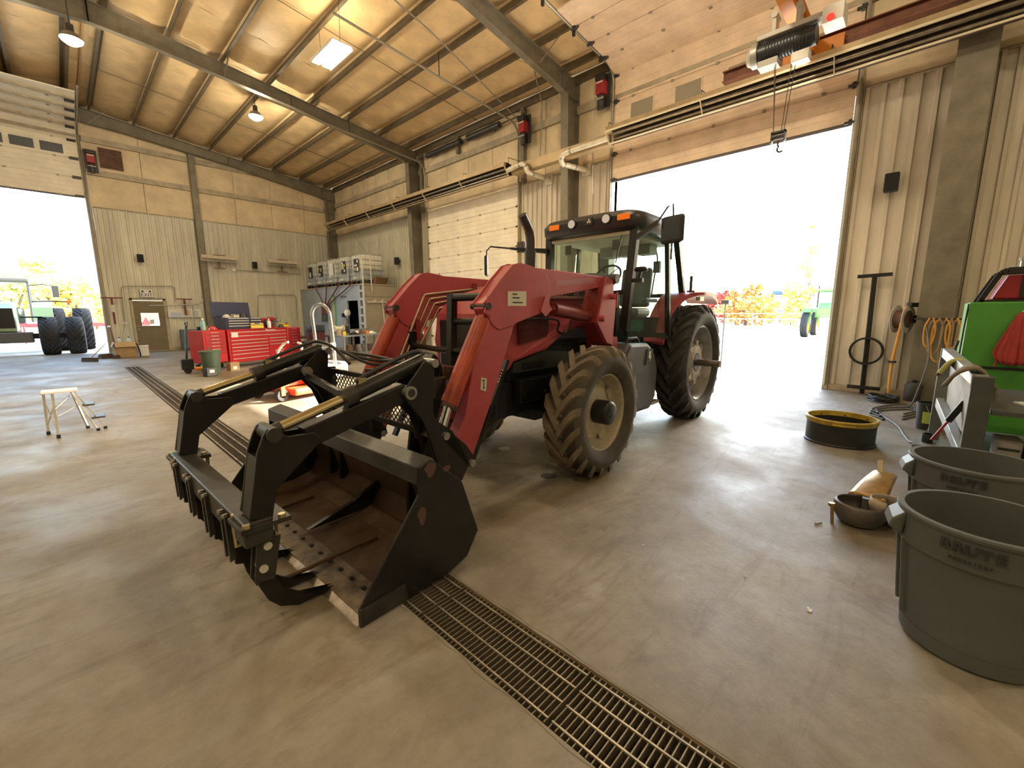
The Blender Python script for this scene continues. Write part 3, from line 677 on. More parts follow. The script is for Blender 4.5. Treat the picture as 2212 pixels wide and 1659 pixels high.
# cab inside
st = part(MB().bb((1.62, -.26, 1.62), (2.12, .26, 1.76)), 'seat', 'cab_grey', bevel=.05); part(MB().box((2.1, 0, 2.08), (.14, .5, .62), R=Matrix.Rotation(.15, 3, 'Y')), 'backrest', 'cab_grey', st, bevel=.05); part(MB().bb((1.6, -.42, 1.84), (2.0, -.33, 1.9)), 'armrest', 'cab_grey', st, bevel=.02)
cn = part(MB().prism([(.7, 1.4), (1.0, 1.4), (1.05, 1.9), (.95, 2.16), (.72, 2.14)], -.20, .20), 'steering_console', 'cab_grey', bevel=.05)
sw = MB(); cx, cz, tl = 1.16, 2.20, .62
ringp = [Vector((cx+.205*cos(a)*sin(tl), .205*sin(a), cz+.205*cos(a)*cos(tl)*1.0)) for a in [2*pi*i/28 for i in range(28)]]
sw.tube(ringp, .016, 8, closed=True); ctr = Vector((cx-.03, 0, cz-.02))
for k in (3, 14, 25): sw.beam(ctr, ringp[k], .025, .012)
sw.cyl(ctr, ctr+Vector((-.2, 0, -.12)), .03, 10); part(sw, 'steering_wheel', 'black_plastic', smooth=40)
part(MB().lathe([(.0, 0), (.16, 0), (.19, -.05), (.16, -.1), (0, -.11)], (.84, .02, 2.22), n=24), 'dash_hood', 'cab_grey', smooth=40)
for y, z in ((-.05, 2.60), (-.36, 2.60), (.22, 2.60)): part(MB().bb((1.5, y-.11, z-.08), (1.75, y+.11, z+.06)), 'overhead_box', mat('cab_mid', (.26, .28, .24), .7), roof)
for y in (-.35, .4): part(MB().bb((.73, y-.05, 2.5), (.755, y+.05, 2.63)), 'cab_mirror', 'black_plastic', roof, bevel=.01)
part(MB().bb((1.9, .4, 1.75), (2.1, .56, 2.6)), 'cab_pillar_trim', 'cab_grey')
part(MB().tube(bez([(1.88, -.4, 2.62), (1.9, -.42, 2.45), (1.95, -.36, 2.2), (1.93, -.34, 1.95)], 6), .012, 6), 'cab_cord', 'black_plastic'); part(MB().bb((1.9, -.46, 2.28), (1.96, -.36, 2.45)), 'radio_handset', 'cab_grey')
part(MB().bb((1.35, .38, 1.75), (1.4, .52, 1.98)).cyl((1.38, .45, 1.4), (1.38, .45, 1.8), .02, 8), 'monitor', 'cab_grey')
# wiper
part(MB().beam((.63, -.5, 2.7), (.62, -.42, 2.32), .012, .012), 'wiper', 'black', cabo)
# ---- door post light / round work lamp at the pillar
p = Tx(1385, 582, .62); lp = part(MB().lathe([(0, -.03), (.07, -.025), (.085, 0), (.06, .03), (.0, .035)], p, n=20), 'pillar_lamp', 'blk_worn', smooth=40); part(MB().beam(p+Vector((0, 0, -.02)), p+Vector((.0, .02, -.11)), .03, .03).box(p+Vector((0, .03, -.13)), (.06, .12, .05)), 'lamp_bracket', 'black', lp)
# ---- mirrors
def mirror(s):
    arm = part(MB().beam((.62, s*.70, 2.60), (.60, s*.98, 2.74), .05, .06), 'mirror_arm', 'blk_worn'); c = Vector((.60, s*1.15, 2.64))
    part(MB().tube([(.60, s*.96, 2.74), (.60, s*1.08, 2.90), (.60, s*1.14, 2.92), (.60, s*1.15, 2.80), (.60, s*1.15, 2.3)], .011, 8), 'mirror_tube', 'dark_metal', arm)
    part(MB().box(c, (.07, .30, .31), R=Matrix.Rotation(s*.25, 3, 'Z')), 'mirror_head', 'black_plastic', arm, bevel=.035)
mirror(-1)
# far mirror stands further out on a straight arm
arm = part(MB().beam((.6, .66, 2.56), (.35, 1.15, 2.62), .06, .07, w2=.04, h2=.03), 'mirror_arm', 'black'); part(MB().tube([(.36, 1.14, 2.62), (.2, 1.42, 2.66), (.16, 1.46, 2.6), (.15, 1.46, 2.35)], .012, 8), 'mirror_tube', 'black', arm)
part(MB().box((.15, 1.46, 2.38), (.05, .17, .30), R=Matrix.Rotation(-.9, 3, 'Z')), 'mirror_head', 'black_plastic', arm, bevel=.03); part(MB().bb((.42, .98, 2.56), (.5, 1.1, 2.72)), 'arm_lamp', mat('brown_plastic', (.09, .07, .055), .5), arm, bevel=.015)
# ---- rear fenders
def fender(s):
    b = MB(); c = (2.55, .92); prev = []; nn = 16
    for i in range(nn+1):
        a = radians(162-i*(162-58)/nn); R = 1.15-.05*max(0, (i/nn-.4)); x, z = c[0]+R*cos(a), min(c[1]+R*sin(a), 2.0-.04*abs(cos(a)))
        xi, zi = c[0]+(R-.03)*cos(a), c[1]+(R-.03)*sin(a)-(.02 if c[1]+R*sin(a) > 1.98 else 0); zi = min(zi, z-.02)
        y0, y1 = s*.46, s*(.76+.2*min(1, max(0, (i/nn-.28)*3)))
        prev.append([(x, y0, z), (x, y1, z), (xi, y1, zi-.03), (xi, y0, zi)])
    vs = [p for q in prev for p in q]; fs = [[i*4+j, i*4+4+j, i*4+4+(j+1) % 4, i*4+(j+1) % 4] for i in range(nn) for j in range(4)] + [[0, 1, 2, 3], [nn*4+3, nn*4+2, nn*4+1, nn*4]]
    b.add(vs, fs); f = part(b, 'fender', 'red', smooth=40)
    part(MB().prism([(1.45, .55), (1.8, .55), (2.0, 1.25), (1.47, 1.3)], s*.44, s*.60), 'fender_skirt', 'engine', f, bevel=.03)
    part(MB().bb((2.25, s*.9, 1.86), (2.42, s*.965, 1.92)), 'reflector', 'rim_tan', f)
both(fender)
part(MB().cyl((2.35, -.78, 1.98), (2.35, -.78, 2.24), .022, 10).cyl((2.35, -.78, 1.98), (2.35, -.78, 2.02), .06, 12), 'beacon_stub', 'dark_metal')
# ---- fuel tank and steps
tp = [(.25, .42), (.95, .40), (1.12, .55), (1.14, .95), (1.0, 1.18), (.80, 1.30), (.30, 1.32), (.18, 1.2), (.18, .6)]
ft = part(MB().prism(tp, -.84, -.44), 'fuel_tank', 'grey_plastic', bevel=.045)
part(MB().cyl((.86, -.62, 1.24), (.92, -.62, 1.42), .05, 16).cyl((.91, -.62, 1.40), (.93, -.62, 1.45), .065, 16), 'filler_neck', 'black_plastic', ft, smooth=40)
part(MB().tube([(.34, -.76, 1.31), (.36, -.76, 1.37), (.6, -.76, 1.37), (.68, -.76, 1.30)], .018, 8), 'tank_handle', 'black_plastic', ft, smooth=40)
part(MB().prism([(.72, 1.02), (.93, 1.02), (.93, 1.22), (.76, 1.22)], -.842, -.85), 'tank_label', 'black', ft); part(MB().prism([(.80, 1.19), (.86, 1.19), (.84, 1.13), (.88, 1.13), (.82, 1.05), (.83, 1.10), (.79, 1.10)], -.852, -.854), 'label_print', 'decal', ft)
part(MB().prism(tp, .44, .84), 'toolbox_tank', 'grey_plastic', bevel=.045)
part(MB().bb((1.2, -.75, .40), (1.45, -.5, .44)).bb((1.2, -.7, .44), (1.23, -.55, .7)), 'step', mat('step_metal', (.5, .47, .42), .4, .6))
# ---- loader mount posts
mp = poly([(1309, 598), (1323, 605), (1324, 636), (1330, 648), (1321, 745), (1309, 740), (1289, 697), (1302, 628)], -.76)
for s in (-1, 1):
    po = part(MB().prism(mp, s*.77, s*.745), 'loader_post', 'red', bevel=.004); part(MB().prism([(x-.02, z) for x, z in mp], s*.745, s*.55), 'post_box', 'red_dull', po)
    part(MB().prism([(.02, 1.0), (.2, 1.0), (.14, 1.4), (.0, 1.42)], s*.74, s*.4), 'post_foot', 'red_dull', po)
    c = T(1317, 603, -.7); part(MB().cyl((c.x, s*.80, c.z), (c.x, s*.5, c.z), .055, 18), 'pivot_pin', 'dark_metal', po, smooth=40)
    c = T(1299, 688, -.78); part(MB().cyl((c.x, s*.74, c.z), (c.x, s*.83, c.z), .035, 14), 'pin', 'red', po, smooth=40)
    c = T(1322, 641, -.78); part(MB().cyl((c.x, s*.76, c.z), (c.x, s*.83, c.z), .03, 12).beam((c.x+.02, s*.83, c.z+.05), (c.x+.02, s*.83, c.z-.12), .012, .02), 'lock_handle', 'red', po)
# ---- loader arms
ap = poly([(1312, 598.5), (1240, 588.5), (1153, 577.5), (1123.4, 568.8), (1108, 573), (1083, 603), (1058, 640), (1045, 655), (1044, 668), (1055, 686), (1040, 715), (1022, 796), (1006, 898), (989, 941), (975, 1005), (1000, 1039), (1021, 987), (1062, 868), (1099, 743), (1110, 704), (1118, 697), (1177, 674), (1190, 641.5), (1304, 619.7)], -.71)
kp = poly([(1153, 576), (1123.4, 567), (1108, 572), (1083, 602), (1057, 639), (1044, 655), (1056, 687), (1066, 703), (1078, 712), (1110, 703), (1118, 696), (1177, 673), (1187, 656), (1188, 640), (1188, 610), (1178, 590)], -.722)
for s in (-1, 1):
    ar = part(MB().prism(ap, s*.71, s*.59), 'loader_arm', 'red', bevel=.008)
    part(MB().prism(kp, s*.722, s*.708), 'knee_plate', 'red', ar, bevel=.004); part(MB().prism(kp, s*.578, s*.592), 'knee_plate', 'red', ar, bevel=.004)
    c = T(1057, 661, -.75); part(MB().cyl((c.x, s*.75, c.z), (c.x, s*.55, c.z), .028, 16), 'pin', 'dark_metal', ar, smooth=40)
    part(MB().prism(poly([(1055, 641), (1068, 655), (1062, 684), (1048, 676)], -.74), s*.735, s*.722), 'gusset', 'red', ar)
    part(MB().prism(poly([(1177, 640), (1192, 668), (1178, 684), (1168, 672)], -.735), s*.74, s*.722), 'lug_bracket', 'red', ar)
    l = part(MB().prism(poly([(1098, 629), (1138, 629), (1138, 661), (1098, 661)], -.73), s*.722, s*.7245), 'decal', mat('sticker', (.62, .6, .46), .5), ar)
    part(MB().prism(poly([(1041, 815), (1053, 818), (1051, 846), (1039, 842)], -.72), s*.712, s*.714), 'decal', 'sticker', ar)
    if s < 0:
        c = T(1046, 830, -.72)
        part(MB().prism([(c.x-.012, c.z-.035), (c.x+.012, c.z-.035), (c.x+.004, c.z-.02), (c.x+.004, c.z+.03), (c.x-.004, c.z+.03), (c.x-.004, c.z-.02)], -.716, -.7145).prism([(c.x-.02, c.z+.03), (c.x+.02, c.z+.03), (c.x+.02, c.z+.036), (c.x-.02, c.z+.036)], -.716, -.7145), 'decal_print', 'black', ar)
        c = T(1118, 645, -.72)
        for k, (w, dz) in enumerate(((.06, .03), (.09, 0.), (.13, -.04))): part(MB().bb((c.x-.07, -.727, c.z+dz), (c.x-.07+w, -.7247, c.z+dz+.012)), 'decal_print', 'dark_metal', ar)
        part(MB().prism([(T(px, py, -.72).x, T(px, py, -.72).z) for px, py in ((1201, 617), (1206, 606), (1285, 600), (1288, 612))], -.7125, -.7115), 'faded_decal', mat('faded', (.40, .13, .17), .45), ar)
    # lift cylinder between knee and post
    a, bq = T(1186, 666, -.65), T(1297, 688, -.65); a.y = bq.y = s*.65
    cy = part(MB().cyl(a.lerp(bq, .06), a.lerp(bq, .86), .068, 24), 'lift_cylinder', mat('red_cyl', (.24, .035, .03), .35, .2, .25, 4), smooth=40); part(MB().cyl(a, a.lerp(bq, .1), .045, 16), 'cylinder_eye', 'red_cyl', cy, smooth=40); part(MB().cyl(a.lerp(bq, .84), bq, .035, 16), 'rod', 'red_cyl', cy, smooth=40)
    # tilt cylinder down the front of the arm
    a, bq, cq = T(1050, 672, -.65), T(970, 873, -.65), T(952, 938, -.65)
    for q in (a, bq, cq): q.y = s*.65
    cy = part(MB().cyl(a.lerp(bq, .1), bq, .072, 24), 'tilt_cylinder', 'red_orange', smooth=40); part(MB().cyl(bq.lerp(a, .0), bq+(bq-a)*.035, .08, 24), 'gland', mat('gland', (.09, .045, .03), .5, .3), cy, smooth=40)
    part(MB().cyl(bq, cq, .036, 20), 'rod', 'chrome', cy, smooth=40); part(MB().cyl(a+Vector((0, .06, 0)), a-Vector((0, .06, 0)), .06, 18).beam(a, a.lerp(bq, .12), .07, .07), 'clevis', 'red_orange', cy)
    d = (bq-a).normalized(); off = Vector((d.z, 0, -d.x))*-.085
    part(MB().tube([a.lerp(bq, .18)+off, a.lerp(bq, .9)+off], .012, 8), 'oil_pipe', 'red', cy)
    # curved black link and pin
    lk = poly([(952, 934), (964, 935), (985, 944), (1004, 960), (1020.6, 984), (1023, 997), (1016, 1007.5), (1008.6, 1006), (992, 989.6), (975, 972), (954, 951.6)], -.74)
    k = part(MB().prism(lk, s*.76, s*.735), 'tilt_link', 'blk_steel', bevel=.004); part(MB().prism(lk, s*.56, s*.535), 'link_plate', 'blk_steel', k)
    for px, py, r in ((960, 941, .03), (1017, 999, .03)):
        c = T(px, py, -.76); part(MB().cyl((c.x, s*.79, c.z), (c.x, s*.52, c.z), r, 14), 'pin', 'galv', k, smooth=40)
    a, bq = T(1096, 778, -.6), T(1020, 996, -.6); a.y = bq.y = s*.585; part(MB().beam(a, bq, .035, .06, up=(0, 1, 0)), 'parallel_bar', 'blk_steel')
    for q in range(5):
        c = T(1084-q*2, 800+q*6, -.6); part(MB().cyl((c.x, s*.61, c.z), (c.x, s*.6, c.z), .008, 8), 'chain_link', 'decal')
# cross tube and valve block between the arms
c = T(940, 840, -.3); part(MB().cyl((-2.02, -.6, .95), (-2.02, .6, .95), .075, 18).bb((-2.1, -.58, .75), (-2.0, .58, 1.05)), 'cross_tube', 'red_dull', bevel=.01)
rr = random.Random(5)
vb = part(MB().bb((-2.42, -.52, .92), (-2.3, -.40, 1.18)), 'valve_block', 'dark_metal', bevel=.01)
for k in range(5): part(MB().cyl((-2.43, -.46, .95+k*.05), (-2.50, -.46, .95+k*.05), .018, 8), 'coupler', 'galv', vb)
for k in range(6):
    part(MB().tube(bez([(-2.62, -.70+.03*k, 1.34), (-2.5, -.62+.03*k, 1.36+.02*rr.random()), (-2.36, -.52+.03*k, 1.30-.05*rr.random()), (-2.30-.03*k, -.44+.02*k, 1.14), (-2.38, -.46, .98+.03*k)], 6), .014, 8), 'hydraulic_hose', 'hose')
for k in range(3):
    part(MB().tube(bez([(-2.6, .70-.04*k, 1.34), (-2.42, .5-.05*k, 1.30-.04*k), (-2.3, .2-.1*k, 1.26), (-2.2, -.1-.1*k, 1.22), (-2.3, -.42, 1.1)], 6), .014, 8), 'hydraulic_hose', 'hose')
# steel lines along the inside of the far arm
for k in range(4):
    o = k*13; pts = [T(1046-k*3, 622+o*.55, .57), T(917+o*.8, 637+o*.75, .57), T(868+o*.75, 763+o*.1, .57), T(848+o*.7, 806, .57)]
    part(MB().tube([pts[0], pts[1].lerp(pts[0], .04), pts[1], pts[1].lerp(pts[2], .06), pts[2], pts[3]], .014, 8), 'hydraulic_line', 'hyd_line', smooth=50)
for px, py in ((1022, 633), (898, 712)):
    c = T(px, py, .57); part(MB().box(c+Vector((.02, -.01, 0)), (.05, .03, .22)), 'line_clamp', 'red_dull')
part(MB().tube(bez([T(1105, 692, -.6)+Vector((0, .1, 0)), T(1200, 690, -.5), T(1205, 715, -.5), T(1222, 718, -.5), T(1236, 690, -.5)], 8), .012, 8), 'hose_loop', 'hose')
# ---- bucket
bs = [(-3.507, 0.), (-3.505, .09), (-3.09, .62), (-3.085, .787), (-2.985, .815), (-2.75, .605), (-2.613, .21), (-2.72, .06), (-2.89, .012)]
bk = MB(); sh = [(-3.30, .012), (-2.9, .03), (-2.74, .075), (-2.65, .21), (-2.70, .38), (-2.79, .59), (-2.90, .72)]
vs = []; k = len(sh)
for yy in (-1.19, 1.19):
    vs += [(x, yy, z) for x, z in sh] + [(x+.012, yy, z-.006) for x, z in sh]
bk.add(vs, [[i, i+1, 2*k+i+1, 2*k+i] for i in range(k-1)] + [[k+i, 3*k+i, 3*k+i+1, k+i+1] for i in range(k-1)])
bucket = part(bk, 'bucket', 'rust_floor')
for s in (-1, 1):
    part(MB().prism(bs, s*1.20, s*1.182), 'side_plate', 'blk_worn' if 0 else 'blk_steel', bucket, bevel=.003)
    part(MB().prism([(-3.51, 0), (-3.505, .10), (-3.22, .11), (-3.2, .01)], s*1.215, s*1.20), 'side_cutter', 'blk_worn', bucket)
part(MB().prism([(-3.52, .0), (-3.30, .0), (-3.28, .03), (-3.46, .026)], -1.19, 1.19), 'cutting_edge', 'bare_steel', bucket)
part(MB().prism([(-3.48, .027), (-3.36, .029), (-3.36, .034), (-3.48, .030)], -1.17, 1.17), 'wear_strip', mat('edge_worn', (.4, .36, .31), .3, .8, .4, 12), bucket)
for i in range(16): part(MB().cyl((-3.345, -1.1+i*.147, .03), (-3.345, -1.1+i*.147, .036), .017, 8), 'edge_bolt', 'black', bucket)
part(MB().prism([(-3.095, .68), (-3.09, .79), (-2.975, .822), (-2.90, .72), (-2.96, .66)], -1.185, 1.185), 'top_bar', 'blk_worn', bucket, bevel=.006)
part(MB().prism([(-3.283, .05), (-2.9, .155), (-2.63, .28), (-2.66, .1), (-2.8, .06)], -.02, .02), 'bucket_rib', 'blk_steel', bucket)
for y0, x0, x1 in ((-.55, -3.66, -2.98), (.54, -3.34, -2.98)): part(MB().cyl((x0, y0, .07 if x0 < -3.5 else .045), (x1, y0+.06, .045), .014, 8), 'weld_bar', 'rust_floor', bucket)
# scuffs: bare patches on the near side plate
for px, py, w, h in ((930, 1015, .04, .05), (912, 1115, .03, .06), (965, 1012, .03, .02)):
    c = T(px, py, -1.2); part(MB().prism([(c.x+w*cos(a)*(1+.3*sin(3*a)), c.z+h*sin(a)) for a in [2*pi*i/9 for i in range(9)]], -1.2008, -1.2004), 'scuff', mat('scuff', (.10, .055, .045), .6), bucket)
# ---- grapple towers, arms, tines
YG = .80
tw = poly([(912, 779), (933, 791), (930, 890), (957, 963), (972, 1022), (940, 1002), (925, 950), (907, 905), (874, 866), (865, 853), (880, 825)], -.84)
gp = poly([(569.8, 923), (577, 925), (593, 932), (617, 939.3), (673, 930.3), (683.7, 943), (682, 953.8), (589.6, 1053), (582, 1116), (532, 1116), (542.6, 1028), (548, 975.5), (560, 940)], -.80)
hb = poly([(548, 1154), (599, 1148), (587, 1241), (544, 1253)], -.76)
tn = poly([(545, 1235), (555, 1262), (575, 1290), (600, 1302), (640, 1305), (700, 1295), (742, 1280), (690, 1277), (640, 1272), (612, 1265), (592, 1248), (585, 1225)], -.74)
tn = [(x, max(z, .012)) for x, z in tn]
piv = T(874.8, 846.4, -.81); tt = T(926.6, 783.2, -.81); arm0 = T(660, 945, -.80); ear = T(580, 934, -.78); rodj = T(752, 858, -.79); brl = T(915, 781, -.81)
for s in (-1, 1):
    def Y(v, y): return Vector((v.x, s*y, v.z))
    to = part(MB().prism(tw, s*.87, s*.85), 'grapple_tower', 'blk_steel', bevel=.004); part(MB().prism(tw, s*.73, s*.71), 'tower_plate', 'blk_steel', to, bevel=.004)
    part(MB().beam(Vector((-2.72, s*.79, .82)), Vector((-2.62, s*.79, 1.08)), .14, .012), 'tower_web', 'blk_steel', to)
    for v, r in ((piv, .045), (tt, .03)): part(MB().cyl(Y(v, .885), Y(v, .69), r, 18), 'pin', 'galv', to, smooth=40)
    part(MB().cyl(Y(piv, .888), Y(piv, .886), .028, 16), 'pin_head', 'dark_metal', to)
    ga = part(MB().beam(Y(piv, .79), Y(arm0, .78), .10, .12), 'grapple_arm', 'blk_steel', bevel=.006)
    for y in (.85, .71): part(MB().prism(gp, s*y, s*(y-.018)), 'arm_plate', 'blk_steel', ga, bevel=.004)
    part(MB().prism(poly([(548, 985), (575, 985), (582, 1116), (534, 1116)], -.80), s*.835, s*.71), 'arm_post', 'blk_steel', ga)
    part(MB().cyl(Y(ear, .87), Y(ear, .68), .04, 16), 'pin', 'dark_metal', ga, smooth=40)
    c = T(565, 1122, -.8); part(MB().bb((c.x-.12, s*.88, c.z-.02), (c.x+.12, s*.66, c.z+.005)), 'clamp_plate', 'blk_worn', ga)
    for dx in (-.09, .08):
        for y in (.68, .86): part(MB().cyl((c.x+dx, s*y, c.z), (c.x+dx, s*y, c.z+.025), .02, 6), 'bolt', 'brass', ga)
    part(MB().tube([(c.x-.1, s*.69, c.z), (c.x-.1, s*.69, c.z-.15), (c.x+.1, s*.69, c.z-.15), (c.x+.1, s*.69, c.z)], .014, 8), 'u_bolt', 'brass', ga)
    gc = part(MB().cyl(Y(rodj, .78).lerp(Y(brl, .78), .0), Y(brl, .78), .05, 20), 'grapple_cylinder', 'blk_steel', smooth=40)
    d0 = (Y(brl, .78)-Y(rodj, .78)).normalized(); part(MB().cyl(Y(rodj, .78)-d0*.03, Y(rodj, .78)+d0*.05, .06, 20), 'gland', 'blk_worn', gc, smooth=40)
    part(MB().cyl(Y(ear, .78).lerp(Y(rodj, .78), .12), Y(rodj, .78), .028, 18), 'rod', 'rod_gold', gc, smooth=40); part(MB().cyl(Y(ear, .78), Y(ear, .78).lerp(Y(rodj, .78), .14), .034, 14), 'rod_eye', 'dark_metal', gc)
    u = Vector((0, 0, .075)); q = Y(rodj, .78)+d0*.1+u; part(MB().tube(bez([q-u*.4, q, q+d0*.35+u*.2, Y(brl, .78)+u*.9, Y(brl, .7)+Vector((.05, -s*.1, .02)), Y(brl, .62)+Vector((.1, -s*.2, -.12))], 6), .015, 8), 'hose', 'hose', gc); part(MB().box(q-u*.3, (.05, .04, .05)), 'hose_port', 'brass', gc)
    part(MB().tube(bez([Y(brl, .76)+u*.5, Y(brl, .74)+Vector((-.02, 0, -.15)), Y(brl, .7)+Vector((.06, 0, -.36)), Y(brl, .66)+Vector((.16, 0, -.4))], 6), .013, 8), 'hose', 'hose', gc)
bm_ = part(MB().bb((-3.915, -.86, .50), (-3.775, .86, .635)), 'grapple_beam', 'blk_worn', bevel=.01)
def tine(y, big):
    to = part(MB().prism(tn, y-.016, y+.016), 'tine', 'blk_steel', bevel=.004)
    if big:
        for d in (-.035, .035): part(MB().prism(hb, y+d-.009, y+d+.009), 'tine_holder', 'blk_worn', to, bevel=.003)
        for x, z in ((-3.80, .46), (-3.83, .34)): part(MB().cyl((x, y-.055, z), (x, y+.055, z), .022, 12), 'bolt', 'decal', to, smooth=40)
    else:
        part(MB().prism([(-3.90, .5), (-3.79, .5), (-3.80, .27), (-3.90, .30)], y-.014, y+.014), 'tine_shank', 'blk_steel', to)
        for d in (-.04, .04):
            part(MB().prism([(-3.935, .62), (-3.917, .62), (-3.90, .36), (-3.93, .34)], y+d-.013, y+d+.013), 'strap', 'blk_worn', to); part(MB().cyl((-3.945, y+d, .61), (-3.92, y+d, .61), .014, 8), 'nut', 'galv', to)
for y, big in ((-.77, 1), (-.57, 0), (-.17, 0), (.23, 0), (.62, 0), (.78, 1)): tine(y, big)
# ---- guard screens behind the bucket
sc = MB(); pit = .055; rz0, rz1 = .84, 1.17
for a in (-1, 1):
    k = -.66-(rz1-rz0)
    while k < .66+(rz1-rz0):
        p0 = (k, rz0) if a > 0 else (k, rz1); p1 = (k+(rz1-rz0), rz1) if a > 0 else (k+(rz1-rz0), rz0)
        def cl(p, q, lo, hi):
            if p[0] > hi or q[0] < lo: return None
            f = lambda x: p[1]+(q[1]-p[1])*(x-p[0])/(q[0]-p[0])
            x0, x1 = max(p[0], lo), min(q[0], hi); return (x0, f(x0)), (x1, f(x1))
        c = cl(p0, p1, -.66, .66)
        if c: sc.beam((-2.70, c[0][0], c[0][1]), (-2.70, c[1][0], c[1][1]), .005, .009)
        k += pit
guard = part(MB().beam((-2.70, -.7, rz0), (-2.70, .7, rz0), .03, .04).beam((-2.70, -.7, rz1), (-2.70, .7, rz1), .03, .04).bb((-2.72, -.06, .7), (-2.66, .0, 1.24)).bb((-2.72, -.7, .78), (-2.66, -.64, 1.2)).bb((-2.72, .64, .78), (-2.66, .7, 1.2)), 'guard_screen', 'blk_steel')
tag(part(sc, 'expanded_mesh', 'blk_worn', guard), kind='stuff')
part(MB().beam(T(660, 808, .74), T(757, 862, -.05), .04, .05), 'tie_bar', 'blk_worn')
# carrier frame behind the bucket
b = MB()
for s in (-1, 1): b.prism([(-2.74, .15), (-2.5, .2), (-2.28, .5), (-2.45, .8), (-2.66, .95), (-2.72, .6)], s*.56, s*.53); b.prism([(-2.74, .15), (-2.5, .2), (-2.28, .5), (-2.45, .8), (-2.66, .95), (-2.72, .6)], s*.76, s*.73)
b.cyl((-2.55, -.76, .34), (-2.55, .76, .34), .05, 14); part(b, 'bucket_carrier', 'blk_steel')
# ================================================================ drain grates
bar0 = rod0 = None; npan = 0; y = .03-.93
gy = [.03+.93*i for i in range(-1, 20)]
names = {0: 'first grate by the floor camera end', }
for gi, y0 in enumerate(gy):
    y1 = min(y0+.922, TY1)
    if y1-y0 < .2: continue
    near = gi < 6
    lab = 'steel drain grate panel with its bearing bars, set in the floor trench' if near else 'long muddy drain grate panel in the floor trench beyond the bucket'
    lab = {0: 'steel drain grate panel two places away from the loader bucket side plate', 1: 'steel drain grate panel one place away from the loader bucket side plate', 2: 'steel drain grate panel meeting the near side plate of the loader bucket', 3: 'steel drain grate panel lying under the loader bucket'}.get(gi, 'muddy drain grate panel in the floor trench between loader bucket and back wall')
    g = empty('drain_grate', (TX0+.008, y0, -.05), 0, lab, 'drain grate', 'drain grates in the floor trench')
    tilt = random.uniform(-.004, .004); g.rotation_euler = (0, tilt, 0)
    nb = int((y1-y0)/.0302)+1; wdt = TX1-TX0-.016
    if near:
        for i in range(nb):
            if bar0 is None: o = bar0 = MB().bb((0, 0, 0), (wdt, .0055, .042)).build('bearing_bar', 'grate', g)
            else: o = dup(bar0, g)
            o.location = (random.uniform(-.003, .003), .006+i*.03, 0)
    else:
        b = MB()
        for i in range(nb): b.bb((0, .006+i*.03, 0), (wdt, .0115+i*.03, .042))
        tag(b.build('bearing_bars', 'grate_dark', g), kind='stuff')
    for x in (.03, .13, .23, .325):
        if rod0 is None: o = rod0 = MB().bb((-.004, .004, .036), (.004, .915, .046)).build('cross_rod', mat('rod_worn', (.42, .37, .28), .4, .6, .3, 15), g)
        else: o = dup(rod0, g)
        o.location = (x, 0, 0); o.scale = (1 if near else 1.6, (y1-y0)/.922, 1)
# ================================================================ lamps
def highbay(loc, label, on=True, power=115):
    x, y, z = loc; zt = ztop(x)+.02
    e = empty('high_bay_lamp', (x, y, z), 0, label, 'ceiling lamp', 'high bay lamps')
    MB().lathe([(.06, .18), (.16, .12), (.23, .0), (.225, -.005), (.15, .10), (.05, .16)], n=28).build('reflector', 'galv', e, smooth=40)
    MB().cyl((0, 0, .17), (0, 0, .34), .075, 16).build('ballast', 'dark_metal', e, smooth=40)
    MB().cyl((0, 0, .34), (0, 0, max(.4, zt-z)), .012, 8).build('stem', 'dark_metal', e)
    MB().lathe([(0, -.13), (.12, -.11), (.2, -.05), (.225, .0), (0, .006)], n=28).build('lens', 'lamp_glow', e, smooth=40)
    l = bpy.data.lights.new('bulb', 'POINT'); l.shadow_soft_size = .12; l.energy = power; l.color = (1, .85, .62)
    lo = bpy.data.objects.new('bulb', l); COL.objects.link(lo); lo.parent = e; lo.location = (0, 0, -.26)
    return e
highbay((1.01, 16.3, 8.5), 'lit round high bay lamp hanging from the roof ridge near the raised back door')
highbay((5.62, 17.95, 8.58), 'lit round high bay lamp hanging near the middle rafter above the red tool chest')
# unseen lamps added out of frame as warm fill for the interior
for x, y in ((5.6, 3.2), (-2.8, 12.), (-2.8, 3.), (-2.8, -4.2), (5.6, -4.2)):
    highbay((x, y, 8.35), 'lit round high bay lamp added out of view to fill the interior with light')
fx = empty('tube_fixture', (5.62, 11.85, 8.22), 0, 'bright twin tube ceiling light hung on chains below the purlins', 'ceiling light')
MB().prism([(-.3, .0), (-.26, .1), (.26, .1), (.3, 0), (.27, 0), (.24, .07), (-.24, .07), (-.27, 0)], -.65, .65).build('housing', 'white_paint', fx)
for s in (-1, 1):
    MB().bb((s*.04, -.62, .02), (s*.23, .62, .035)).build('tube_panel', 'lamp_tube', fx)
    MB().tube([(0, s*.55, .1), (0, s*.6, ztop(5.62)-8.2)], .006, 5).build('chain', 'dark_metal', fx)
l = bpy.data.lights.new('tubes', 'AREA'); l.shape = 'RECTANGLE'; l.size = .5; l.size_y = 1.2; l.energy = 90; l.color = (1, .82, .54)
lo = bpy.data.objects.new('tubes', l); COL.objects.link(lo); lo.parent = fx; lo.location = (0, 0, 0)
l2 = bpy.data.lights.new('added_uplight', 'AREA'); l2.shape = 'RECTANGLE'; l2.size = .45; l2.size_y = 1.2; l2.energy = 16; l2.color = (1, .80, .5)  # added upward light that brightens the ceiling above the fixture
lo = bpy.data.objects.new('added_uplight', l2); COL.objects.link(lo); lo.parent = fx; lo.location = (0, 0, .13); lo.rotation_euler = (pi, 0, 0)
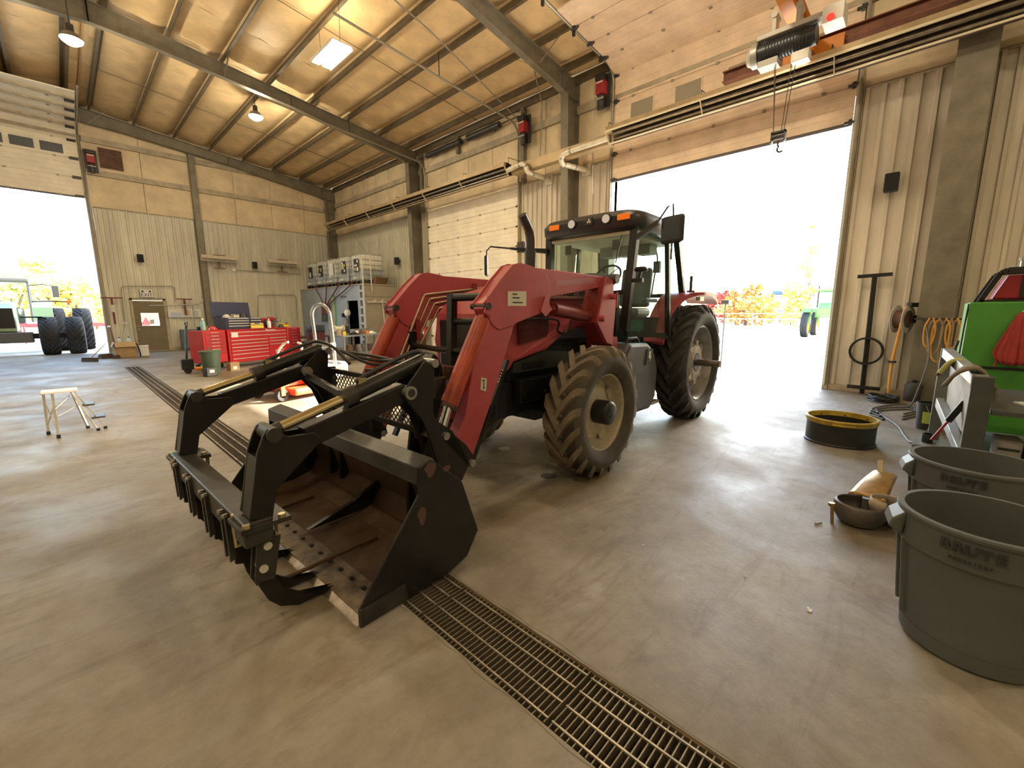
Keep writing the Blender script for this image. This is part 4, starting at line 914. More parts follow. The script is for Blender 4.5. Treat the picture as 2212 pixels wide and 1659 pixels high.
# ================================================================ radiant tube heaters along the right wall
mat('heater_out', (.42, .31, .17), .45, .2, .2, 3); mat('heater_in', (.16, .12, .10), .35, .6, .2, 5); mat('heater_tube', (.34, .29, .22), .3, .75, .3, 7); mat('lip', (.72, .63, .45), .4, .3)
hx = 10.45
sec = [(hx, 6.37), (hx+.10, 6.49), (hx+.34, 6.46), (hx+.44, 6.30), (hx+.40, 6.15), (hx+.2, 6.12)]
def heater(y0, y1, label, tan):
    e = empty('radiant_heater', (hx+.2, y0, 6.12), 0, label, 'heater'); o = Vector((-(hx+.2), -y0, -6.12))
    b = MB(); k = len(sec); vs = [(x, yy, z) for yy in (y0, y1) for x, z in sec]
    b.add(vs, [[i, i+1, k+i+1, k+i] for i in range(k-1)]); r = b.build('reflector', 'heater_in', e, solid=.006, loc=o)
    b = MB(); b.beam((hx, y0, 6.37), (hx, y1, 6.37), .03, .035); b.build('upper_lip', 'heater_out' if tan else 'lip', e, loc=o); b = MB(); b.beam((hx+.2, y0, 6.12), (hx+.2, y1, 6.12), .03, .03); b.build('lower_lip', 'heater_out' if tan else 'lip', e, loc=o)
    b = MB(); b.beam((hx+.04, y0, 6.43), (hx+.04, y1, 6.43), .1, .1); b.build('back_shell', 'heater_out', e, loc=o)
    for dx, dz in ((.17, 6.32), (.27, 6.22)): MB().cyl((hx+dx, y0+.1, dz), (hx+dx, y1-.1, dz), .045, 14).build('burner_tube', 'heater_tube', e, smooth=40, loc=o)
    n = max(2, int((y1-y0)/2.2)); 
    for i in range(n+1):
        yy = y0+(y1-y0)*i/n; b = MB(); b.beam((hx-.01, yy, 6.37), (hx+.19, yy, 6.10), .05, .012, up=(0, 1, 0)); b.build('cross_bracket', 'lip', e, loc=o)
        MB().tube([(hx+.3, yy+.1, 6.47), (hx+.3, yy+.1, 6.7), (XR-.05, yy+.1, 6.72)], .01, 6).build('hanger', 'dark_metal', e, loc=o)
    return e
heater(10.35, 24.1, 'long brown tube heater running to the far corner above the closed door', True)
heater(-5.5, 6.6, 'long tube heater with pale lips hung over the open door', False)
ch = tag(MB().bb((10.72, 6.65, 6.14), (10.97, 10.3, 6.42)).build('heater_duct', 'heater_out', bevel=.01), 'tan sheet metal duct joining the two wall heaters', 'duct')
MB().bb((10.97, 8.3, 6.2), (11.03, 8.48, 6.3)).build('duct_bracket', 'trim_tan', ch)
def flue(pts, label):
    e = empty('flue_pipe', pts[-1], 0, label, 'pipe'); o = -Vector(pts[-1])
    MB().tube(bez(pts, 5), .075, 14).build('pipe', 'cream_metal', e, smooth=50, loc=o)
    for t in (.2, .45, .7, .9):
        q = bez(pts, 8); i = int(t*(len(q)-2)); MB().cyl(q[i], q[i]+(q[i+1]-q[i]).normalized()*.05, .084, 14).build('clamp_band', 'galv', e, loc=o)
    MB().bb((XR-.05, pts[-1][1]-.16, pts[-1][2]-.16), (XR-.035, pts[-1][1]+.16, pts[-1][2]+.16)).build('wall_plate', 'cream_metal', e, loc=o)
flue([(10.6, 10.35, 6.25), (10.58, 9.75, 6.3), (10.58, 9.55, 6.22), (10.66, 9.5, 6.03), (11.1, 9.42, 5.99), (XR-.05, 9.4, 5.98)], 'cream exhaust elbow leading from the closed door heater into the wall')
flue([(10.6, 6.6, 6.25), (10.58, 7.9, 6.22), (10.58, 8.12, 6.14), (10.66, 8.17, 5.98), (10.9, 8.12, 5.97), (XR-.05, 7.95, 5.96)], 'cream exhaust elbow leading from the open door heater into the wall')
# ================================================================ door operators and shafts
def operator(loc, rz, label):
    e = empty('door_operator', loc, rz, label, 'door opener')
    MB().bb((-.12, -.13, .0), (.12, .13, .34)).build('control_box', 'red_box', e, bevel=.02)
    MB().bb((-.14, -.14, .34), (.14, .14, .5)).build('gear_cover', 'black', e, bevel=.02)
    MB().cyl((0, 0, -.02), (0, 0, -.30), .09, 18).cyl((0, 0, -.30), (0, 0, -.36), .075, 18).build('motor', 'dark_metal', e, smooth=40)
    MB().cyl((-.10, -.12, -.12), (-.10, .12, -.12), .03, 12).build('capacitor', 'galv', e, smooth=40)
    MB().bb((.1, -.2, -.3), (.16, .2, .55)).build('mount_plate', 'dark_metal', e)
    MB().bb((-.125, -.1, .27), (-.121, .1, .31)).build('label_strip', 'decal', e)
    MB().tube([(-.05, .18, -.25), (-.05, .2, -1.2), (-.05, .16, -2.6), (-.05, .21, -1.3), (-.05, .22, -.3)], .008, 5).build('hand_chain', 'galv', e)
operator((11.25, 7.28, 7.72), 0, 'red electric door opener with motor beside the raised door by the tractor')
operator((11.2, 10.2, 7.5), 0, 'red electric door opener with motor above the closed white door')
operator((1.58, 25.2, 7.72), pi/2, 'red electric door opener next to the brown louvred vent')
sh = empty('spring_shaft', (11.38, 13.4, 8.17), 0, 'dark torsion spring shaft above the closed white door', 'door shaft')
MB().cyl((0, -3.1, 0), (0, 3.0, 0), .025, 10).build('shaft', 'dark_metal', sh)
for a, b in ((-1.9, -.2), (.2, 2.4)): MB().cyl((0, a, 0), (0, b, 0), .11, 16).build('spring', 'dark_metal', sh, smooth=40)
for y in (-3., 3.): MB().cyl((0, y-.04, 0), (0, y+.04, 0), .14, 18).build('cable_drum', 'galv', sh, smooth=40)
for y in (-1.5, 2.): MB().bb((-.02, y-.04, -.05), (.2, y+.04, .05)).build('bracket', 'dark_metal', sh)
# ================================================================ hoist and crane pieces
bm = tag(MB().bb((10.9, -2.5, 6.78), (11.1, 3.9, 6.80)).bb((10.9, -2.5, 6.98), (11.1, 3.9, 7.0)).bb((10.99, -2.5, 6.8), (11.01, 3.9, 6.98)).build('crane_rail', mat('rail_brown', (.22, .085, .05), .6, .1, .3, 4)), 'red brown steel crane rail above the open door heater', 'crane rail')
for y in (-.1, 1.2, 3.7): MB().bb((11.0, y, 6.84), (XR+.05, y+.1, 6.94)).build('rail_bracket', 'rail_brown', bm)
cb = empty('crane_bridge', (9., 2.2, 6.6), 0, 'orange crane bridge beam reaching from the wall rail over the tractor', 'crane')
mat('orange', (.75, .27, .03), .45, 0, .15, 4)
MB().bb((-1.4, -.1, .0), (2.0, .1, .02)).bb((-1.4, -.1, .33), (2.0, .1, .35)).bb((-1.4, -.01, .02), (2.0, .01, .33)).build('beam', 'orange', cb)
MB().bb((1.85, -.5, .05), (2.05, .5, .3)).build('end_truck', 'orange', cb)
for s in (-1, 1): MB().cyl((-1.2, s*.0, .35), (-1.2, s*.3, 1.95), .02, 8).build('tie_rod', 'dark_metal', cb)
ht = empty('wire_hoist', (9., 2.2, 6.12), 0, 'grey electric wire hoist with hook hanging under the crane bridge', 'hoist')
MB().cyl((0, -.42, 0), (0, .42, 0), .15, 24).build('drum', mat('drum', (.03, .035, .045), .35, .3), ht, smooth=40)
for k in range(14): MB().lathe([(.155, -.01), (.165, 0), (.155, .01)], (0, -.3+k*.045, 0), 'y', 20).build('rope_turn', 'dark_metal', ht)
MB().cyl((0, .42, 0), (0, .52, 0), .19, 24).build('end_bell', 'rim_grey', ht, smooth=40); MB().cyl((0, .52, 0), (0, .60, 0), .17, 24, .12).build('end_cap', mat('hoist_grey', (.42, .40, .35), .45), ht, smooth=40)
MB().bb((-.13, -.5, .17), (.13, .45, .25)).build('frame', 'hoist_grey', ht, bevel=.01)
for y in (-.15, .2): MB().bb((-.1, y-.03, .25), (.1, y+.03, .47)).cyl((-.12, y, .5), (.12, y, .5), .05, 12).build('trolley_wheel', 'hoist_grey', ht)
MB().bb((-.2, -.78, .02), (.16, -.5, .26)).build('control_box', 'white_paint', ht, bevel=.01)
MB().cyl((-.205, -.62, .08), (-.25, -.62, .05), .05, 14).build('warning_light', mat('red_light', (.8, .06, .04), .3, emit=.4), ht, smooth=40)
MB().bb((-.1, -.35, -.34), (.1, -.1, -.19)).build('motor_box', 'white_paint', ht, bevel=.01)
MB().bb((-.12, .1, -.26), (.12, .4, -.16)).build('rope_guide', 'hoist_grey', ht)
for dx, y in ((-.04, .14), (.04, .18), (-.04, -.12), (.04, -.16)): MB().cyl((dx, y, -.1), (dx, .01+y*.45, -1.36), .006, 6).build('rope', 'dark_metal', ht)
MB().bb((-.05, -.11, -1.52), (.05, -.09, -1.34)).bb((-.05, .09, -1.52), (.05, .11, -1.34)).bb((-.05, -.11, -1.37), (.05, .11, -1.34)).cyl((0, -.1, -1.42), (0, .1, -1.42), .05, 14).build('hook_block', 'dark_metal', ht)
MB().tube([(0, 0, -1.5), (0, 0, -1.56)] + [Vector((0, -.045+.05*cos(a), -1.63+.05*sin(a))) for a in [pi*.3-k*.42 for k in range(9)]], .016, 8).build('hook', 'dark_metal', ht)
# ================================================================ wall speakers
def speaker(loc, rz, label):
    e = empty('wall_speaker', loc, rz, label, 'speaker', 'small black wall speakers')
    MB().bb((-.11, -.10, -.17), (.11, .06, .17)).build('cabinet', 'black_plastic', e, bevel=.02); MB().bb((-.095, -.108, -.155), (.095, -.10, .155)).build('grille', mat('cloth_blk', (.018, .018, .02), .9), e); MB().bb((-.03, .06, -.03), (.03, .17, .03)).build('bracket', 'dark_metal', e)
speaker(onY(303, 558, 25.28), 0, 'black wall speaker above the exit sign'); speaker(onY(550, 573, 25.28), 0, 'black wall speaker between the two long wall lights')
speaker(onX(858, 564, 11.42), -pi/2, 'black wall speaker behind the white totes'); speaker(onX(1926, 395, 11.42), -pi/2, 'black wall speaker beside the open door above the T shaped bar')
# dark hanging fluorescent lights on the back wall
def strip_light(c, label, tilt):
    e = empty('strip_light', c, tilt, label, 'wall light'); 
    MB().prism([(-.30, .06), (-.12, .22), (.06, .16), (.10, -.06), (.07, -.05), (.03, .13), (-.12, .18), (-.28, .05)], -.74, .74, 'x').build('reflector', 'cream_metal', e)
    for y, z in ((-.14, .08), (-.03, .02)): MB().cyl((-.70, y, z), (.70, y, z), .022, 10).build('tube', 'white_paint', e, smooth=40)
    MB().bb((-.25, -.12, .22), (.25, .0, .26)).build('ballast', 'brown_steel', e)
    MB().bb((-.03, .1, -.36), (.03, .14, .1)).bb((-.24, .06, -.38), (.24, .14, -.34)).bb((-.24, .06, -.02), (.24, .14, .02)).build('stand_off', 'brown_steel', e)
    MB().tube([(0, .1, .17), (.0, .2, .6)], .008, 5).build('chain', 'dark_metal', e)
strip_light(onY(474, 563, 25.1), 'long unlit strip light on the back wall beside the gable post', 0.); strip_light(onY(610, 572, 25.1), 'long unlit strip light on the back wall nearer the totes', 0.)
# ================================================================ exit sign, conduits, panels
c = onY(316, 634, 25.4); e = empty('exit_sign', c, 0, 'white emergency light box reading EXIT above the brown door', 'exit sign')
MB().bb((-.22, -.05, -.17), (.22, .04, .17)).build('box', 'white_paint', e, bevel=.012); text('EXIT', 'lettering', 'black', e, .2, (0, -.052, -.07), (1, 0, 0), (0, 0, 1), .004)
for s in (-1, 1): MB().cyl((s*.13, -.05, .09), (s*.13, -.075, .09), .04, 14).build('lamp_head', 'black', e, smooth=40)
def conduit(pts, label, r=.016):
    p0 = Vector(pts[0]); return tag(MB().tube([Vector(p)-p0 for p in pts], r, 6).build('conduit', 'conduit', loc=p0), label, 'conduit')
def yp(px, py, Y=25.38): return onY(px, py, Y)
conduit([yp(262, 640), yp(262, 622), yp(266, 618), yp(372, 618), yp(377, 622), yp(378, 650)], 'thin conduit looping over the exit sign and door')
conduit([yp(264, 640), yp(270, 697)], 'thin conduit dropping to the light switch beside the exit door')
conduit([yp(557, 690), yp(557, 640), yp(560, 637), yp(635, 637), yp(640, 642), yp(642, 690)], 'thin conduit looping on the back wall behind the tool chest')
conduit([yp(505, 583), yp(650, 592)], 'thin level conduit on the back wall under the strip lights')
o = tag(MB().cyl((0, .02, 0), (0, -.05, 0), .075, 18).build('round_bulb', mat('bulb_white', (.85, .83, .75), .3), smooth=40, loc=yp(505, 583)), 'round white bulb on the back wall conduit', 'bulb')
o = tag(MB().bb((-.07, -.03, -.05), (.07, .03, .05)).build('light_switch', 'white_paint', bevel=.006, loc=yp(270, 698)), 'small white switch box left of the exit door', 'switch'); MB().bb((-.015, -.04, -.02), (.015, -.03, .02)).build('toggle', 'black', o)
def red_T(px0, py0, px1, py1, label, w=.42, tagged=False):
    a, b = yp(px0, py0, 25.2), yp(px1, py1, 25.2); e = empty('t_stand', (b.x, 25.2, b.z), 0, label, 'stand'); h = a.z-b.z
    MB().bb((-w, -.03, h-.05), (w, .03, h)).build('cross_bar', mat('dark_red', (.17, .025, .03), .5), e); MB().bb((-.035, -.03, 0), (.035, .03, h-.05)).build('post', 'dark_red', e); MB().bb((-.02, .03, h*.5), (.02, .25, h*.5+.04)).build('wall_tie', 'dark_red', e)
    if tagged: MB().bb((-.06, -.04, h*.45), (.06, -.031, h*.72)).build('hang_tag', 'decal', e)
red_T(240, 642, 249, 700, 'dark red T shaped stand with a tag left of the exit door', .34, True); red_T(398, 645, 402, 680, 'dark red T shaped stand between the exit door and the gable post', .3)
# panels to the right of the exit door
pb = tag(MB().bb((0, 0, 0), (1.28, .05, .40)).build('notice_board', 'white_paint', bevel=.005, loc=yp(364, 686, 25.36)), 'pale notice board on the back wall right of the exit door', 'board')
for x, z, w, h, mm in ((.1, .02, .42, .2, 'sheet_blue'), (.62, .12, .2, .22, 'sheet_yel'), (.95, .06, .2, .26, 'sheet_grey')):
    mat('sheet_blue', (.55, .62, .75), .6); mat('sheet_yel', (.62, .55, .25), .6); mat('sheet_grey', (.6, .6, .56), .6); MB().bb((x, -.02, z), (x+w, -.002, z+h)).build('sheet', mm, pb)
# wall bracket pipe rail
e = empty('pipe_rail', yp(440, 700, 24.9), 0, 'chrome pipe arm on a post beside the gable post', 'pipe')
o0 = -Vector(yp(440, 700, 24.9)); MB().tube(bez([yp(322, 660, 24.9), yp(400, 659, 24.9), yp(428, 657, 24.9), yp(438, 650, 24.9), yp(436, 640, 24.9)], 5), .03, 10).build('arm', 'galv', e, smooth=50, loc=o0); MB().cyl(yp(416, 660, 24.9), yp(424, 742, 24.9), .028, 10).build('post', 'galv', e, loc=o0)
# long conduits under the roof
def roofpipe(pts, label, r=.02): conduit(pts, label, r)
roofpipe([(2.9, 9.6, ztop(2.9)-.06), (7.5, 10.1, ztop(7.5)-.1), (11.3, 10.55, 8.05), (11.42, 10.55, 7.9), (11.45, 10.55, 6.3)], 'bright conduit crossing under the purlins down to the closed door opener')
roofpipe([(9.95, 8.65, 8.33), (11.3, 9.5, 8.2), (11.42, 9.6, 8.0), (11.45, 9.7, 6.4)], 'short bent conduit by the rafter knee next to the opener')
# ================================================================ things at the back of the shop
mat('tool_red', (.50, .02, .025), .3, 0, .12, 2, coat=.3); mat('tool_red_dk', (.33, .015, .02), .35); mat('tool_blue', (.025, .03, .075), .35); mat('drawer_pull', (.75, .72, .66), .3, .7); mat('card', (.40, .27, .14), .8, 0, .15, 4); mat('green_can', (.075, .115, .08), .55, 0, .15, 4)
def spot(name, loc, rz, label, cat, group=None): return empty(name, loc, rz, label, cat, group)
# ---- red roller tool chest
tcw = .439; tc = spot('tool_chest', (3.48, 15.51, 0), tcw, 'wide red roller tool chest with side lockers and white drawer pulls', 'tool chest')
Wm = 2.24
MB().bb((0, 0, .15), (Wm, .68, 1.16)).build('cabinet', 'tool_red', tc, bevel=.012)
MB().bb((-.03, -.02, 1.16), (Wm+.03, .7, 1.2)).build('worktop', 'tool_red_dk', tc, bevel=.008)
def drawer(x0, x1, z0, z1, side=None):
    d = MB().bb((x0, -.018, z0), (x1, 0, z1)).build('drawer', 'tool_red', tc, bevel=.004); MB().bb((x0+.02, -.034, z1-.03), (x1-.02, -.018, z1-.008)).build('handle', 'drawer_pull', d); return d
z = .30
for h in (.14, .11, .11, .11, .11): drawer(.06, 1.42, z, z+h-.012); z += h
drawer(.06, 2.18, .90, 1.0); drawer(.06, 2.18, 1.01, 1.12); z = .56
for h in (.12, .11, .1): drawer(1.46, 2.18, z, z+h-.012); z += h
drawer(.06, 1.42, .18, .29); MB().bb((1.46, -.015, .18), (2.18, 0, .54)).build('door', 'tool_red', tc, bevel=.004)
text('MAC', 'lettering', 'white_paint', tc, .17, (1.86, -.02, .40), (1, 0, 0), (0, 0, 1), .003); text('TOOLS', 'lettering', 'white_paint', tc, .10, (1.86, -.02, .29), (1, 0, 0), (0, 0, 1), .003); text('Macsimizer', 'lettering', 'white_paint', tc, .09, (1.55, -.022, 1.135), (1, 0, 0), (0, 0, 1), .003)
MB().bb((.1, -.03, .95), (.32, -.022, 1.09)).build('card_label', 'white_paint', tc)
for x0, x1, dy, nm in ((-.74, -.04, .04, 'side_locker'), (Wm+.04, Wm+.64, .02, 'side_locker')):
    lk = MB().bb((x0, dy, .22), (x1, .66, 1.18)).build(nm, 'tool_red', tc, bevel=.012)
    for k in range(7):
        d = MB().bb((x0+.05, dy-.016, 1.06-k*.1), (x1-.05, dy, 1.14-k*.1)).build('small_drawer', 'tool_red_dk', lk, bevel=.004); MB().bb(((x0+x1)/2-.12, dy-.03, 1.115-k*.1), ((x0+x1)/2+.12, dy-.016, 1.13-k*.1)).build('pull', 'drawer_pull', lk)
for x in (.12, Wm-.12, -.6):
    for y in (.1, .58): MB().cyl((x-.025, y, .07), (x+.025, y, .07), .07, 14).bb((x-.04, y-.03, .07), (x+.04, y+.05, .16)).build('caster', 'black', tc)
def onchest(x, y, z=1.2): c, s = cos(tcw), sin(tcw); return Vector((3.48+x*c-y*s, 15.51+x*s+y*c, z))
# ---- blue top chest with raised lid
bc = spot('top_chest', onchest(.05, .08), tcw, 'dark blue tool top chest with raised lid on the red roller chest', 'tool chest')
MB().bb((0, 0, 0), (1.28, .52, .36)).build('cabinet', 'tool_blue', bc, bevel=.01); MB().box((.62, .53, .60), (1.34, .03, .50), R=Matrix.Rotation(-.12, 3, 'X')).build('lid', 'tool_blue', bc, bevel=.008)
for k in range(4):
    for x0, x1 in ((.05, .8), (.83, 1.24)): d = MB().bb((x0, -.015, .04+k*.08), (x1, 0, .11+k*.08)).build('drawer', 'tool_blue', bc, bevel=.003); MB().bb((x0+.02, -.03, .085+k*.08), (x1-.02, -.015, .108+k*.08)).build('handle', 'drawer_pull', d)
# clutter standing on the two chests
def clutter(x, y, z, kind, m, label, cat, s=1.):
    p = onchest(x, y, z)
    if kind == 'box': o = MB().bb((-.13*s, -.07*s, 0), (.13*s, .07*s, .11*s)).build('case', m, bevel=.012); MB().bb((-.14*s, -.075*s, .075*s), (.14*s, .075*s, .085*s)).build('case_seam', 'dark_metal', o); MB().bb((-.05*s, -.08*s, .1*s), (.05*s, -.065*s, .13*s)).build('case_handle', 'dark_metal', o)
    elif kind == 'can': o = MB().lathe([(0, 0), (.05, 0), (.05, .17), (.03, .2), (.015, .2), (.015, .24), (0, .24)], n=16).build('spray_can', m, smooth=40); MB().cyl((0, 0, .22), (0, 0, .27), .02, 10).build('cap', 'white_paint', o)
    elif kind == 'drill': o = MB().cyl((-.1, 0, .2), (.1, 0, .2), .045, 12).beam((-.03, 0, .18), (-.05, 0, .03), .045, .05).bb((-.11, -.04, 0), (.03, .04, .05)).build('power_drill', m); MB().cyl((.1, 0, .2), (.17, 0, .2), .02, 10).build('chuck', 'dark_metal', o)
    elif kind == 'vise': o = MB().bb((-.05, -.05, 0), (.05, .05, .1)).bb((-.04, -.08, .1), (.04, -.02, .2)).bb((-.04, .02, .1), (.04, .08, .2)).build('bench_vise', m); MB().cyl((0, -.16, .14), (0, .1, .14), .016, 8).build('screw', 'galv', o)
    elif kind == 'rag': o = MB().lathe([(0, .12), (.05, .11), (.1, .07), (.13, .02), (.14, 0), (0, 0)], n=11).build('shop_rag', m, smooth=60); MB().tube([(-.1, 0, .02), (0, .02, .1), (.1, 0, .03)], .012, 6).build('fold', m, o)
    o.location = p; o.rotation_euler = (0, 0, tcw+random.uniform(-.5, .5)); o.scale = (s, s, s) if kind != 'box' else (1, 1, 1); return tag(o, label, cat)
mat('yellow', (.70, .50, .03), .45); mat('blue_plastic', (.04, .1, .3), .45); mat('teal', (.2, .42, .42), .4)
clutter(1.05, .05-.02, 1.2, 'box', 'yellow', 'yellow case in front of the blue top chest drawers', 'case', 1.5)
clutter(-.55, .25, 1.2, 'can', 'teal', 'pale teal spray can on the left red locker', 'spray can', 1.3); clutter(-.25, .25, 1.2, 'rag', 'tool_red', 'crumpled red rag on the left red locker', 'rag', .9)
clutter(1.55, .3, 1.2, 'drill', 'tool_red', 'red cordless drill beside the blue top chest', 'drill', 1.4); clutter(1.8, .2, 1.2, 'drill', 'tool_red_dk', 'dark red impact wrench lying right of the drill', 'drill', 1.5); clutter(1.62, .1, 1.2, 'can', 'white_paint', 'white spray can in front of the drills', 'spray can', 1.2)
clutter(2.0, .35, 1.2, 'vise', 'galv', 'steel bench vise on the red chest', 'vise', 1.7); clutter(2.45, .3, 1.2, 'box', 'yellow', 'yellow case on the right red locker', 'case', 1.2); clutter(2.2, .2, 1.2, 'rag', 'dark_metal', 'dark rag between vise and right locker', 'rag', .8)
clutter(.25, .3, 1.56, 'rag', 'hoist_grey', 'grey rag heaped in the open blue chest', 'rag', .9); clutter(.55, .3, 1.56, 'box', 'cream_metal', 'cream case lying in the open blue chest', 'case', .9); clutter(.85, .3, 1.56, 'rag', 'black', 'black glove heap in the open blue chest', 'gloves', 1.2)
clutter(1.6, .45, 1.2, 'box', 'tool_blue', 'dark blue case behind the red drills', 'case', 2.2)
# ---- green trash can
g = spot('trash_can', (2.78, 14.5, 0), 0, 'dark green plastic trash can in front of the red tool chest', 'trash can')
MB().lathe([(0, 0), (.19, 0), (.2, .02), (.245, .60), (.265, .605), (.265, .63), (.24, .63), (.235, .60), (.19, .03), (0, .03)], n=32).build('body', 'green_can', g, smooth=35); MB().lathe([(.27, .62), (.275, .64), (.2, .66), (0, .675)], n=32).build('lid', 'green_can', g, smooth=35); MB().tube([(-.06, 0, .67), (-.05, 0, .71), (.05, 0, .71), (.06, 0, .67)], .012, 6).build('lid_handle', 'green_can', g)
# ---- hand truck / pallet jack with tall handle
j = spot('pallet_jack', (2.3, 15.0, 0), -1.55, 'black and orange pallet jack parked left of the green trash can', 'pallet jack')
MB().bb((-.1, -.14, .12), (.1, .14, .42)).build('pump_body', 'black', j, bevel=.02); MB().beam((0, 0, .4), (.0, .08, 1.32), .06, .05).build('handle_post', 'black', j); MB().tube([(-.14, .09, 1.36), (-.12, .1, 1.46), (.12, .1, 1.46), (.14, .09, 1.36), (0, .08, 1.3), (-.14, .09, 1.36)], .016, 8).build('handle_loop', 'black', j)
MB().cyl((-.05, 0, .09), (.05, 0, .09), .09, 16).build('steer_wheel', 'dark_metal', j, smooth=40)
for s in (-1, 1): MB().bb((s*.10, .14, .08), (s*.24, .45, .15)).build('fork', 'orange', j, bevel=.01); MB().cyl((s*.15, .38, .05), (s*.22, .38, .05), .05, 12).build('roller', 'dark_metal', j)
b = spot('battery_box', (2.62, 13.95, 0), .3, 'small black box with a white label on the floor by the pallet jack', 'box'); MB().bb((-.14, -.1, 0), (.14, .1, .24)).build('case', 'black', b, bevel=.015); MB().bb((-.06, -.105, .1), (.06, -.1, .18)).build('label_sheet', 'white_paint', b)
b = spot('parts_box', (3.38, 14.85, 0), .3, 'small cardboard box under the left tool locker', 'box'); MB().bb((-.13, -.1, 0), (.13, .1, .24)).build('carton', 'card', b); MB().bb((-.06, -.105, .04), (.05, -.1, .13)).build('label_sheet', 'white_paint', b)
# ---- red oil cart with pump
r = spot('oil_cart', (3.25, 17.5, 0), .3, 'tall red oil drum cart behind the red tool chest', 'cart'); MB().bb((-.2, -.2, .12), (.2, .2, 1.0)).build('tank', 'tool_red_dk', r, bevel=.03); MB().bb((-.22, -.22, 1.0), (.22, .22, 1.06)).build('tray', 'cream_metal', r); MB().cyl((.08, 0, 1.06), (.08, 0, 1.28), .06, 12).build('pump', 'orange', r); MB().cyl((-.1, .05, 1.06), (-.1, .05, 1.25), .08, 12).build('canister', 'black', r)
for s in (-1, 1): MB().cyl((s*.22, 0, .1), (s*.27, 0, .1), .1, 14).build('wheel', 'black', r)
# ---- grey cabinet at the back wall, box and junk by the left door
b = spot('steel_cabinet', (4.1, 25.0, 0), 0, 'low blue grey steel cabinet against the back wall by the gable post', 'cabinet'); MB().bb((-.36, -.28, .04), (.36, .28, .95)).build('body', mat('bluegrey', (.12, .14, .17), .5), b, bevel=.01); MB().bb((-.33, -.3, .1), (-.01, -.28, .9)).build('door', 'bluegrey', b); MB().bb((.01, -.3, .1), (.33, -.28, .9)).build('door', 'bluegrey', b)
bx = spot('cardboard_box', (1.55, 22.45, 0), .05, 'large open cardboard box by the raised back door', 'box')
MB().bb((-.31, -.25, 0), (.31, -.24, .60)).bb((-.31, .24, 0), (.31, .25, .6)).bb((-.31, -.25, 0), (-.30, .25, .6)).bb((.30, -.25, 0), (.31, .25, .6)).bb((-.31, -.25, 0), (.31, .25, .02)).build('carton', 'card', bx); MB().box((0, -.28, .52), (.62, .008, .2), R=Matrix.Rotation(-.35, 3, 'X')).build('flap', mat('card_lt', (.5, .36, .2), .8), bx); MB().box((-.345, 0, .52), (.008, .5, .2), R=Matrix.Rotation(.4, 3, 'Y')).build('flap', 'card_lt', bx)
mat('jug', (.55, .66, .72), .4, 0, .1, 3)
for k, (x, y) in enumerate(((-.12, -.05), (.16, .0))):
    o = MB().lathe([(0, 0), (.07, 0), (.075, .14), (.05, .2), (.02, .22), (.02, .26), (0, .26)], n=14).build('jug', 'jug', smooth=40, loc=(1.55+x, 22.42+y, .52)); MB().cyl((0, 0, .25), (0, 0, .28), .025, 10).build('jug_cap', 'black', o); tag(o, ('pale jug with black cap standing in the cardboard box nearer the left flap', 'pale jug with black cap standing in the cardboard box nearer the exit door')[k], 'jug')
o = tag(MB().bb((-.24, -.13, 0), (.24, .13, .5)).build('box_filler', 'dark_metal', loc=(1.57, 22.45, .022)), 'dark scrap parts packed inside the cardboard box', 'scrap'); MB().cyl((-.2, -.1, .45), (.15, .1, .62), .02, 6).build('rod', 'conduit', o); MB().tube(bez([(.2, .05, .4), (.34, .0, .5), (.4, -.05, .2), (.42, 0, .0)], 6), .025, 8).build('hose_end', 'black', o)
o = spot('white_pail', (2.12, 22.6, 0), 0, 'square white plastic pail beside the cardboard box', 'pail'); MB().bb((-.15, -.14, 0), (.15, .14, .42)).build('body', 'white_paint', o, bevel=.03); MB().bb((-.16, -.15, .40), (.16, .15, .43)).build('rim', 'white_paint', o)
for k, (x, y, s) in enumerate(((1.0, 22.6, 1), (1.28, 22.25, .8))):
    o = spot('wood_block', (x, y, 0), .4+k, ('dark wooden block on the floor nearest the left door jamb', 'dark wooden block on the floor touching the cardboard box')[k], 'block'); MB().bb((-.2*s, -.13*s, 0), (.2*s, .13*s, .13*s)).build('block', mat('oldwood', (.11, .065, .045), .8, 0, .3, 6), o, bevel=.006); MB().bb((-.2*s, -.10*s, .13*s), (.15*s, .02, .17*s)).build('plank', 'oldwood', o)
o = spot('metal_prop', (1.38, 23.3, 0), 0, 'leaning metal prop with bright round cap behind the cardboard box', 'prop'); MB().cyl((0, 0, 0), (-.1, .25, 1.15), .03, 8).build('tube', 'brown_steel', o); MB().lathe([(0, .06), (.05, .05), (.07, 0), (0, -.04)], (-.1, .25, 1.17), n=14).build('cap', 'chrome', o, smooth=40); MB().cyl((.1, -.1, .0), (.28, -.2, 1.2), .012, 6).build('rod', 'conduit', o)
# ---- push broom
br = spot('push_broom', (.54, 21.42, 0), -.8, 'push broom leaning with its wooden handle near the raised back door', 'broom'); MB().bb((-.3, -.05, .09), (.3, .05, .14)).build('head', 'oldwood', br, bevel=.01)
bb_ = MB()
for i in range(40):
    x = -.29+i*.0148; bb_.beam((x, -.03, .10), (x+random.uniform(-.01, .01), -.05, 0.), .008, .03)
tag(bb_.build('bristles', 'bluegrey', br), kind='stuff'); MB().cyl((0, 0, .12), (.22, .42, .62), .014, 8).build('handle', 'card', br)
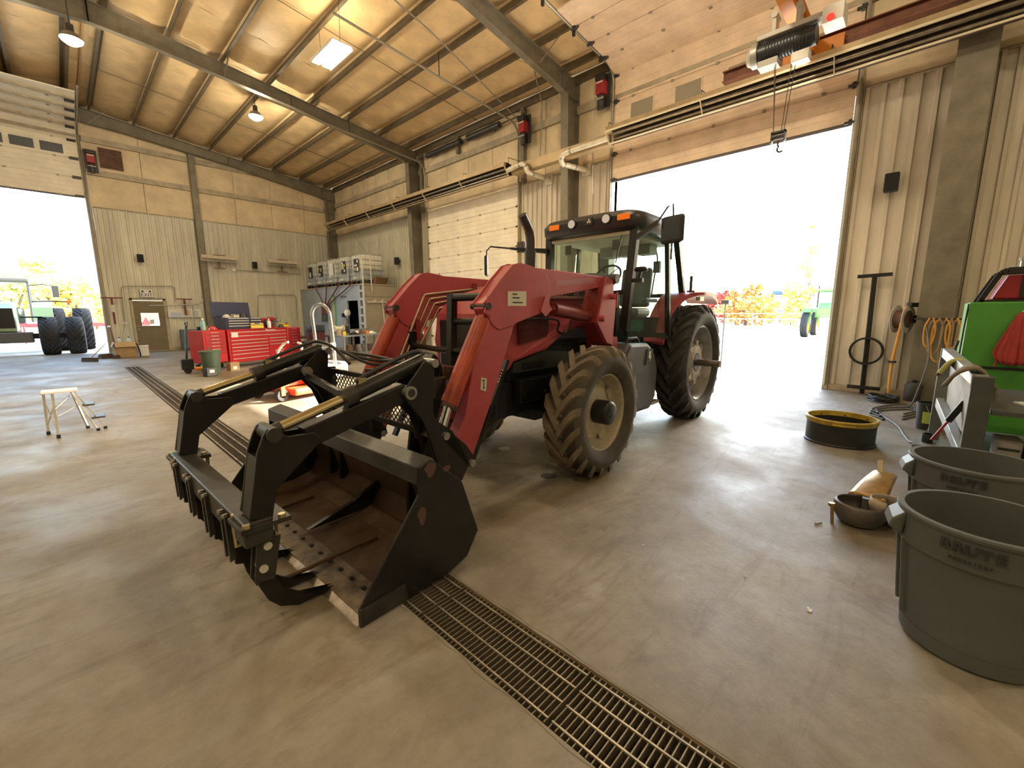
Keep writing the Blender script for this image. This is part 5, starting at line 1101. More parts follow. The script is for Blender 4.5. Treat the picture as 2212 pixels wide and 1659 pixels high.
# ---- step stool
ss = spot('step_stool', (-.02, 8.65, 0), 0, 'folding aluminium step stool with three levels on the open floor', 'step stool'); mat('alu', (.62, .60, .55), .35, .7, .15, 8)
MB().box((-.13, .0, .625), (.36, .30, .03)).build('platform', mat('step_top', (.66, .64, .62), .5), ss, bevel=.008)
for x, y in ((-.27, -.13), (-.02, -.18)):
    pass
fl_ = [((-.21, -.21), (-.20, -.13)), ((-.31, .14), (-.29, .13))]
for (fx, fy), (tx, ty) in fl_: MB().beam((fx, fy, .02), (tx, ty, .61), .028, .022).build('rear_leg', 'alu', ss); MB().bb((fx-.02, fy-.02, 0), (fx+.02, fy+.02, .05)).build('foot', 'black', ss)
for (fx, fy), (tx, ty) in (((.19, -.08), (-.02, -.13)), ((.27, .0), (-.0, .0)), ((.09, .22), (-.02, .13))): MB().beam((fx, fy, .02), (tx, ty, .61), .026, .02).build('front_leg', 'alu', ss); MB().bb((fx-.02, fy-.02, 0), (fx+.02, fy+.02, .04)).build('foot', 'black', ss)
for t in (.35, .68): MB().bb((.28*t-.05, -.12, .61-.6*t-.012), (.28*t+.10, .16, .61-.6*t+.012)).build('tread', 'dark_metal', ss, bevel=.006)
MB().beam((-.21, -.2, .15), (-.29, .13, .45), .012, .012).build('brace', 'alu', ss); MB().beam((-.3, .13, .15), (-.2, -.15, .45), .012, .012).build('brace', 'alu', ss); MB().beam((-.2, -.17, .4), (-.04, -.1, .56), .012, .012).build('brace', 'alu', ss); MB().beam((-.18, -.17, .3), (.05, -.08, .42), .012, .012).build('brace', 'alu', ss)
# ================================================================ storage room with totes on top
mat('room_blue', (.33, .38, .45), .6, 0, .12, 1.5); mat('room_tan', (.38, .34, .27), .6, 0, .12, 1.5); mat('room_shade', (.004, .004, .004), 1.)
RX0, RY0, RZ0 = 9.42, 18.12, 2.93
rm = spot('storage_room', (RX0, RY0, 0), 0, 'blue grey storage room in the corner with a dark doorway', 'room'); o0 = Vector((-RX0, -RY0, 0))
m = MB(); x0, x1 = RX0, RX0+.08
for a, b, z0, z1 in ((RY0, 18.78, 0, RZ0), (18.78, 19.86, 2.26, RZ0), (19.86, 25.38, 0, RZ0)): m.bb((x0, a, z0), (x1, b, z1))
m.build('side_wall', 'room_blue', rm, loc=o0)
MB().bb((RX0+.08, RY0, 0), (11.05, RY0+.08, RZ0)).build('end_wall', 'room_tan', rm, loc=o0); MB().bb((RX0-.03, RY0-.03, RZ0), (11.05, 25.38, RZ0+.06)).build('deck', 'room_tan', rm, loc=o0)
MB().bb((RX0+.08, RY0+.08, 0), (11.0, 25.3, .02)).build('shaded_floor', 'room_shade', rm, loc=o0); MB().bb((RX0+1.2, RY0+.08, 0), (RX0+1.22, 25.3, RZ0)).build('shade_sheet', 'room_shade', rm, loc=o0)  # black floor and added black sheet put the unlit room's shade into colour
MB().beam((RX0, 18.1, 2.45), (11.0, 18.1, 2.45), .02, .03).build('rail', 'trim_tan', rm, loc=o0)
st = MB(); st.bb((RX0-.05, 18.16, 0), (RX0-.001, 18.22, RZ0-.005)); st.bb((RX0-.05, 18.46, 0), (RX0-.001, 18.52, RZ0-.005))
for k in range(8): st.bb((RX0-.05, 18.22, .1+k*.36), (RX0-.001, 18.46, .2+k*.36))
st.build('punched_channel', mat('chan', (.45, .48, .52), .5), rm, loc=o0)
for k in range(8): MB().bb((RX0-.01, 18.22, .2+k*.36), (RX0-.002, 18.46, .46+k*.36)).build('channel_slot', mat('slot', (.11, .08, .09), .8), rm, loc=o0)
for c, r0 in (('paint_green', 2.6), ('paint_yellow', 2.42)):
    mat('paint_green', (.10, .33, .12), .6); mat('paint_yellow', (.50, .48, .18), .6); b = MB(); vs = []
    for i in range(13):
        a = -.36+.72*i/12; w = .16 if r0 < 2.5 else .18
        for q in (r0, r0+w): vs.append((RX0-.004, 23.8-q*cos(a), 1.75+q*sin(a)*.95))
    b.add(vs, [[2*i, 2*i+1, 2*i+3, 2*i+2] for i in range(12)]); b.build('painted_arc', c, rm, loc=o0)
MB().bb((RX0-.03, 19.9, 2.42), (RX0-.002, 20.45, 2.5)).build('name_plate', mat('plate', (.16, .12, .13), .6), rm, loc=o0)
# pipe rack on the end wall
pr = spot('pipe_rack', (9.8, 18.05, 1.2), 0, 'white pipe rack fixed to the tan end wall of the storage room', 'rack'); MB().beam((-.3, 0, .98), (1.0, 0, .98), .04, .04).build('top_rail', 'white_paint', pr); MB().cyl((.5, 0, 0), (.45, 0, .98), .025, 8).build('post', 'white_paint', pr)
for x in (.0, .35): MB().cyl((x, 0, 1.0), (x+.12, -.05, 1.08), .02, 8).build('peg', 'white_paint', pr)
MB().bb((-.3, .02, .9), (-.2, .07, 1.0)).bb((.9, .02, .9), (1., .07, 1.0)).build('wall_clip', 'galv', pr)
# totes
mat('tote_white', (.80, .79, .72), .35, 0, .05, 2); mat('tote_fluid', (.40, .44, .49), .3, 0, .1, 2); mat('cage', (.50, .50, .48), .35, .8, .1, 9); mat('label_black', (.02, .02, .03), .5)
def tote(loc, label, fill, marks):
    e = spot('ibc_tote', loc, 0, label, 'tank', 'caged totes on the storage room'); w, d, h = 1.12, .98, 1.2
    MB().bb((0, 0, .0), (w, .12, .13)).bb((0, d/2-.06, 0), (w, d/2+.06, .13)).bb((0, d-.12, 0), (w, d, .13)).bb((0, 0, .13), (w, d, .16)).build('pallet', 'dark_metal', e)
    MB().bb((.03, .03, .17), (w-.03, d-.03, .17+fill)).build('fluid', 'tote_fluid', e, bevel=.06); MB().bb((.035, .035, .17+fill*.9), (w-.035, d-.035, .17+h-.06)).build('bottle', 'tote_white', e, bevel=.07)
    b = MB(); t = .011
    for z in (.2, .42, .64, .86, 1.08, 1.32): b.tube([(0, 0, z), (w, 0, z), (w, d, z), (0, d, z)], t, 5, closed=True)
    for i in range(6):
        x = .04+(w-.08)*i/5; y = .04+(d-.08)*i/5
        for q in ((x, 0), (x, d), (0, y), (w, y)): b.tube([(q[0], q[1], .14), (q[0], q[1], 1.32)], t, 5)
    b.build('cage', 'cage', e)
    MB().cyl((-.0, d/2, .26), (-.14, d/2, .24), .045, 12).build('outlet_valve', 'white_paint', e, smooth=40); MB().cyl((w/2, d/2, 1.30), (w/2, d/2, 1.34), .11, 18).build('fill_cap', 'black', e)
    pl = MB().bb((-.022, d*.16, .55), (-.014, d*.62, 1.12)).build('label_plate', 'label_black', e)
    for y, z, ww, hh, mm in marks: MB().bb((-.027, d*y, z), (-.0225, d*y+ww, z+hh)).build('sticker', mm, pl)
W_, Y_, O_ = 'white_paint', 'yellow', 'sheet_yel'
for i, (lab, fill, mk) in enumerate((('caged white tote nearest the storage room corner with black label', .55, ((.2, .95, .12, .12, W_), (.45, .6, .1, .14, Y_), (.2, .58, .14, .16, W_), (.3, .8, .25, .07, W_))), ('caged white tote second from the storage room corner with tan sticker', .6, ((.35, .75, .2, .24, O_), (.2, .85, .1, .12, Y_), (.2, .62, .12, .12, W_), (.4, 1.0, .16, .08, W_))), ('caged white tote in the middle of the row without dark label', .3, ((.16, .55, .45, .57, W_),)), ('caged white tote fourth from the storage room corner with low label', .55, ((.25, .8, .12, .18, O_), (.4, .6, .15, .12, W_), (.5, .9, .08, .1, Y_))), ('caged white tote at the back wall end of the row', .5, ((.3, .6, .2, .25, W_),)))):
    tote((RX0+.1, 18.5+i*1.3, RZ0+.06), lab, fill, mk)
rr = random.Random(11)
for i in range(4):
    y = 18.99+i*1.3; p0 = Vector((RX0-.08, y, 3.22)); end = Vector((RX0-.1, 21.9+i*.08, 2.05)); pts = [p0, p0+Vector((-.05, .1+.1*i*0, -.25)), p0.lerp(end, .55)+Vector((-.04, 0, -.12)), end]
    o = tag(MB().tube([q-p0 for q in bez(pts, 6)], .028, 8).build('tote_hose', mat('hose_red', (.14, .02, .025), .45), loc=p0), ('dark red hose from the tote nearest the room corner', 'dark red hose from the second tote', 'dark red hose from the middle tote', 'dark red hose from the fourth tote')[i], 'hose', 'dark red tote hoses'); MB().cyl((0, 0, -.06), (0, 0, .04), .035, 8).build('hose_fitting', 'galv', o)
mf = spot('pump_manifold', (RX0-.08, 22.05, 1.25), 0, 'dark red pump manifold with hanging nozzles on the blue wall', 'pump'); MB().bb((-.1, -.4, .35), (.07, .35, .8)).build('block', 'hose_red', mf, bevel=.02)
for k in range(5): MB().cyl((-.1, -.32+k*.15, .4), (-.13, -.32+k*.15, .0), .025, 8).build('nozzle', 'dark_metal', mf)
o = spot('wood_crate', (10.35, 18.28, RZ0+.06), .3, 'open brown box lying beside the totes', 'box'); MB().bb((-.35, -.05, 0), (.3, .12, .32)).build('crate', mat('crate', (.16, .09, .035), .7), o); MB().box((.36, .04, .17), (.02, .18, .36), R=Matrix.Rotation(.5, 3, 'Y')).build('lid', 'oldwood', o)
for k, (dx, dy) in enumerate(((.55, .1), (.72, .06))):
    pass
o = spot('guard_rail', (RX0+.02, 18.3, 0), 0, 'pair of pale vertical rails at the storage room corner', 'rail'); MB().bb((-.09, -.26, 0), (-.05, -.2, 4.1)).build('rail_post', 'cream_metal', o); MB().bb((.3, -.26, RZ0-.3), (.34, -.22, 4.25)).build('rail_post', 'cream_metal', o)
o = MB().tube([(0, 0, 0), (.35, .0, 1.85)], .012, 6).build('sling_wire', 'conduit', loc=(10.45, 18.6, 4.35)); tag(o, 'thin steel wire rising from the nearest tote to the heater', 'wire', 'tote wires'); o = MB().tube([(0, 0, 0), (.4, 2.6, 1.6)], .012, 6).build('sling_wire', 'conduit', loc=(10.3, 19.2, 4.35)); tag(o, 'thin steel wire rising from the tote row to the far wall girt', 'wire', 'tote wires')
# gas cylinder in the doorway
gc = spot('gas_cylinder', (9.15, 19.55, 0), 0, 'tall grey gas cylinder with white hood beside the dark doorway', 'gas cylinder'); MB().lathe([(0, 0), (.13, 0), (.14, .03), (.14, 1.25), (.11, 1.4), (.04, 1.48), (.04, 1.55), (0, 1.55)], n=20).build('bottle', mat('cyl_grey', (.22, .25, .28), .45), gc, smooth=40); MB().lathe([(0, .14), (.1, .12), (.15, .0), (.12, -.14), (0, -.16)], (.05, -.15, 1.72), n=16).build('hood', 'white_paint', gc, smooth=40); MB().bb((-.15, -.05, 1.5), (-.03, .05, 1.68)).build('regulator', 'black', gc)
# ---- workbench with clutter
wbn = spot('workbench', (7.6, 15.2, 0), .29, 'long grey steel workbench in front of the storage room', 'workbench'); mat('bench_grey', (.27, .28, .27), .5, .2, .2, 5)
MB().bb((-1.05, -.35, .86), (1.1, .35, .91)).build('top', 'bench_grey', wbn, bevel=.005); MB().bb((-1.05, .33, .91), (1.1, .36, 1.1)).build('back_board', 'bench_grey', wbn)
for x in (-1., .0, 1.05):
    for y in (-.32, .32): MB().bb((x-.03, y-.03, 0), (x+.03, y+.03, .86)).build('leg', 'bench_grey', wbn)
MB().bb((-1., -.3, .25), (1.05, .3, .28)).build('lower_shelf', 'bench_grey', wbn)
def onb(x, y, z=.91): c, s = cos(.29), sin(.29); return (7.6+x*c-y*s, 15.2+x*s+y*c, z)
for x, y, kind, mm, lab in ((-.92, .0, 'grinder', 'cream_metal', 'pale bench grinder at the end of the grey workbench'), (-.55, .1, 'monitor', 'bluegrey', 'dark grey monitor on the grey workbench'), (-.9, -.25, 'jar', 'yellow', 'yellow jar at the front edge of the workbench'), (-.1, 0, 'jar', 'white_paint', 'white jar in the middle of the workbench'), (.15, .05, 'jar', 'brown_steel', 'brown bottle on the workbench'), (.38, -.02, 'jar', 'orange', 'orange jar on the workbench'), (.62, .0, 'tray', 'white_paint', 'white tray of rags on the workbench'), (-.28, -.05, 'tray', 'black', 'black tray on the workbench')):
    if kind == 'grinder': o = MB().cyl((-.12, 0, .25), (.12, 0, .25), .07, 14).cyl((-.2, 0, .25), (-.16, 0, .25), .11, 18).cyl((.16, 0, .25), (.2, 0, .25), .11, 18).bb((-.06, -.06, 0), (.06, .06, .2)).build('bench_grinder', mm); MB().cyl((-.2, 0, .25), (.2, 0, .25), .015, 8).build('spindle', 'galv', o)
    elif kind == 'monitor': o = MB().bb((-.2, -.03, .05), (.2, .03, .34)).bb((-.04, -.06, 0), (.04, .06, .06)).build('monitor', mm); MB().bb((-.18, -.034, .07), (.18, -.03, .32)).build('screen', 'black', o)
    elif kind == 'jar': o = MB().lathe([(0, 0), (.06, 0), (.062, .12), (.045, .15), (0, .15)], n=14).build('jar', mm, smooth=40); MB().cyl((0, 0, .15), (0, 0, .18), .045, 12).build('jar_lid', 'dark_metal', o)
    else: o = MB().bb((-.16, -.1, 0), (.16, .1, .05)).build('tray', mm, bevel=.01); MB().lathe([(0, .08), (.06, .07), (.1, .02), (0, .02)], (0, 0, .03), n=9).build('rag_heap', mm, o, smooth=60)
    o.location = onb(x, y); o.rotation_euler = (0, 0, .29); tag(o, lab, 'clutter')
for k, (x, mm) in enumerate(((-.5, 'crate'), (-.05, 'rim_rust'), (.2, 'rim_rust'), (.42, 'brown_steel'), (.75, 'bench_grey'))):
    o = MB().lathe([(0, 0), (.12, 0), (.12, .22), (.1, .26), (.03, .26), (0, .25)], n=16).build('paint_tin', mm, smooth=40, loc=onb(x, 0, .28)); MB().cyl((0, 0, .25), (0, 0, .27), .09, 12).build('tin_lid', 'galv', o); tag(o, ('brown tin at the left on the workbench shelf', 'rusty tin under the middle of the workbench', 'second rusty tin under the workbench', 'dark brown tin on the workbench shelf', 'grey tin on the workbench shelf')[k], 'tin')
# dark bench beside the tool chest
db = spot('side_bench', (6.75, 17.9, 0), .35, 'dark low bench with machines between tool chest and storage room', 'bench'); MB().bb((-.7, -.3, .72), (.9, .3, .78)).build('top', 'oldwood', db)
for x in (-.65, .85):
    for y in (-.25, .25): MB().bb((x-.03, y-.03, 0), (x+.03, y+.03, .72)).build('leg', 'dark_metal', db)
MB().bb((-.6, -.2, .1), (.2, .25, .55)).build('under_box', 'black', db, bevel=.02)
for k, (x, mm, lab) in enumerate(((-.45, 'hoist_grey', 'pale rounded machine on the dark side bench'), (.1, 'dark_metal', 'dark chop saw on the side bench'), (.6, 'white_paint', 'white box on the side bench'))):
    c, s = cos(.35), sin(.35); o = MB().bb((-.14, -.12, 0), (.14, .12, .26)).build('bench_machine', mm, bevel=.05, loc=(6.75+x*c, 17.9+x*s, .78)); MB().cyl((-.1, 0, .26), (.1, 0, .33), .03, 8).build('machine_handle', 'black', o); tag(o, lab, 'machine')
rc = spot('roller_seat', (6.55, 16.55, 0), 0, 'dark red rolling cabinet just right of the tool chest', 'cabinet'); MB().bb((-.25, -.25, .1), (.25, .25, 1.0)).build('body', mat('maroon', (.10, .012, .02), .5), rc, bevel=.02); MB().bb((-.26, -.26, 1.0), (.26, .26, 1.25)).build('upper_box', 'black', rc, bevel=.02); MB().bb((-.2, -.265, .3), (.2, -.25, .7)).build('drawer_face', 'black', rc)
for x in (-.2, .2):
    for y in (-.2, .2): MB().cyl((x-.02, y, .05), (x+.02, y, .05), .05, 12).bb((x-.03, y-.03, .05), (x+.03, y+.03, .1)).build('caster', 'dark_metal', rc)
# ================================================================ zero-turn mower behind the loader
mo = spot('ride_on_mower', (3.62, 9.45, 0), .25, 'orange and white ride on mower with grey hoop bar behind the loader', 'mower'); mat('mow_orange', (.70, .10, .03), .4); mat('mow_white', (.80, .78, .74), .4); mat('mow_grey', (.22, .22, .22), .5)
for s in (-1, 1):
    w_ = MB().lathe([(.13, -.1), (.2, -.115), (.27, -.1), (.3, -.06), (.3, .06), (.27, .1), (.2, .115), (.13, .1)], (-.12+s*.02, s*.42, .3), 'y', 28).build('rear_wheel', 'mow_white' if s < 0 else 'rubber', mo, smooth=40); MB().lathe([(0, -.09), (.06, -.09), (.13, -.07), (.14, 0)], (-.12+s*.02, s*.42, .3), 'y', 20).build('hub', 'mow_orange', w_, smooth=40)
    w_ = MB().lathe([(.05, -.06), (.11, -.06), (.13, -.03), (.13, .03), (.11, .06), (.05, .06)], (-1.0, s*.4, .13), 'y', 20).build('caster_wheel', 'rubber', mo, smooth=40); MB().bb((-1.04, s*.4-.08, .12), (-.96, s*.4+.08, .32)).build('caster_fork', 'mow_orange', w_)
MB().bb((-.35, -.32, .28), (.55, .32, .56)).build('engine_deck', 'mow_white', mo, bevel=.05); MB().bb((-1.0, -.3, .26), (-.3, .3, .34)).build('frame', 'mow_orange', mo, bevel=.01); MB().bb((-.85, -.62, .1), (-.2, .62, .24)).build('mower_deck', 'mow_orange', mo, bevel=.04); MB().bb((.5, -.3, .3), (.7, .3, .62)).build('engine', 'mow_grey', mo, bevel=.05)
for s in (-1, 1): MB().bb((-.45, s*.32, .46), (.4, s*.62, .52)).build('fender', 'mow_white' if s > 0 else 'mow_orange', mo, bevel=.02); MB().tube(bez([(-.45, s*.36, .5), (-.5, s*.4, .85), (-.42, s*.3, 1.05), (-.40, s*.16, 1.1)], 5), .025, 8).build('steering_lever', 'mow_white', mo, smooth=50)
MB().bb((-.28, -.24, .58), (.2, .24, .68)).build('seat', 'mow_grey', mo, bevel=.04); MB().box((.22, 0, .86), (.1, .48, .46), R=Matrix.Rotation(.15, 3, 'Y')).build('seat_back', 'mow_grey', mo, bevel=.045); MB().bb((-.12, -.34, .74), (.2, -.27, .8)).build('armrest', 'mow_white', mo, bevel=.02)
MB().bb((-.30, -.50, .53), (.1, -.34, .60)).build('warning_label', 'white_paint', mo)
hp = [(.35, -.30, .45), (.33, -.30, 1.2), (.30, -.30, 1.62)] + [(.30, -.30*cos(a), 1.62+.26*sin(a)) for a in [pi*k/10 for k in range(1, 10)]] + [(.30, .30, 1.62), (.33, .30, 1.2), (.35, .30, .45)]
MB().tube(hp, .038, 12).build('hoop_bar', mat('hoop', (.34, .37, .38), .25, .6), mo, smooth=60); MB().bb((.28, -.34, .92), (.36, -.26, 1.06)).build('hoop_label', 'white_paint', mo)
# ---- orange machine and fire extinguisher by the closed door
om = spot('compact_loader', (9.7, 11.6, 0), 0, 'orange compact machine with a grey tire in front of the closed door', 'machine')
MB().bb((-.2, -.45, .75), (.9, .5, 1.15)).build('body', 'orange', om, bevel=.04); MB().bb((-.1, -.40, 1.15), (.8, .3, 1.62)).build('canopy', 'orange', om, bevel=.03); MB().bb((-.25, -.42, 1.2), (-.1, -.05, 1.55)).build('canopy_pane', 'white_paint', om); MB().prism([(-.05, 1.15), (.2, 1.4), (.5, 1.4), (.6, 1.15)], -.47, -.44).build('nose_cap', 'mow_grey', om)
for y in (-.35, .55):
    for x in (-.1, .85): MB().lathe([(.18, -.12), (.3, -.13), (.38, -.08), (.38, .08), (.3, .13), (.18, .12)], (x, y, .38), 'y', 24).build('wheel', 'rubber_dusty', om, smooth=40); MB().cyl((x, y-.1, .38), (x, y+.1, .38), .19, 18).build('wheel_hub', 'rim_rust', om, smooth=40)
MB().bb((-.2, -.3, .35), (.95, .5, .78)).build('chassis', 'engine', om)
fe = spot('fire_extinguisher', (11.32, 16.33, .55), 0, 'red fire extinguisher with white label on the wall beside the closed door', 'extinguisher'); MB().lathe([(0, 0), (.085, 0), (.09, .03), (.09, .5), (.06, .58), (.03, .62), (0, .62)], n=18).build('bottle', 'tool_red', fe, smooth=40); MB().bb((-.1, -.05, .2), (-.088, .05, .4)).build('label_sheet', 'white_paint', fe); MB().tube([(0, 0, .62), (-.02, .08, .68), (-.03, .14, .5), (-.02, .14, .1)], .016, 6).build('hose', 'black', fe); MB().bb((-.03, -.02, .62), (.1, .02, .68)).build('valve_lever', 'black', fe); MB().bb((.085, -.04, .3), (.26, .04, .5)).build('wall_hook', 'dark_metal', fe)
# ================================================================ things on the right side
mat('brute_grey', (.10, .108, .104), .5, 0, .1, 3); mat('brute_in', (.11, .105, .09), .6); mat('print_dk', (.03, .032, .035), .6)
def brute(loc, rz, label, H_=.70, R0=.262, R1=.318):
    e = spot('trash_can', loc, rz, label, 'trash can'); rim = R1+.018
    MB().lathe([(0, 0), (R0-.02, 0), (R0, .02), (R0+(R1-R0)*.70, H_*.70), (R0+(R1-R0)*.74, H_*.74), (R1+.002, H_*.75), (R1+.008, H_-.03), (rim, H_-.025), (rim+.004, H_-.01), (rim, H_), (R1-.006, H_), (R1-.008, H_*.8), (R0-.016, .03), (0, .02)], n=56).build('body', 'brute_grey', e, smooth=30)
    MB().lathe([(R0+.01, .1), (0, .1)], n=40).build('bag_lining', 'brute_in', e)
    for a in (0., pi):
        R = Matrix.Rotation(a, 3, 'Z'); q = lambda x, y, z: R @ Vector((x, y, z))
        h = MB(); pts = [(R1-.01, H_-.02), (R1+.045, H_-.07), (R1+.06, H_-.12), (R1+.045, H_-.125), (R1+.02, H_-.15), (R1-.0, H_-.16)]
        vs = [q(x, y, z) for y in (-.09, .09) for x, z in pts]; n = len(pts)
        h.add(vs, [list(range(n)), list(range(n, 2*n))[::-1]] + [[i, n+i, n+(i+1) % n, (i+1) % n] for i in range(n)]); h.build('handle', 'brute_grey', e, bevel=.01)
        for y in (-.07, .07): r = MB(); r.beam(q(R1-.015, y, H_-.17), q(R0+.004, y, .12), .022, .03); r.build('rib', 'brute_grey', e, bevel=.005)
    return e
def wrap_text(body, size, R, z, a_c, e, adv):
    """lettering bent round the can"""
    n = len(body)
    for i, ch in enumerate(body):
        a = a_c+(i-(n-1)/2)*adv; p = Vector((R*cos(a), R*sin(a), z)); t = Vector((-sin(a), cos(a), 0))
        text(ch, 'lettering', 'print_dk', e, size, p, t, (0, 0, 1), .002, bold=.05)
can1 = brute((3.02, -.34, 0), 1.72, 'grey round trash can in front of its twin, seen standing clear of the bench'); can2 = brute((4.15, -.36, 0), 1.72, 'grey round trash can between its twin and the steel rack')
for c, aw in ((can1, 1.72), (can2, 1.72)):
    a = pi-aw-.22; wrap_text('BRUTE', .062, .3345, .625, a, c, .135); wrap_text('container', .026, .332, .572, a+.0, c, .05)
o = tag(MB().tube(bez([(-.2, .1, .0), (-.05, .0, .06), (.1, -.08, .05), (.22, -.12, .0)], 6), .01, 8).build('bent_rod', mat('rod_pink', (.42, .27, .2), .5), loc=(3.05, -.34, .34), smooth=50), 'thin bent copper coloured rod inside the grey trash can', 'rod')
MB().lathe([(0, .13), (.12, .12), (.2, .05), (.23, 0), (0, 0)], n=20).build('trash_heap', 'brute_in', o, loc=(0, 0, -.22))
# ---- cut drum ring with yellow rim
rg = spot('cut_drum', (6.93, .65, 0), 0, 'short black steel drum with a worn yellow rim on the floor', 'drum'); mat('drum_black', (.022, .023, .022), .5, 0, .3, 6); mat('rim_yellow', (.48, .33, .03), .45, 0, .35, 8)
MB().lathe([(.365, 0), (.385, .0), (.385, .02), (.37, .03), (.37, .27), (.355, .27), (.355, .01), (.365, 0)], n=56).build('shell', 'drum_black', rg, smooth=30); MB().lathe([(.372, .265), (.378, .27), (.392, .325), (.38, .338), (.362, .335), (.352, .27)], n=56, closed=True).build('rim', 'rim_yellow', rg, smooth=30)
MB().lathe([(.36, .012), (0, .01)], n=40).build('base_plate', 'drum_black', rg)
for k in range(8): a = k*pi/4; MB().cyl((.35*cos(a), .35*sin(a), .29), (.36*cos(a), .36*sin(a), .29), .01, 8).build('rivet', 'dark_metal', rg)
MB().tube([(-.387*cos(t), .387*sin(t), .285) for t in (-.5, -.42, -.2, .05, .12)], .012, 6).build('pull_handle', 'rim_yellow', rg)
# ---- bent scrap with brass shell
sp = spot('scrap_part', (4.42, .16, 0), -.2, 'bent steel and brass scrap part with a curled lip on the floor', 'scrap'); mat('brass_worn', (.42, .27, .10), .35, .5, .4, 8); mat('scrap_steel', (.13, .115, .10), .5, .4, .3, 8); mat('card_strip', (.42, .35, .26), .7)
MB().lathe([(0, .0), (.13, .02), (.17, .09), (.165, .16), (.15, .18)], (-.16, .02, .0), n=26, a0=.2, a1=5.6).build('cup', 'scrap_steel', sp, smooth=40, solid=.008)
MB().lathe([(.10, 0), (.11, .06), (.1, .11)], (-.06, -.12, .12), n=20, a0=-.3, a1=3.4).build('lip', 'card_strip', sp, solid=.006, smooth=40)
vs = []; nn = 10
for i in range(nn+1):
    for k in range(7):
        u = i/nn; a = -.9+1.8*k/6; vs.append((-.02+.42*u, .16*sin(a)*(1-.35*u)+.02, .13+.06*cos(a)+.05*sin(u*3)+.12*u*u))
MB().add(vs, [[i*7+k, i*7+k+1, i*7+8+k, i*7+7+k] for i in range(nn) for k in range(6)]).build('brass_shell', 'brass_worn', sp, smooth=60, solid=.008)
MB().beam((-.05, -.12, .05), (.42, -.16, .05), .09, .1).build('angle_bar', 'scrap_steel', sp); MB().beam((.08, .0, .02), (.1, .02, .14), .12, .1).build('bracket', 'scrap_steel', sp)
MB().tube(bez([(.15, -.02, .12), (.28, -.0, .17), (.36, .04, .28), (.46, .08, .38)], 5), .022, 8).build('bright_strip', 'card_strip', sp, smooth=40)
o = spot('long_bolt', (4.12, .36, 0), 0, 'rusty long bolt standing upright next to the bent scrap', 'bolt'); MB().cyl((0, 0, 0), (-.01, .015, .16), .012, 10).build('shank', 'brass_worn', o); MB().cyl((-.01, .015, .15), (-.012, .017, .175), .024, 6).build('head', 'brass_worn', o)
o = tag(MB().cyl((0, 0, .008), (.05, -.03, .008), .006, 8).build('small_nail', 'chrome', loc=(4.0, .45, 0)), 'small bright nail lying on the floor beside the long bolt', 'nail'); MB().cyl((0, 0, .008), (-.003, .002, .008), .012, 8).build('nail_head', 'chrome', o)
# ---- T bar with ring against the wall
tb = spot('t_bar', (11.28, .78, 0), 0, 'tall black T shaped bar with a welded ring leaning on the ribbed wall', 'bar tool')
MB().beam((0, -.0, .02), (.12, .05, 2.40), .075, .05).build('post', 'blk_steel', tb); MB().beam((.12, -.22, 2.42), (.12, .32, 2.40), .05, .07).build('top_bar', 'blk_steel', tb); MB().beam((-.02, -.28, .15), (-.02, .25, .15), .06, .07).build('foot_bar', 'blk_steel', tb)
MB().lathe([(.24, -.07), (.28, -.07), (.28, .07), (.24, .07)], (0.02, .02, .90), 'x', 40, closed=True).build('ring', 'blk_steel', tb, smooth=30)
for y in (-.14, .18): MB().cyl((-.0, y, .15), (-.06, y, .15), .02, 8).build('bolt', 'dark_metal', tb)
# ---- hose reel
hr = spot('hose_reel', (11.22, .32, 1.28), -.35, 'wall hose reel with bright side plate and orange hose', 'hose reel'); mat('hose_orange', (.62, .30, .05), .5)
for y in (-.09, .09): MB().lathe([(.1, y), (.265, y), (.265, y+.008), (.1, y+.008)], (0, 0, .27), 'y', 36, closed=True).build('side_plate', mat('reel_grey', (.62, .61, .59), .4, .1), hr, smooth=30)
MB().cyl((0, -.09, .27), (0, .09, .27), .17, 28).build('drum', 'brown_steel', hr, smooth=40); MB().cyl((0, .09, .27), (0, .14, .27), .05, 14).build('axle_cap', 'chrome', hr, smooth=40); MB().bb((.1, -.12, .2), (.38, -.02, .34)).bb((-.02, -.12, .5), (.38, -.04, .58)).build('mount', 'dark_metal', hr)
ho = MB().tube(bez([(-.1, -.06, .5), (-.14, -.06, .3), (-.12, -.02, -.1), (-.16, .0, -.6), (-.18, -.02, -1.05), (-.17, -.03, -1.2)], 8), .028, 10).build('hose', 'hose_orange', hr, smooth=60); MB().cyl((-.17, -.03, -1.2), (-.17, -.03, -1.27), .03, 10).build('coupling', 'chrome', ho); MB().box((-.16, .0, -.55), (.08, .1, .04)).build('hose_stop', 'black', ho)
# ---- orange hose coils on a hook rail
cr = spot('hose_hanger', (10.98, -.2, 1.5), 0, 'wall rail carrying coils of orange air hose', 'hanger'); MB().beam((-.05, -.6, .06), (-.05, .35, .06), .04, .03).build('rail', 'dark_metal', cr)
for y in (-.1, .15): MB().bb((-.05, y, .0), (.05, y+.03, .08)).build('bracket', 'dark_metal', cr)
for k in range(6):
    y = .12-k*.075; w = .07+.02*(k % 3); d = .45+.13*((k*5) % 4)
    MB().tube(bez([(-.08-.02*(k % 2), y-w*.3, .08), (-.1, y-w, -.1), (-.1, y-w*.8, -d*.8), (-.1, y, -d), (-.1, y+w*.8, -d*.8), (-.09, y+w, -.1), (-.08, y+w*.3, .08)], 5), .014, 8, closed=False).build('coil', 'hose_orange' if k % 2 == 0 else mat('hose_tan', (.30, .2, .1), .55), cr, smooth=60)
o = spot('cable_heap', (10.75, .42, 0), 0, 'heap of black cable on the floor under the hose reel', 'cable heap')
rr = random.Random(4)
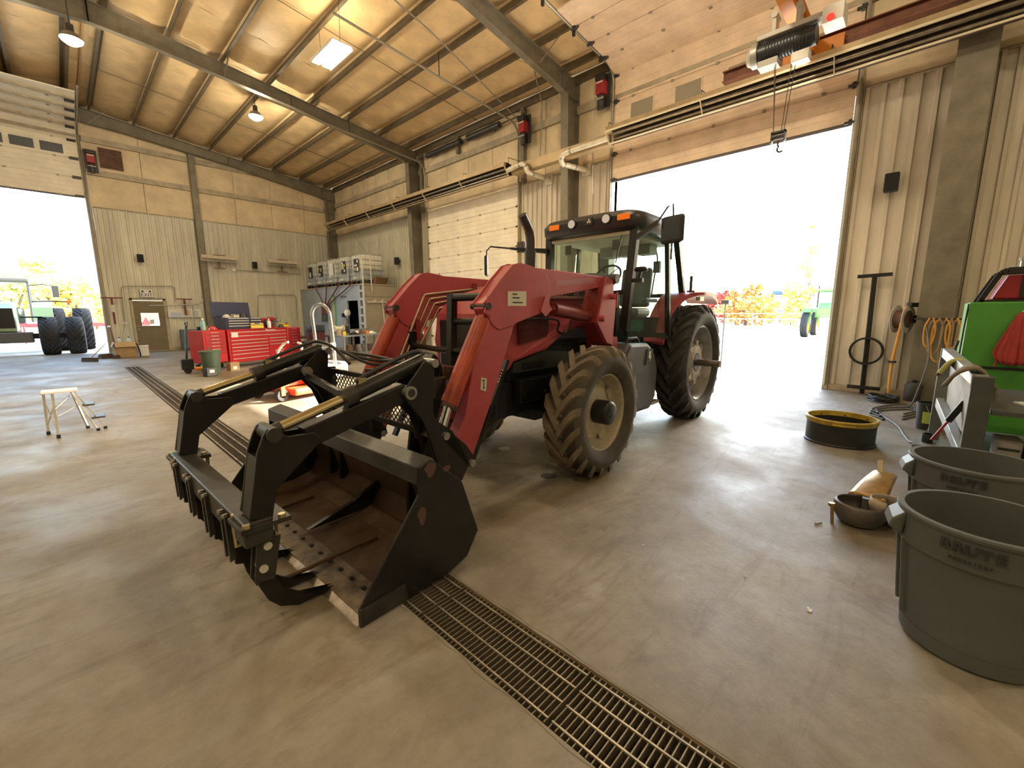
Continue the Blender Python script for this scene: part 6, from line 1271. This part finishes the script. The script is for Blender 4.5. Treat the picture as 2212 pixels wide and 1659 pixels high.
for k in range(10):
    a0 = rr.random()*6; pts = [Vector(((.32+.06*rr.random())*cos(a0+t)*(1 if k % 2 else .8), (.18+.06*rr.random())*sin(a0+t), .012+.012*k*(.5+.5*abs(sin(t))))) for t in [i*.8 for i in range(7)]]
    MB().tube(bez(pts, 3), .012, 6).build('loop', 'hose', o)
o = spot('floor_drum', (11.1, .02, 0), 0, 'dark squat canister on the floor behind the black cable heap', 'canister'); MB().lathe([(0, 0), (.12, 0), (.13, .3), (.1, .36), (0, .36)], n=18).build('body', 'dark_metal', o, smooth=40); MB().cyl((0, 0, .36), (0, 0, .40), .05, 10).build('cap', 'black', o)
# ---- grey cable from the reel across the floor to the rack
pts = [Vector(p) for p in ((11.1, .1, 1.62), (10.9, -.02, 1.45), (10.6, -.12, .9), (10.3, -.05, .35), (10.2, .05, .03), (9.75, .42, .016), (9.2, .36, .016), (8.4, .12, .016), (7.75, .02, .016), (7.45, -.05, .016), (7.35, -.16, .12), (7.3, -.24, .6), (7.2, -.27, 1.1), (7.05, -.3, 1.36))]
o = tag(MB().tube([p-pts[6] for p in bez(pts, 6)], .014, 8).build('floor_cable', mat('cable_grey', (.10, .095, .09), .5), loc=pts[6], smooth=60), 'grey cable looping over the floor up to the steel rack', 'cable'); MB().cyl((0, 0, 0), (.06, .01, 0), .02, 8).build('cable_joint', 'black', o)
for k in range(3):
    p0 = Vector((9.9-.25*k, .1, .014)); o = tag(MB().tube(bez([(-.6, .3-.05*k, 0), (-.3, .4, 0), (.2, .25, 0), (.6, -.05*k, 0), (.2, -.2, 0), (-.4, -.02, 0)], 6), .013, 6).build('loose_cable', 'cable_grey', loc=p0, smooth=60), ('loose dark cable loop nearest the wall hose reel', 'loose dark cable loop in the middle of the coil on the floor', 'loose dark cable loop nearest the steel rack')[k], 'cable', 'loose cables on the floor'); MB().cyl((-.6, .3-.05*k, 0), (-.66, .3-.05*k, 0), .02, 8).build('plug', 'black', o)
# ---- pail
o = spot('oil_pail', (8.55, -.2, 0), 0, 'black pail with yellow green label on the floor beneath the rack', 'pail'); MB().lathe([(0, 0), (.13, 0), (.15, .36), (.16, .36), (.16, .39), (.14, .39), (.125, .03), (0, .03)], n=28).build('body', 'black_plastic', o, smooth=35); MB().lathe([(.139, .1), (.147, .27)], n=10, a0=2.6, a1=3.9).build('label_wrap', mat('ygreen', (.42, .47, .10), .5), o, solid=.002); MB().tube([(-.15, .05, .36), (-.2, .0, .25), (-.15, -.05, .36)], .005, 6).build('bail', 'galv', o)
# ---- steel rack with gloves
rk = spot('steel_rack', (6.2, -.45, 0), 0, 'grey steel rack with diagonal brace, gloves hung on its top rail', 'rack'); mat('rack_grey', (.16, .175, .17), .45, .2, .25, 5); mat('rack_light', (.32, .34, .34), .4, .3, .2, 6)
def rkp(px, py, X): q = onX(px, py, X); return q-Vector((6.2, -.45, 0))
n0, f0 = rkp(2108, 812, 5.3), rkp(2042, 752, 7.0)
MB().bb((n0.x-.05, n0.y-.11, 0), (n0.x+.05, n0.y+.02, n0.z)).build('near_post', mat('rack_dark', (.085, .095, .09), .5, .2, .2, 5), rk, bevel=.006); MB().bb((f0.x-.04, f0.y-.07, 0), (f0.x+.04, f0.y+.03, f0.z)).build('far_post', 'rack_grey', rk, bevel=.006)
MB().beam(f0+Vector((0, -.02, -.05)), n0+Vector((0, -.04, -.05)), .09, .1).build('top_rail', 'rack_light', rk, bevel=.006); MB().beam(f0+Vector((0, -.02, -.62)), n0+Vector((.0, -.04, -.78)), .07, .1).build('diagonal_brace', 'rack_light', rk, bevel=.006)
MB().bb((n0.x-.05, -1.9, .30), (f0.x+.05, n0.y+.0, .36)).build('lower_shelf', 'rack_grey', rk, bevel=.005); MB().bb((n0.x-.05, -1.9, .84), (f0.x-.2, n0.y-.12, .88)).build('upper_shelf', 'rack_dark', rk); MB().bb((n0.x-.04, -1.9, 0), (n0.x+.04, -1.82, .9)).build('end_post', 'rack_grey', rk); MB().bb((f0.x-.3, -1.9, 0), (f0.x-.22, -1.82, .9)).build('end_post', 'rack_grey', rk)
MB().quad(f0+Vector((-.15, -.06, -.12)), n0+Vector((.25, -.03, -.12)), n0+Vector((.25, -.05, -.62)), f0+Vector((-.15, -.08, -.7))).build('back_sheet', mat('sheet_dust', (.42, .39, .35), .6, 0, .3, 3), rk, solid=.006)
def glove(px, py, X, m, label, s=1.):
    p = onX(px, py, X); e = MB(); b = MB(); vs = []
    for i in range(9):
        t = -1+2*i/8; z = .035-.16*t*t*s
        for k in range(7): vs.append((-.12+.24*k/6+.02*sin(k*1.7+i), .13*t*s*(1+.1*sin(k)), z+.012*sin(k*2.+i)))
    b.add(vs, [[i*7+k, i*7+k+1, i*7+8+k, i*7+7+k] for i in range(8) for k in range(6)]); o = b.build('work_glove', m, smooth=60, solid=.022, loc=p)
    for q in range(4): MB().tube(bez([(-.09+.06*q, -.12*s, -.11*s), (-.09+.06*q, -.14*s, -.17*s), (-.08+.06*q, -.13*s, -.22*s)], 3), .017, 8).build('finger', m, o, smooth=60)
    return tag(o, label, 'glove')
mat('glove_dk', (.12, .05, .07), .8, 0, .3, 9); mat('glove_yel', (.45, .45, .12), .7); mat('glove_tan', (.20, .17, .11), .85, 0, .3, 8)
g1 = glove(2070, 785, 6.3, 'glove_dk', 'dark maroon work glove with yellow cuff draped over the rack rail'); MB().tube(bez([(-.13, -.13, -.1), (-.13, -.05, .02), (-.13, .05, .03), (-.13, .13, -.1)], 5), .022, 8).build('cuff', 'glove_yel', g1, smooth=60)
g2 = glove(2098, 800, 5.5, 'glove_tan', 'brown leather work glove draped at the near rack post', 1.15)
o = spot('pry_lever', rkp(2050, 905, 6.0)+Vector((6.2, -.45, 0)), 0, 'long lever with red grip leaning on the steel rack', 'lever'); q0 = onX(2085, 868, 6.0); q1 = onX(2012, 950, 6.0); o.location = q1; MB().beam((0, 0, 0), (q0-q1)*.55, .035, .02).build('grip', 'tool_red_dk', o); MB().beam((q0-q1)*.5, q0-q1, .04, .05).build('jaw', 'black', o); MB().cyl(q0-q1, (q0-q1)*1.04, .03, 10).build('tip', 'white_paint', o)
o = spot('jack_base', (6.75, -.17, 0), 0, 'small grey floor jack at the foot of the rack', 'jack'); MB().bb((-.2, -.12, .16), (.2, .12, .2)).bb((-.2, .08, 0), (.2, .12, .16)).bb((-.2, -.12, 0), (.2, -.08, .16)).build('frame', 'rack_light', o); MB().cyl((0, 0, .2), (0, 0, .30), .05, 12).bb((-.06, -.03, .24), (.1, .03, .3)).build('pump', 'dark_metal', o)
# shelf goods
for k, (y, w, h, m, lab, x) in enumerate(((-.20, .16, .22, 'sheet_dust', 'dusty carton on the lower rack shelf', -.5), (-.40, .2, .2, 'tool_blue', 'dark blue case on the lower rack shelf', -.55), (-.42, .16, .07, 'yellow', 'yellow case lying on the dark blue case', -.5), (-.70, .2, .34, 'card', 'tan carton standing on the lower rack shelf', -.6))):
    z = .36 if k != 2 else .565; o = MB().bb((-.14, -w/2, 0), (.14, w/2, h)).build('shelf_box', m, bevel=.012, loc=(6.2+x, -.45+y, z)); MB().bb((-.145, -w/2*.8, h*.6), (-.14, w/2*.8, h*.7)).build('box_seam', 'dark_metal', o); tag(o, lab, 'box')
for k, (y, lab) in enumerate(((-.3, 'white sheet of paper on the upper rack shelf'), (-.5, 'folded pale paper on the upper rack shelf'))):
    o = MB().box((0, 0, .012), (.2, .15, .016), rz=.3+k).build('paper', 'white_paint', loc=(5.7+k*.12, -.45+y, .88)); MB().box((.02, .0, .022), (.14, .1, .004), rz=.1).build('paper_fold', 'decal', o); tag(o, lab, 'paper')
o = spot('motor_block', (5.8, -1.15, .88), 0, 'dark motor casting on the upper rack shelf', 'motor'); MB().cyl((-.12, 0, .08), (.12, 0, .08), .08, 18).bb((-.1, -.07, 0), (.1, .07, .04)).build('casing', 'dark_metal', o, smooth=40); MB().cyl((.12, 0, .08), (.18, 0, .08), .02, 8).build('shaft', 'galv', o)
# ---- green cabinet with red machine on top
gx, gyy = 7.5, -.36
gcb = spot('green_cabinet', (gx, gyy, 0), 0, 'bright green steel cabinet with a red cloth hanging on its front', 'cabinet'); mat('jd_green', (.075, .30, .04), .4, 0, .1, 3)
MB().bb((0, -1.5, .12), (.95, 0.0, 1.8)).build('body', 'jd_green', gcb, bevel=.015); MB().bb((-.012, -1.48, 1.02), (.0, -.02, 1.05)).build('seam_band', 'black', gcb); MB().bb((-.01, -1.2, 1.55), (.0, -.48, 1.72)).build('vent_panel', 'dark_metal', gcb)
for k in range(4): MB().bb((-.02, -1.18, 1.57+k*.036), (-.01, -.5, 1.58+k*.036)).build('vent_slat', 'black', gcb)
MB().tube([(.0, .006, 1.78), (.05, .01, 1.5), (.12, .01, 1.1)], .008, 6).build('wire', 'black', gcb)
for x in (.1, .85):
    for y in (-1.4, -.1): MB().cyl((x-.03, y, .06), (x+.03, y, .06), .06, 14).build('caster', 'black', gcb)
rm_ = spot('red_welder', (gx+.05, gyy-.08, 1.8), 0, 'red welding machine in a black roll frame on the green cabinet', 'welder')
fp = [(0.0, 0), (-.13, .33), (-.18, .36), (-1.3, .38), (-1.3, 0)]
for x in (0, .62):
    b = MB()
    for a, q in zip(fp, fp[1:]+fp[:1]): b.beam((x, a[0], a[1]), (x, q[0], q[1]), .05, .05)
    b.build('roll_frame', 'blk_steel', rm_)
MB().prism([(-.09, .03), (-.19, .30), (-1.22, .32), (-1.22, .03)], .03, .6, 'x').build('housing', 'tool_red_dk', rm_, bevel=.02); MB().bb((.015, -.62, .05), (.03, -.3, .30)).build('control_panel', 'black', rm_); MB().bb((.005, -.48, .12), (.015, -.40, .24)).build('meter', 'cream_metal', rm_); MB().bb((.012, -1.2, .03), (.028, -.64, .33)).build('side_panel', 'card_strip', rm_)
MB().cyl((.2, -.3, .38), (.2, -.3, .47), .02, 8).cyl((.2, -.3, .47), (.2, -.3, .5), .035, 10).build('lift_knob', 'galv', rm_)
cl = spot('red_cloth', (gx-.03, gyy-.42, 1.06), 0, 'red shop cloth hanging like a bell on the green cabinet front', 'cloth'); b = MB(); vs = []
for i in range(13):
    t = i/12; wv = .025+.15*min(1, t*1.25)**.9; 
    for k in range(17):
        u = -1+2*k/16; vs.append((-.02-.03*abs(sin(k*1.2+1))*t, wv*u*(1-.25*max(0, t-.85)*6*abs(u)), .62-.56*t-.04*(1-u*u)*t))
b.add(vs, [[i*17+k, i*17+k+1, i*17+18+k, i*17+17+k] for i in range(12) for k in range(16)]); b.build('cloth', mat('red_cloth', (.42, .05, .045), .85, 0, .15, 6), cl, smooth=60, solid=.006); MB().cyl((.02, 0, .62), (-.05, 0, .63), .012, 8).build('hook', 'galv', cl); MB().tube([(-.02, .13, .08), (-.03, .14, .0)], .01, 6).build('tail', 'red_cloth', cl)
# bits of paper and chips on the floor
mat('chip', (.75, .74, .70), .6)
for k, (px, py, s) in enumerate(((1749, 1318, .03), (1610, 1245, .012), (1390, 1178, .012), (1228, 858, .04), (1090, 968, .05))):
    p = gnd(px, py, .004); 
    if k < 3: o = MB().box((0, 0, 0), (s, s*.7, .004), rz=k).box((s*.3, s*.3, .003), (s*.5, s*.4, .003), rz=.8).build('floor_scrap', 'chip', loc=p)
    else: o = MB().lathe([(0, .002), (s*1.2, .0015), (s*1.5, 0)], n=14).build('floor_spot', mat('paint_spot', (.6, .57, .5), .5), loc=(p.x, p.y, .001))
    tag(o, ('white torn paper scrap on the floor facing the trash cans', 'tiny white chip on the open floor', 'tiny pale chip on the floor near the front wheel', 'pale paint spot on the floor behind the front wheel', 'pale paint spot on the floor under the loader arm')[k], 'scrap' if k < 3 else 'spot')
o = tag(MB().lathe([(0, .004), (.075, .003), (.085, 0)], n=24).build('floor_plug', mat('plug', (.06, .055, .05), .6), loc=gnd(1185, 1028)), 'round dark floor plug in front of the front tire', 'floor plug'); MB().lathe([(.05, .0045), (.055, .0055), (.06, .0045)], n=20).build('plug_ring', 'dark_metal', o)
# ================================================================ outside the doors
mat('fendt', (.20, .33, .18), .4, 0, .12, 3); mat('fendt_lt', (.36, .52, .34), .4); mat('out_grey', (.30, .31, .31), .5, .1); mat('leaf_yel', (.72, .58, .16), .7, 0, .5, 3); mat('leaf_org', (.62, .25, .05), .7, 0, .5, 3); mat('leaf_red', (.52, .08, .06), .7, 0, .4, 3); mat('leaf_grn', (.42, .50, .16), .7, 0, .5, 3); mat('bark', (.13, .09, .06), .9, 0, .3, 6)
def agwheel(parent, c, R, w, rr, n, m, rimm, sw=.5, lugh=.05, ax='x'):
    b = MB(); cc = R-lugh; half = [(rr, .8), (rr+.05, .95), (rr+(cc-rr)*.5, 1.), (cc-.05, .92), (cc, .6), (cc, 0)]
    b.lathe([(r, -h*w) for r, h in half]+[(r, h*w) for r, h in half[-2::-1]], ax='y', n=40); st = 4
    for k in range(n):
        for s in (-1, 1):
            vs = []
            for i in range(st+1):
                t = i/st; y = s*(-.03+t*w); a = 2*pi*(k+(.5 if s > 0 else 0))/n-sw*t
                for rad, aa in ((cc-.02, a-.05), (R-.03*max(0, t-.8)*5, a-.035), (R-.03*max(0, t-.8)*5, a+.035), (cc-.02, a+.05)): vs.append((rad*cos(aa), y, rad*sin(aa)))
            b.add(vs, [[0, 1, 2, 3], [st*4+3, st*4+2, st*4+1, st*4]]+[[i*4+q, i*4+4+q, i*4+5+q, i*4+1+q] for i in range(st) for q in range(3)])
    o = b.build('wheel', m, parent, smooth=35); o.location = c
    if ax == 'x': o.rotation_euler = (0, 0, pi/2)
    MB().lathe([(rr+.01, -w*.75), (rr-.03, -w*.6), (rr*.75, -w*.2), (rr*.3, -w*.25), (0, -w*.25)], ax='y', n=28).build('rim', rimm, o, smooth=35); MB().lathe([(rr+.01, w*.75), (rr-.03, w*.6), (rr*.75, w*.2), (rr*.3, w*.25), (0, w*.25)], ax='y', n=28).build('rim', rimm, o, smooth=35)
    return o
# ---- green tractor standing before the left door, facing the shop
ft_ = spot('green_tractor', (-1.75, 27.6, -.03), 0, 'large pale green tractor with dual wheels parked outside the raised back door', 'tractor'); C0 = Vector((-1.75, 27.6, -.03))
mat('rub_out', (.03, .031, .034), .8, 0, .2, 4)
for X in (-.45, .33): agwheel(ft_, (X+1.75, 26.75-27.6, .80), .80, .29, .42, 20, 'rub_out', 'out_grey', .6)
for X in (-3.05, -3.83): agwheel(ft_, (X+1.75, 26.75-27.6, .80), .80, .29, .42, 20, 'rub_out', 'out_grey', .6)
for X in (.68, -.2, -3.3, -4.18): agwheel(ft_, (X+1.75, 2.1, 1.0), 1.0, .33, .55, 22, 'rub_out', 'out_grey' if X < 0 else 'red_box', .55)
MB().prism([(-.85, 1.0), (1.2, 1.0), (1.2, 2.25), (-.5, 2.15), (-.85, 1.9)], -.42, .42, 'x').build('hood', 'fendt_lt', ft_, bevel=.06)
for v in ft_.children[-1].data.vertices: pass
MB().bb((-.40, -.9, 1.15), (.40, -.86, 1.95)).build('grille', 'black', ft_, bevel=.05); MB().bb((-.85, -1.2, .55), (.85, -.7, .98)).build('front_weight', mat('weight', (.10, .105, .11), .5), ft_, bevel=.04); MB().bb((-1.6, -.95, .7), (2.3, -.75, .92)).build('front_axle', 'engine', ft_); MB().bb((-.4, -.7, .6), (.4, 2.4, 1.1)).build('chassis', 'engine', ft_)
cf = MB()
for s in (-1, 1):
    cf.beam((s*.85, .75, 1.4), (s*.88, .95, 3.1), .07, .08); cf.beam((s*.88, 2.3, 1.6), (s*.86, 2.3, 3.1), .07, .08); cf.beam((s*.85, .75, 1.4), (s*.88, 2.3, 1.5), .07, .08)
cf.beam((-.88, .95, 3.1), (.88, .95, 3.1), .07, .07); cb_ = cf.build('cab_frame', 'out_grey', ft_); MB().bb((-.95, .85, 3.1), (.95, 2.45, 3.28)).build('cab_roof', mat('roof_grey', (.42, .42, .40), .5), ft_, bevel=.06)
for q in (((-.84, .80, 1.5), (.84, .80, 1.5), (.87, .95, 3.08), (-.87, .95, 3.08)), ((.86, .8, 1.5), (.88, 2.3, 1.6), (.87, 2.3, 3.08), (.88, .97, 3.08))): MB().quad(*q).build('cab_window', 'cab_glass', cb_)
MB().bb((-.6, 1.2, 1.3), (.6, 2.2, 2.0)).build('cab_seat', 'cab_grey', ft_, bevel=.08)
for s in (-1, 1):
    MB().bb((s*.55, -1.15, 1.56), (s*1.2, .0, 1.62)).build('front_fender', 'black', ft_, bevel=.03); MB().prism([(1.0, 1.4), (1.2, 2.0), (1.8, 2.28), (2.6, 2.25), (3.0, 1.9), (3.0, 1.8), (2.5, 2.1), (1.9, 2.1), (1.4, 1.9)], s*.85, s*1.5, 'x').build('rear_fender', 'fendt_lt', ft_)
    MB().tube([(s*.9, .95, 2.95), (s*1.3, .6, 3.0), (s*1.66, .5, 2.95), (s*1.68, .5, 2.5)], .02, 8).build('mirror_arm', 'dark_metal', ft_); MB().bb((s*1.58, .45, 2.45), (s*1.80, .53, 2.95)).build('mirror_head', 'mow_grey', ft_, bevel=.02); MB().tube([(s*.88, .9, 2.25), (s*1.4, .6, 2.28), (s*2.0, .55, 2.26)], .025, 8).build('lamp_arm', 'dark_metal', ft_); MB().bb((s*1.98, .48, 2.2), (s*2.14, .58, 2.32)).build('marker_lamp', 'amber', ft_, bevel=.02)
# red implement and cart beyond
im = spot('red_implement', (1.1, 37., -.03), 0, 'red tillage implement standing in the yard beyond the back door', 'implement'); MB().beam((-3, 0, 1.1), (3, 0, 1.1), .15, .15).build('frame_bar', 'red_box', im); MB().beam((-3, 1.2, 1.0), (3, 1.2, 1.0), .15, .15).build('frame_bar', 'red_box', im)
for k in range(7): MB().tube(bez([(-2.7+k*.9, .1, 1.1), (-2.7+k*.9, .5, .8), (-2.7+k*.9, .2, .1), (-2.7+k*.9, .1, .0)], 4), .05, 6).build('shank', 'red_box', im); MB().prism([(-2.9+k*.9, 1.15), (-2.5+k*.9, 1.15), (-2.7+k*.9, 1.5)], -.03, .03).build('bracket', 'red_box', im)
# ---- trees
def tree(loc, h, r, m, label, n=900, seed=1, stem=.2, leafs=.5):
    e = spot('tree', loc, 0, label, 'tree', 'trees beyond the yard'); R = random.Random(seed); b = MB(); nc = 9
    cl = [(R.gauss(0, r*.42), R.gauss(0, r*.42), h*(stem+.12+.75*R.random())) for _ in range(nc)]; cl.append((0, 0, h*.88))
    for i in range(n):
        c = cl[i % len(cl)]; k = 1-.5*(c[2]/h); v = Vector((R.gauss(0, 1), R.gauss(0, 1), R.gauss(0, .9))).normalized()*(r*.52*k*(R.random()**.4)); p = Vector(c)+v; s = leafs*(.5+R.random()); a = Vector((R.gauss(0, 1), R.gauss(0, 1), R.gauss(0, 1))).normalized(); d, u, w = basis(a)
        b.add([p+u*s, p+w*s*.6, p-u*s, p-w*s*.6], [[0, 1, 2, 3]])
    tag(b.build('foliage', m, e), kind='stuff')
    t = MB(); t.cyl((0, 0, 0), (0, 0, h*.55), r*.07, 8, r*.035)
    for c in cl[:6]: t.cyl((0, 0, h*.25), c, r*.03, 6, r*.012)
    t.build('trunk', 'bark', e)
def at(px, D, X=None): r = ray(px, 676); k = D/hypot(r.x, r.y); return (r.x*k, r.y*k, -.03)
for i, (px, D, h, r, m, lab) in enumerate(((1612, 62, 4.6, 3.4, 'leaf_org', 'orange autumn tree beyond the boom outside the open door'), (1592, 66, 3.4, 2.6, 'leaf_grn', 'low green tree left of the orange autumn tree'), (1648, 64, 3.6, 2.4, 'leaf_yel', 'small yellow tree right of the orange autumn tree'), (1538, 72, 4.4, 2.6, 'leaf_red', 'red autumn bush nearest the rear tractor wheel'), (1565, 74, 4.6, 2.4, 'leaf_red', 'red autumn bush between rear wheel and the orange tree'), (1672, 80, 4.8, 2.2, 'leaf_yel', 'pale yellow sapling in the far yard'), (1735, 58, 4.0, 2.6, 'leaf_yel', 'yellow tree beside the green sprayer'), (1742, 60, 9.6, 1.6, 'leaf_yel', 'tall thin poplar with sparse yellow leaves beside the sprayer'), (1712, 62, 3.2, 2., 'leaf_yel', 'short yellow shrub left of the green sprayer'))):
    tree(at(px, D), h, r, MATS[m], lab, 700 if i != 7 else 220, i+1, .12 if i != 7 else .3, .28 if i != 7 else .22)
for i, (px, D, h, r, m, lab) in enumerate(((110, 62, 6.9, 3.4, 'leaf_yel', 'tall yellow tree behind the green tractor mirror'), (150, 60, 4.8, 3.0, 'leaf_yel', 'yellow tree right of the green tractor'), (30, 60, 5.6, 4.2, 'leaf_grn', 'green yellow tree behind the green tractor cab'), (205, 66, 4.8, 2.2, 'leaf_yel', 'yellow tree next to the raised back door jamb'))):
    tree(at(px, D), h, r, MATS[m], lab, 800, i+31, .1, .26)
# ---- green sprayer with folded boom
sx, sy = 36.2, 5.2
sprayer = spot('field_sprayer', (sx, sy, -.03), 0, 'green high clearance sprayer with yellow wheels parked across the yard', 'sprayer'); mat('spr_green', (.10, .36, .06), .4); mat('spr_yel', (.75, .62, .05), .45)
for x, y in ((-.6, .75), (2.8, .75), (-.6, -1.6), (2.8, -1.6)):
    o = agwheel(sprayer, (x, y, .88), .88, .22, .55, 20, 'rub_out', 'spr_yel', .5, .04, 'y'); 
MB().bb((-.2, -1.2, 1.35), (3.2, .35, 1.75)).build('frame', 'spr_green', sprayer, bevel=.05); MB().prism([(-1.3, 1.5), (-.2, 1.4), (-.2, 2.2), (-.6, 2.3), (-1.3, 2.0)], -.95, .1).build('hood', 'spr_green', sprayer, bevel=.06); MB().bb((-.1, -1.2, 1.8), (1.1, .25, 3.1)).build('cab', mat('spr_glass', (.20, .33, .34), .15), sprayer, bevel=.1); MB().bb((-.2, -1.3, 3.1), (1.25, .35, 3.25)).build('cab_roof', 'spr_green', sprayer, bevel=.04); MB().bb((1.4, -1.1, 1.8), (3.2, .25, 2.7)).build('tank', 'white_paint', sprayer, bevel=.15)
for x in (-.6, 2.8): MB().bb((x-.12, .5, .9), (x+.12, .62, 1.9)).build('strut', 'spr_green', sprayer); MB().prism([(x-.6, 1.7), (x-.3, 1.95), (x+.3, 1.95), (x+.6, 1.7), (x+.5, 1.72), (x, 1.88), (x-.5, 1.72)], .45, .98).build('wheel_fender', 'spr_green', sprayer)
MB().tube([(-.1, .3, 2.9), (-.3, .7, 2.9), (-.3, .75, 2.5)], .03, 6).build('mirror_arm', 'black', sprayer); MB().cyl((.3, .33, 2.0), (.3, .33, 3.5), .06, 8).build('stack', 'dark_metal', sprayer)
bo = spot('spray_boom', (40.2, 6.6, -.03), 0, 'long lattice spray boom stretched across the yard like a rail', 'boom'); mat('boom_tan', (.42, .33, .24), .6)
MB().beam((0, 0, 1.15), (0, 12.5, 1.15), .08, .08).build('upper_rail', 'boom_tan', bo); MB().beam((0, 0, .55), (0, 12.5, .55), .08, .08).build('lower_rail', 'boom_tan', bo); MB().beam((0, .4, 1.6), (0, 12., 1.62), .05, .05).build('top_pipe', 'boom_tan', bo)
for k in range(14): MB().beam((0, k*.95+.1, 0. if k % 2 == 0 else .55), (0, k*.95+.1, 1.15 if k % 4 else 1.6), .07, .07).build('upright', 'boom_tan', bo); MB().beam((0, k*.9+.1, .55), (0, k*.9+.9, 1.15), .04, .04).build('lattice', 'boom_tan', bo)
for i, (px, D, m, lab) in enumerate(((1684, 78, 'blue_plastic', 'distant blue topped machine in the far yard'), (1704, 80, 'red_box', 'distant red roofed machine in the far yard'))):
    o = spot('far_machine', at(px, D), 0, lab, 'machine'); MB().bb((-1., -1., .4), (1., 1., 1.9)).build('body', 'out_grey' if i == 0 else 'white_paint', o, bevel=.1); MB().bb((-.9, -.8, 1.9), (.9, .8, 4.4 if i == 0 else 2.6)).build('tower', 'out_grey' if i == 0 else m, o, bevel=.2); MB().bb((-1.1, -1.0, 4.4 if i == 0 else 2.6), (1.1, 1.0, 4.9 if i == 0 else 2.9)).build('top', m, o, bevel=.1)
    for y in (-1.0, 1.0): MB().cyl((-.6, y-.2, .5), (-.6, y+.2, .5), .5, 14).build('wheel', 'rub_out', o)
# work lamp post and camera behind the tractor, in the yard
o = spot('yard_lamp', (13.9, 4.4, -.03), 0, 'thin post with a dark lamp head just outside the open door', 'lamp post'); MB().cyl((0, 0, 0), (0, 0, 1.95), .02, 8).build('post', 'dark_metal', o); MB().bb((-.1, -.12, 1.95), (.1, .12, 2.08)).build('lamp_head', 'dark_metal', o, bevel=.02)
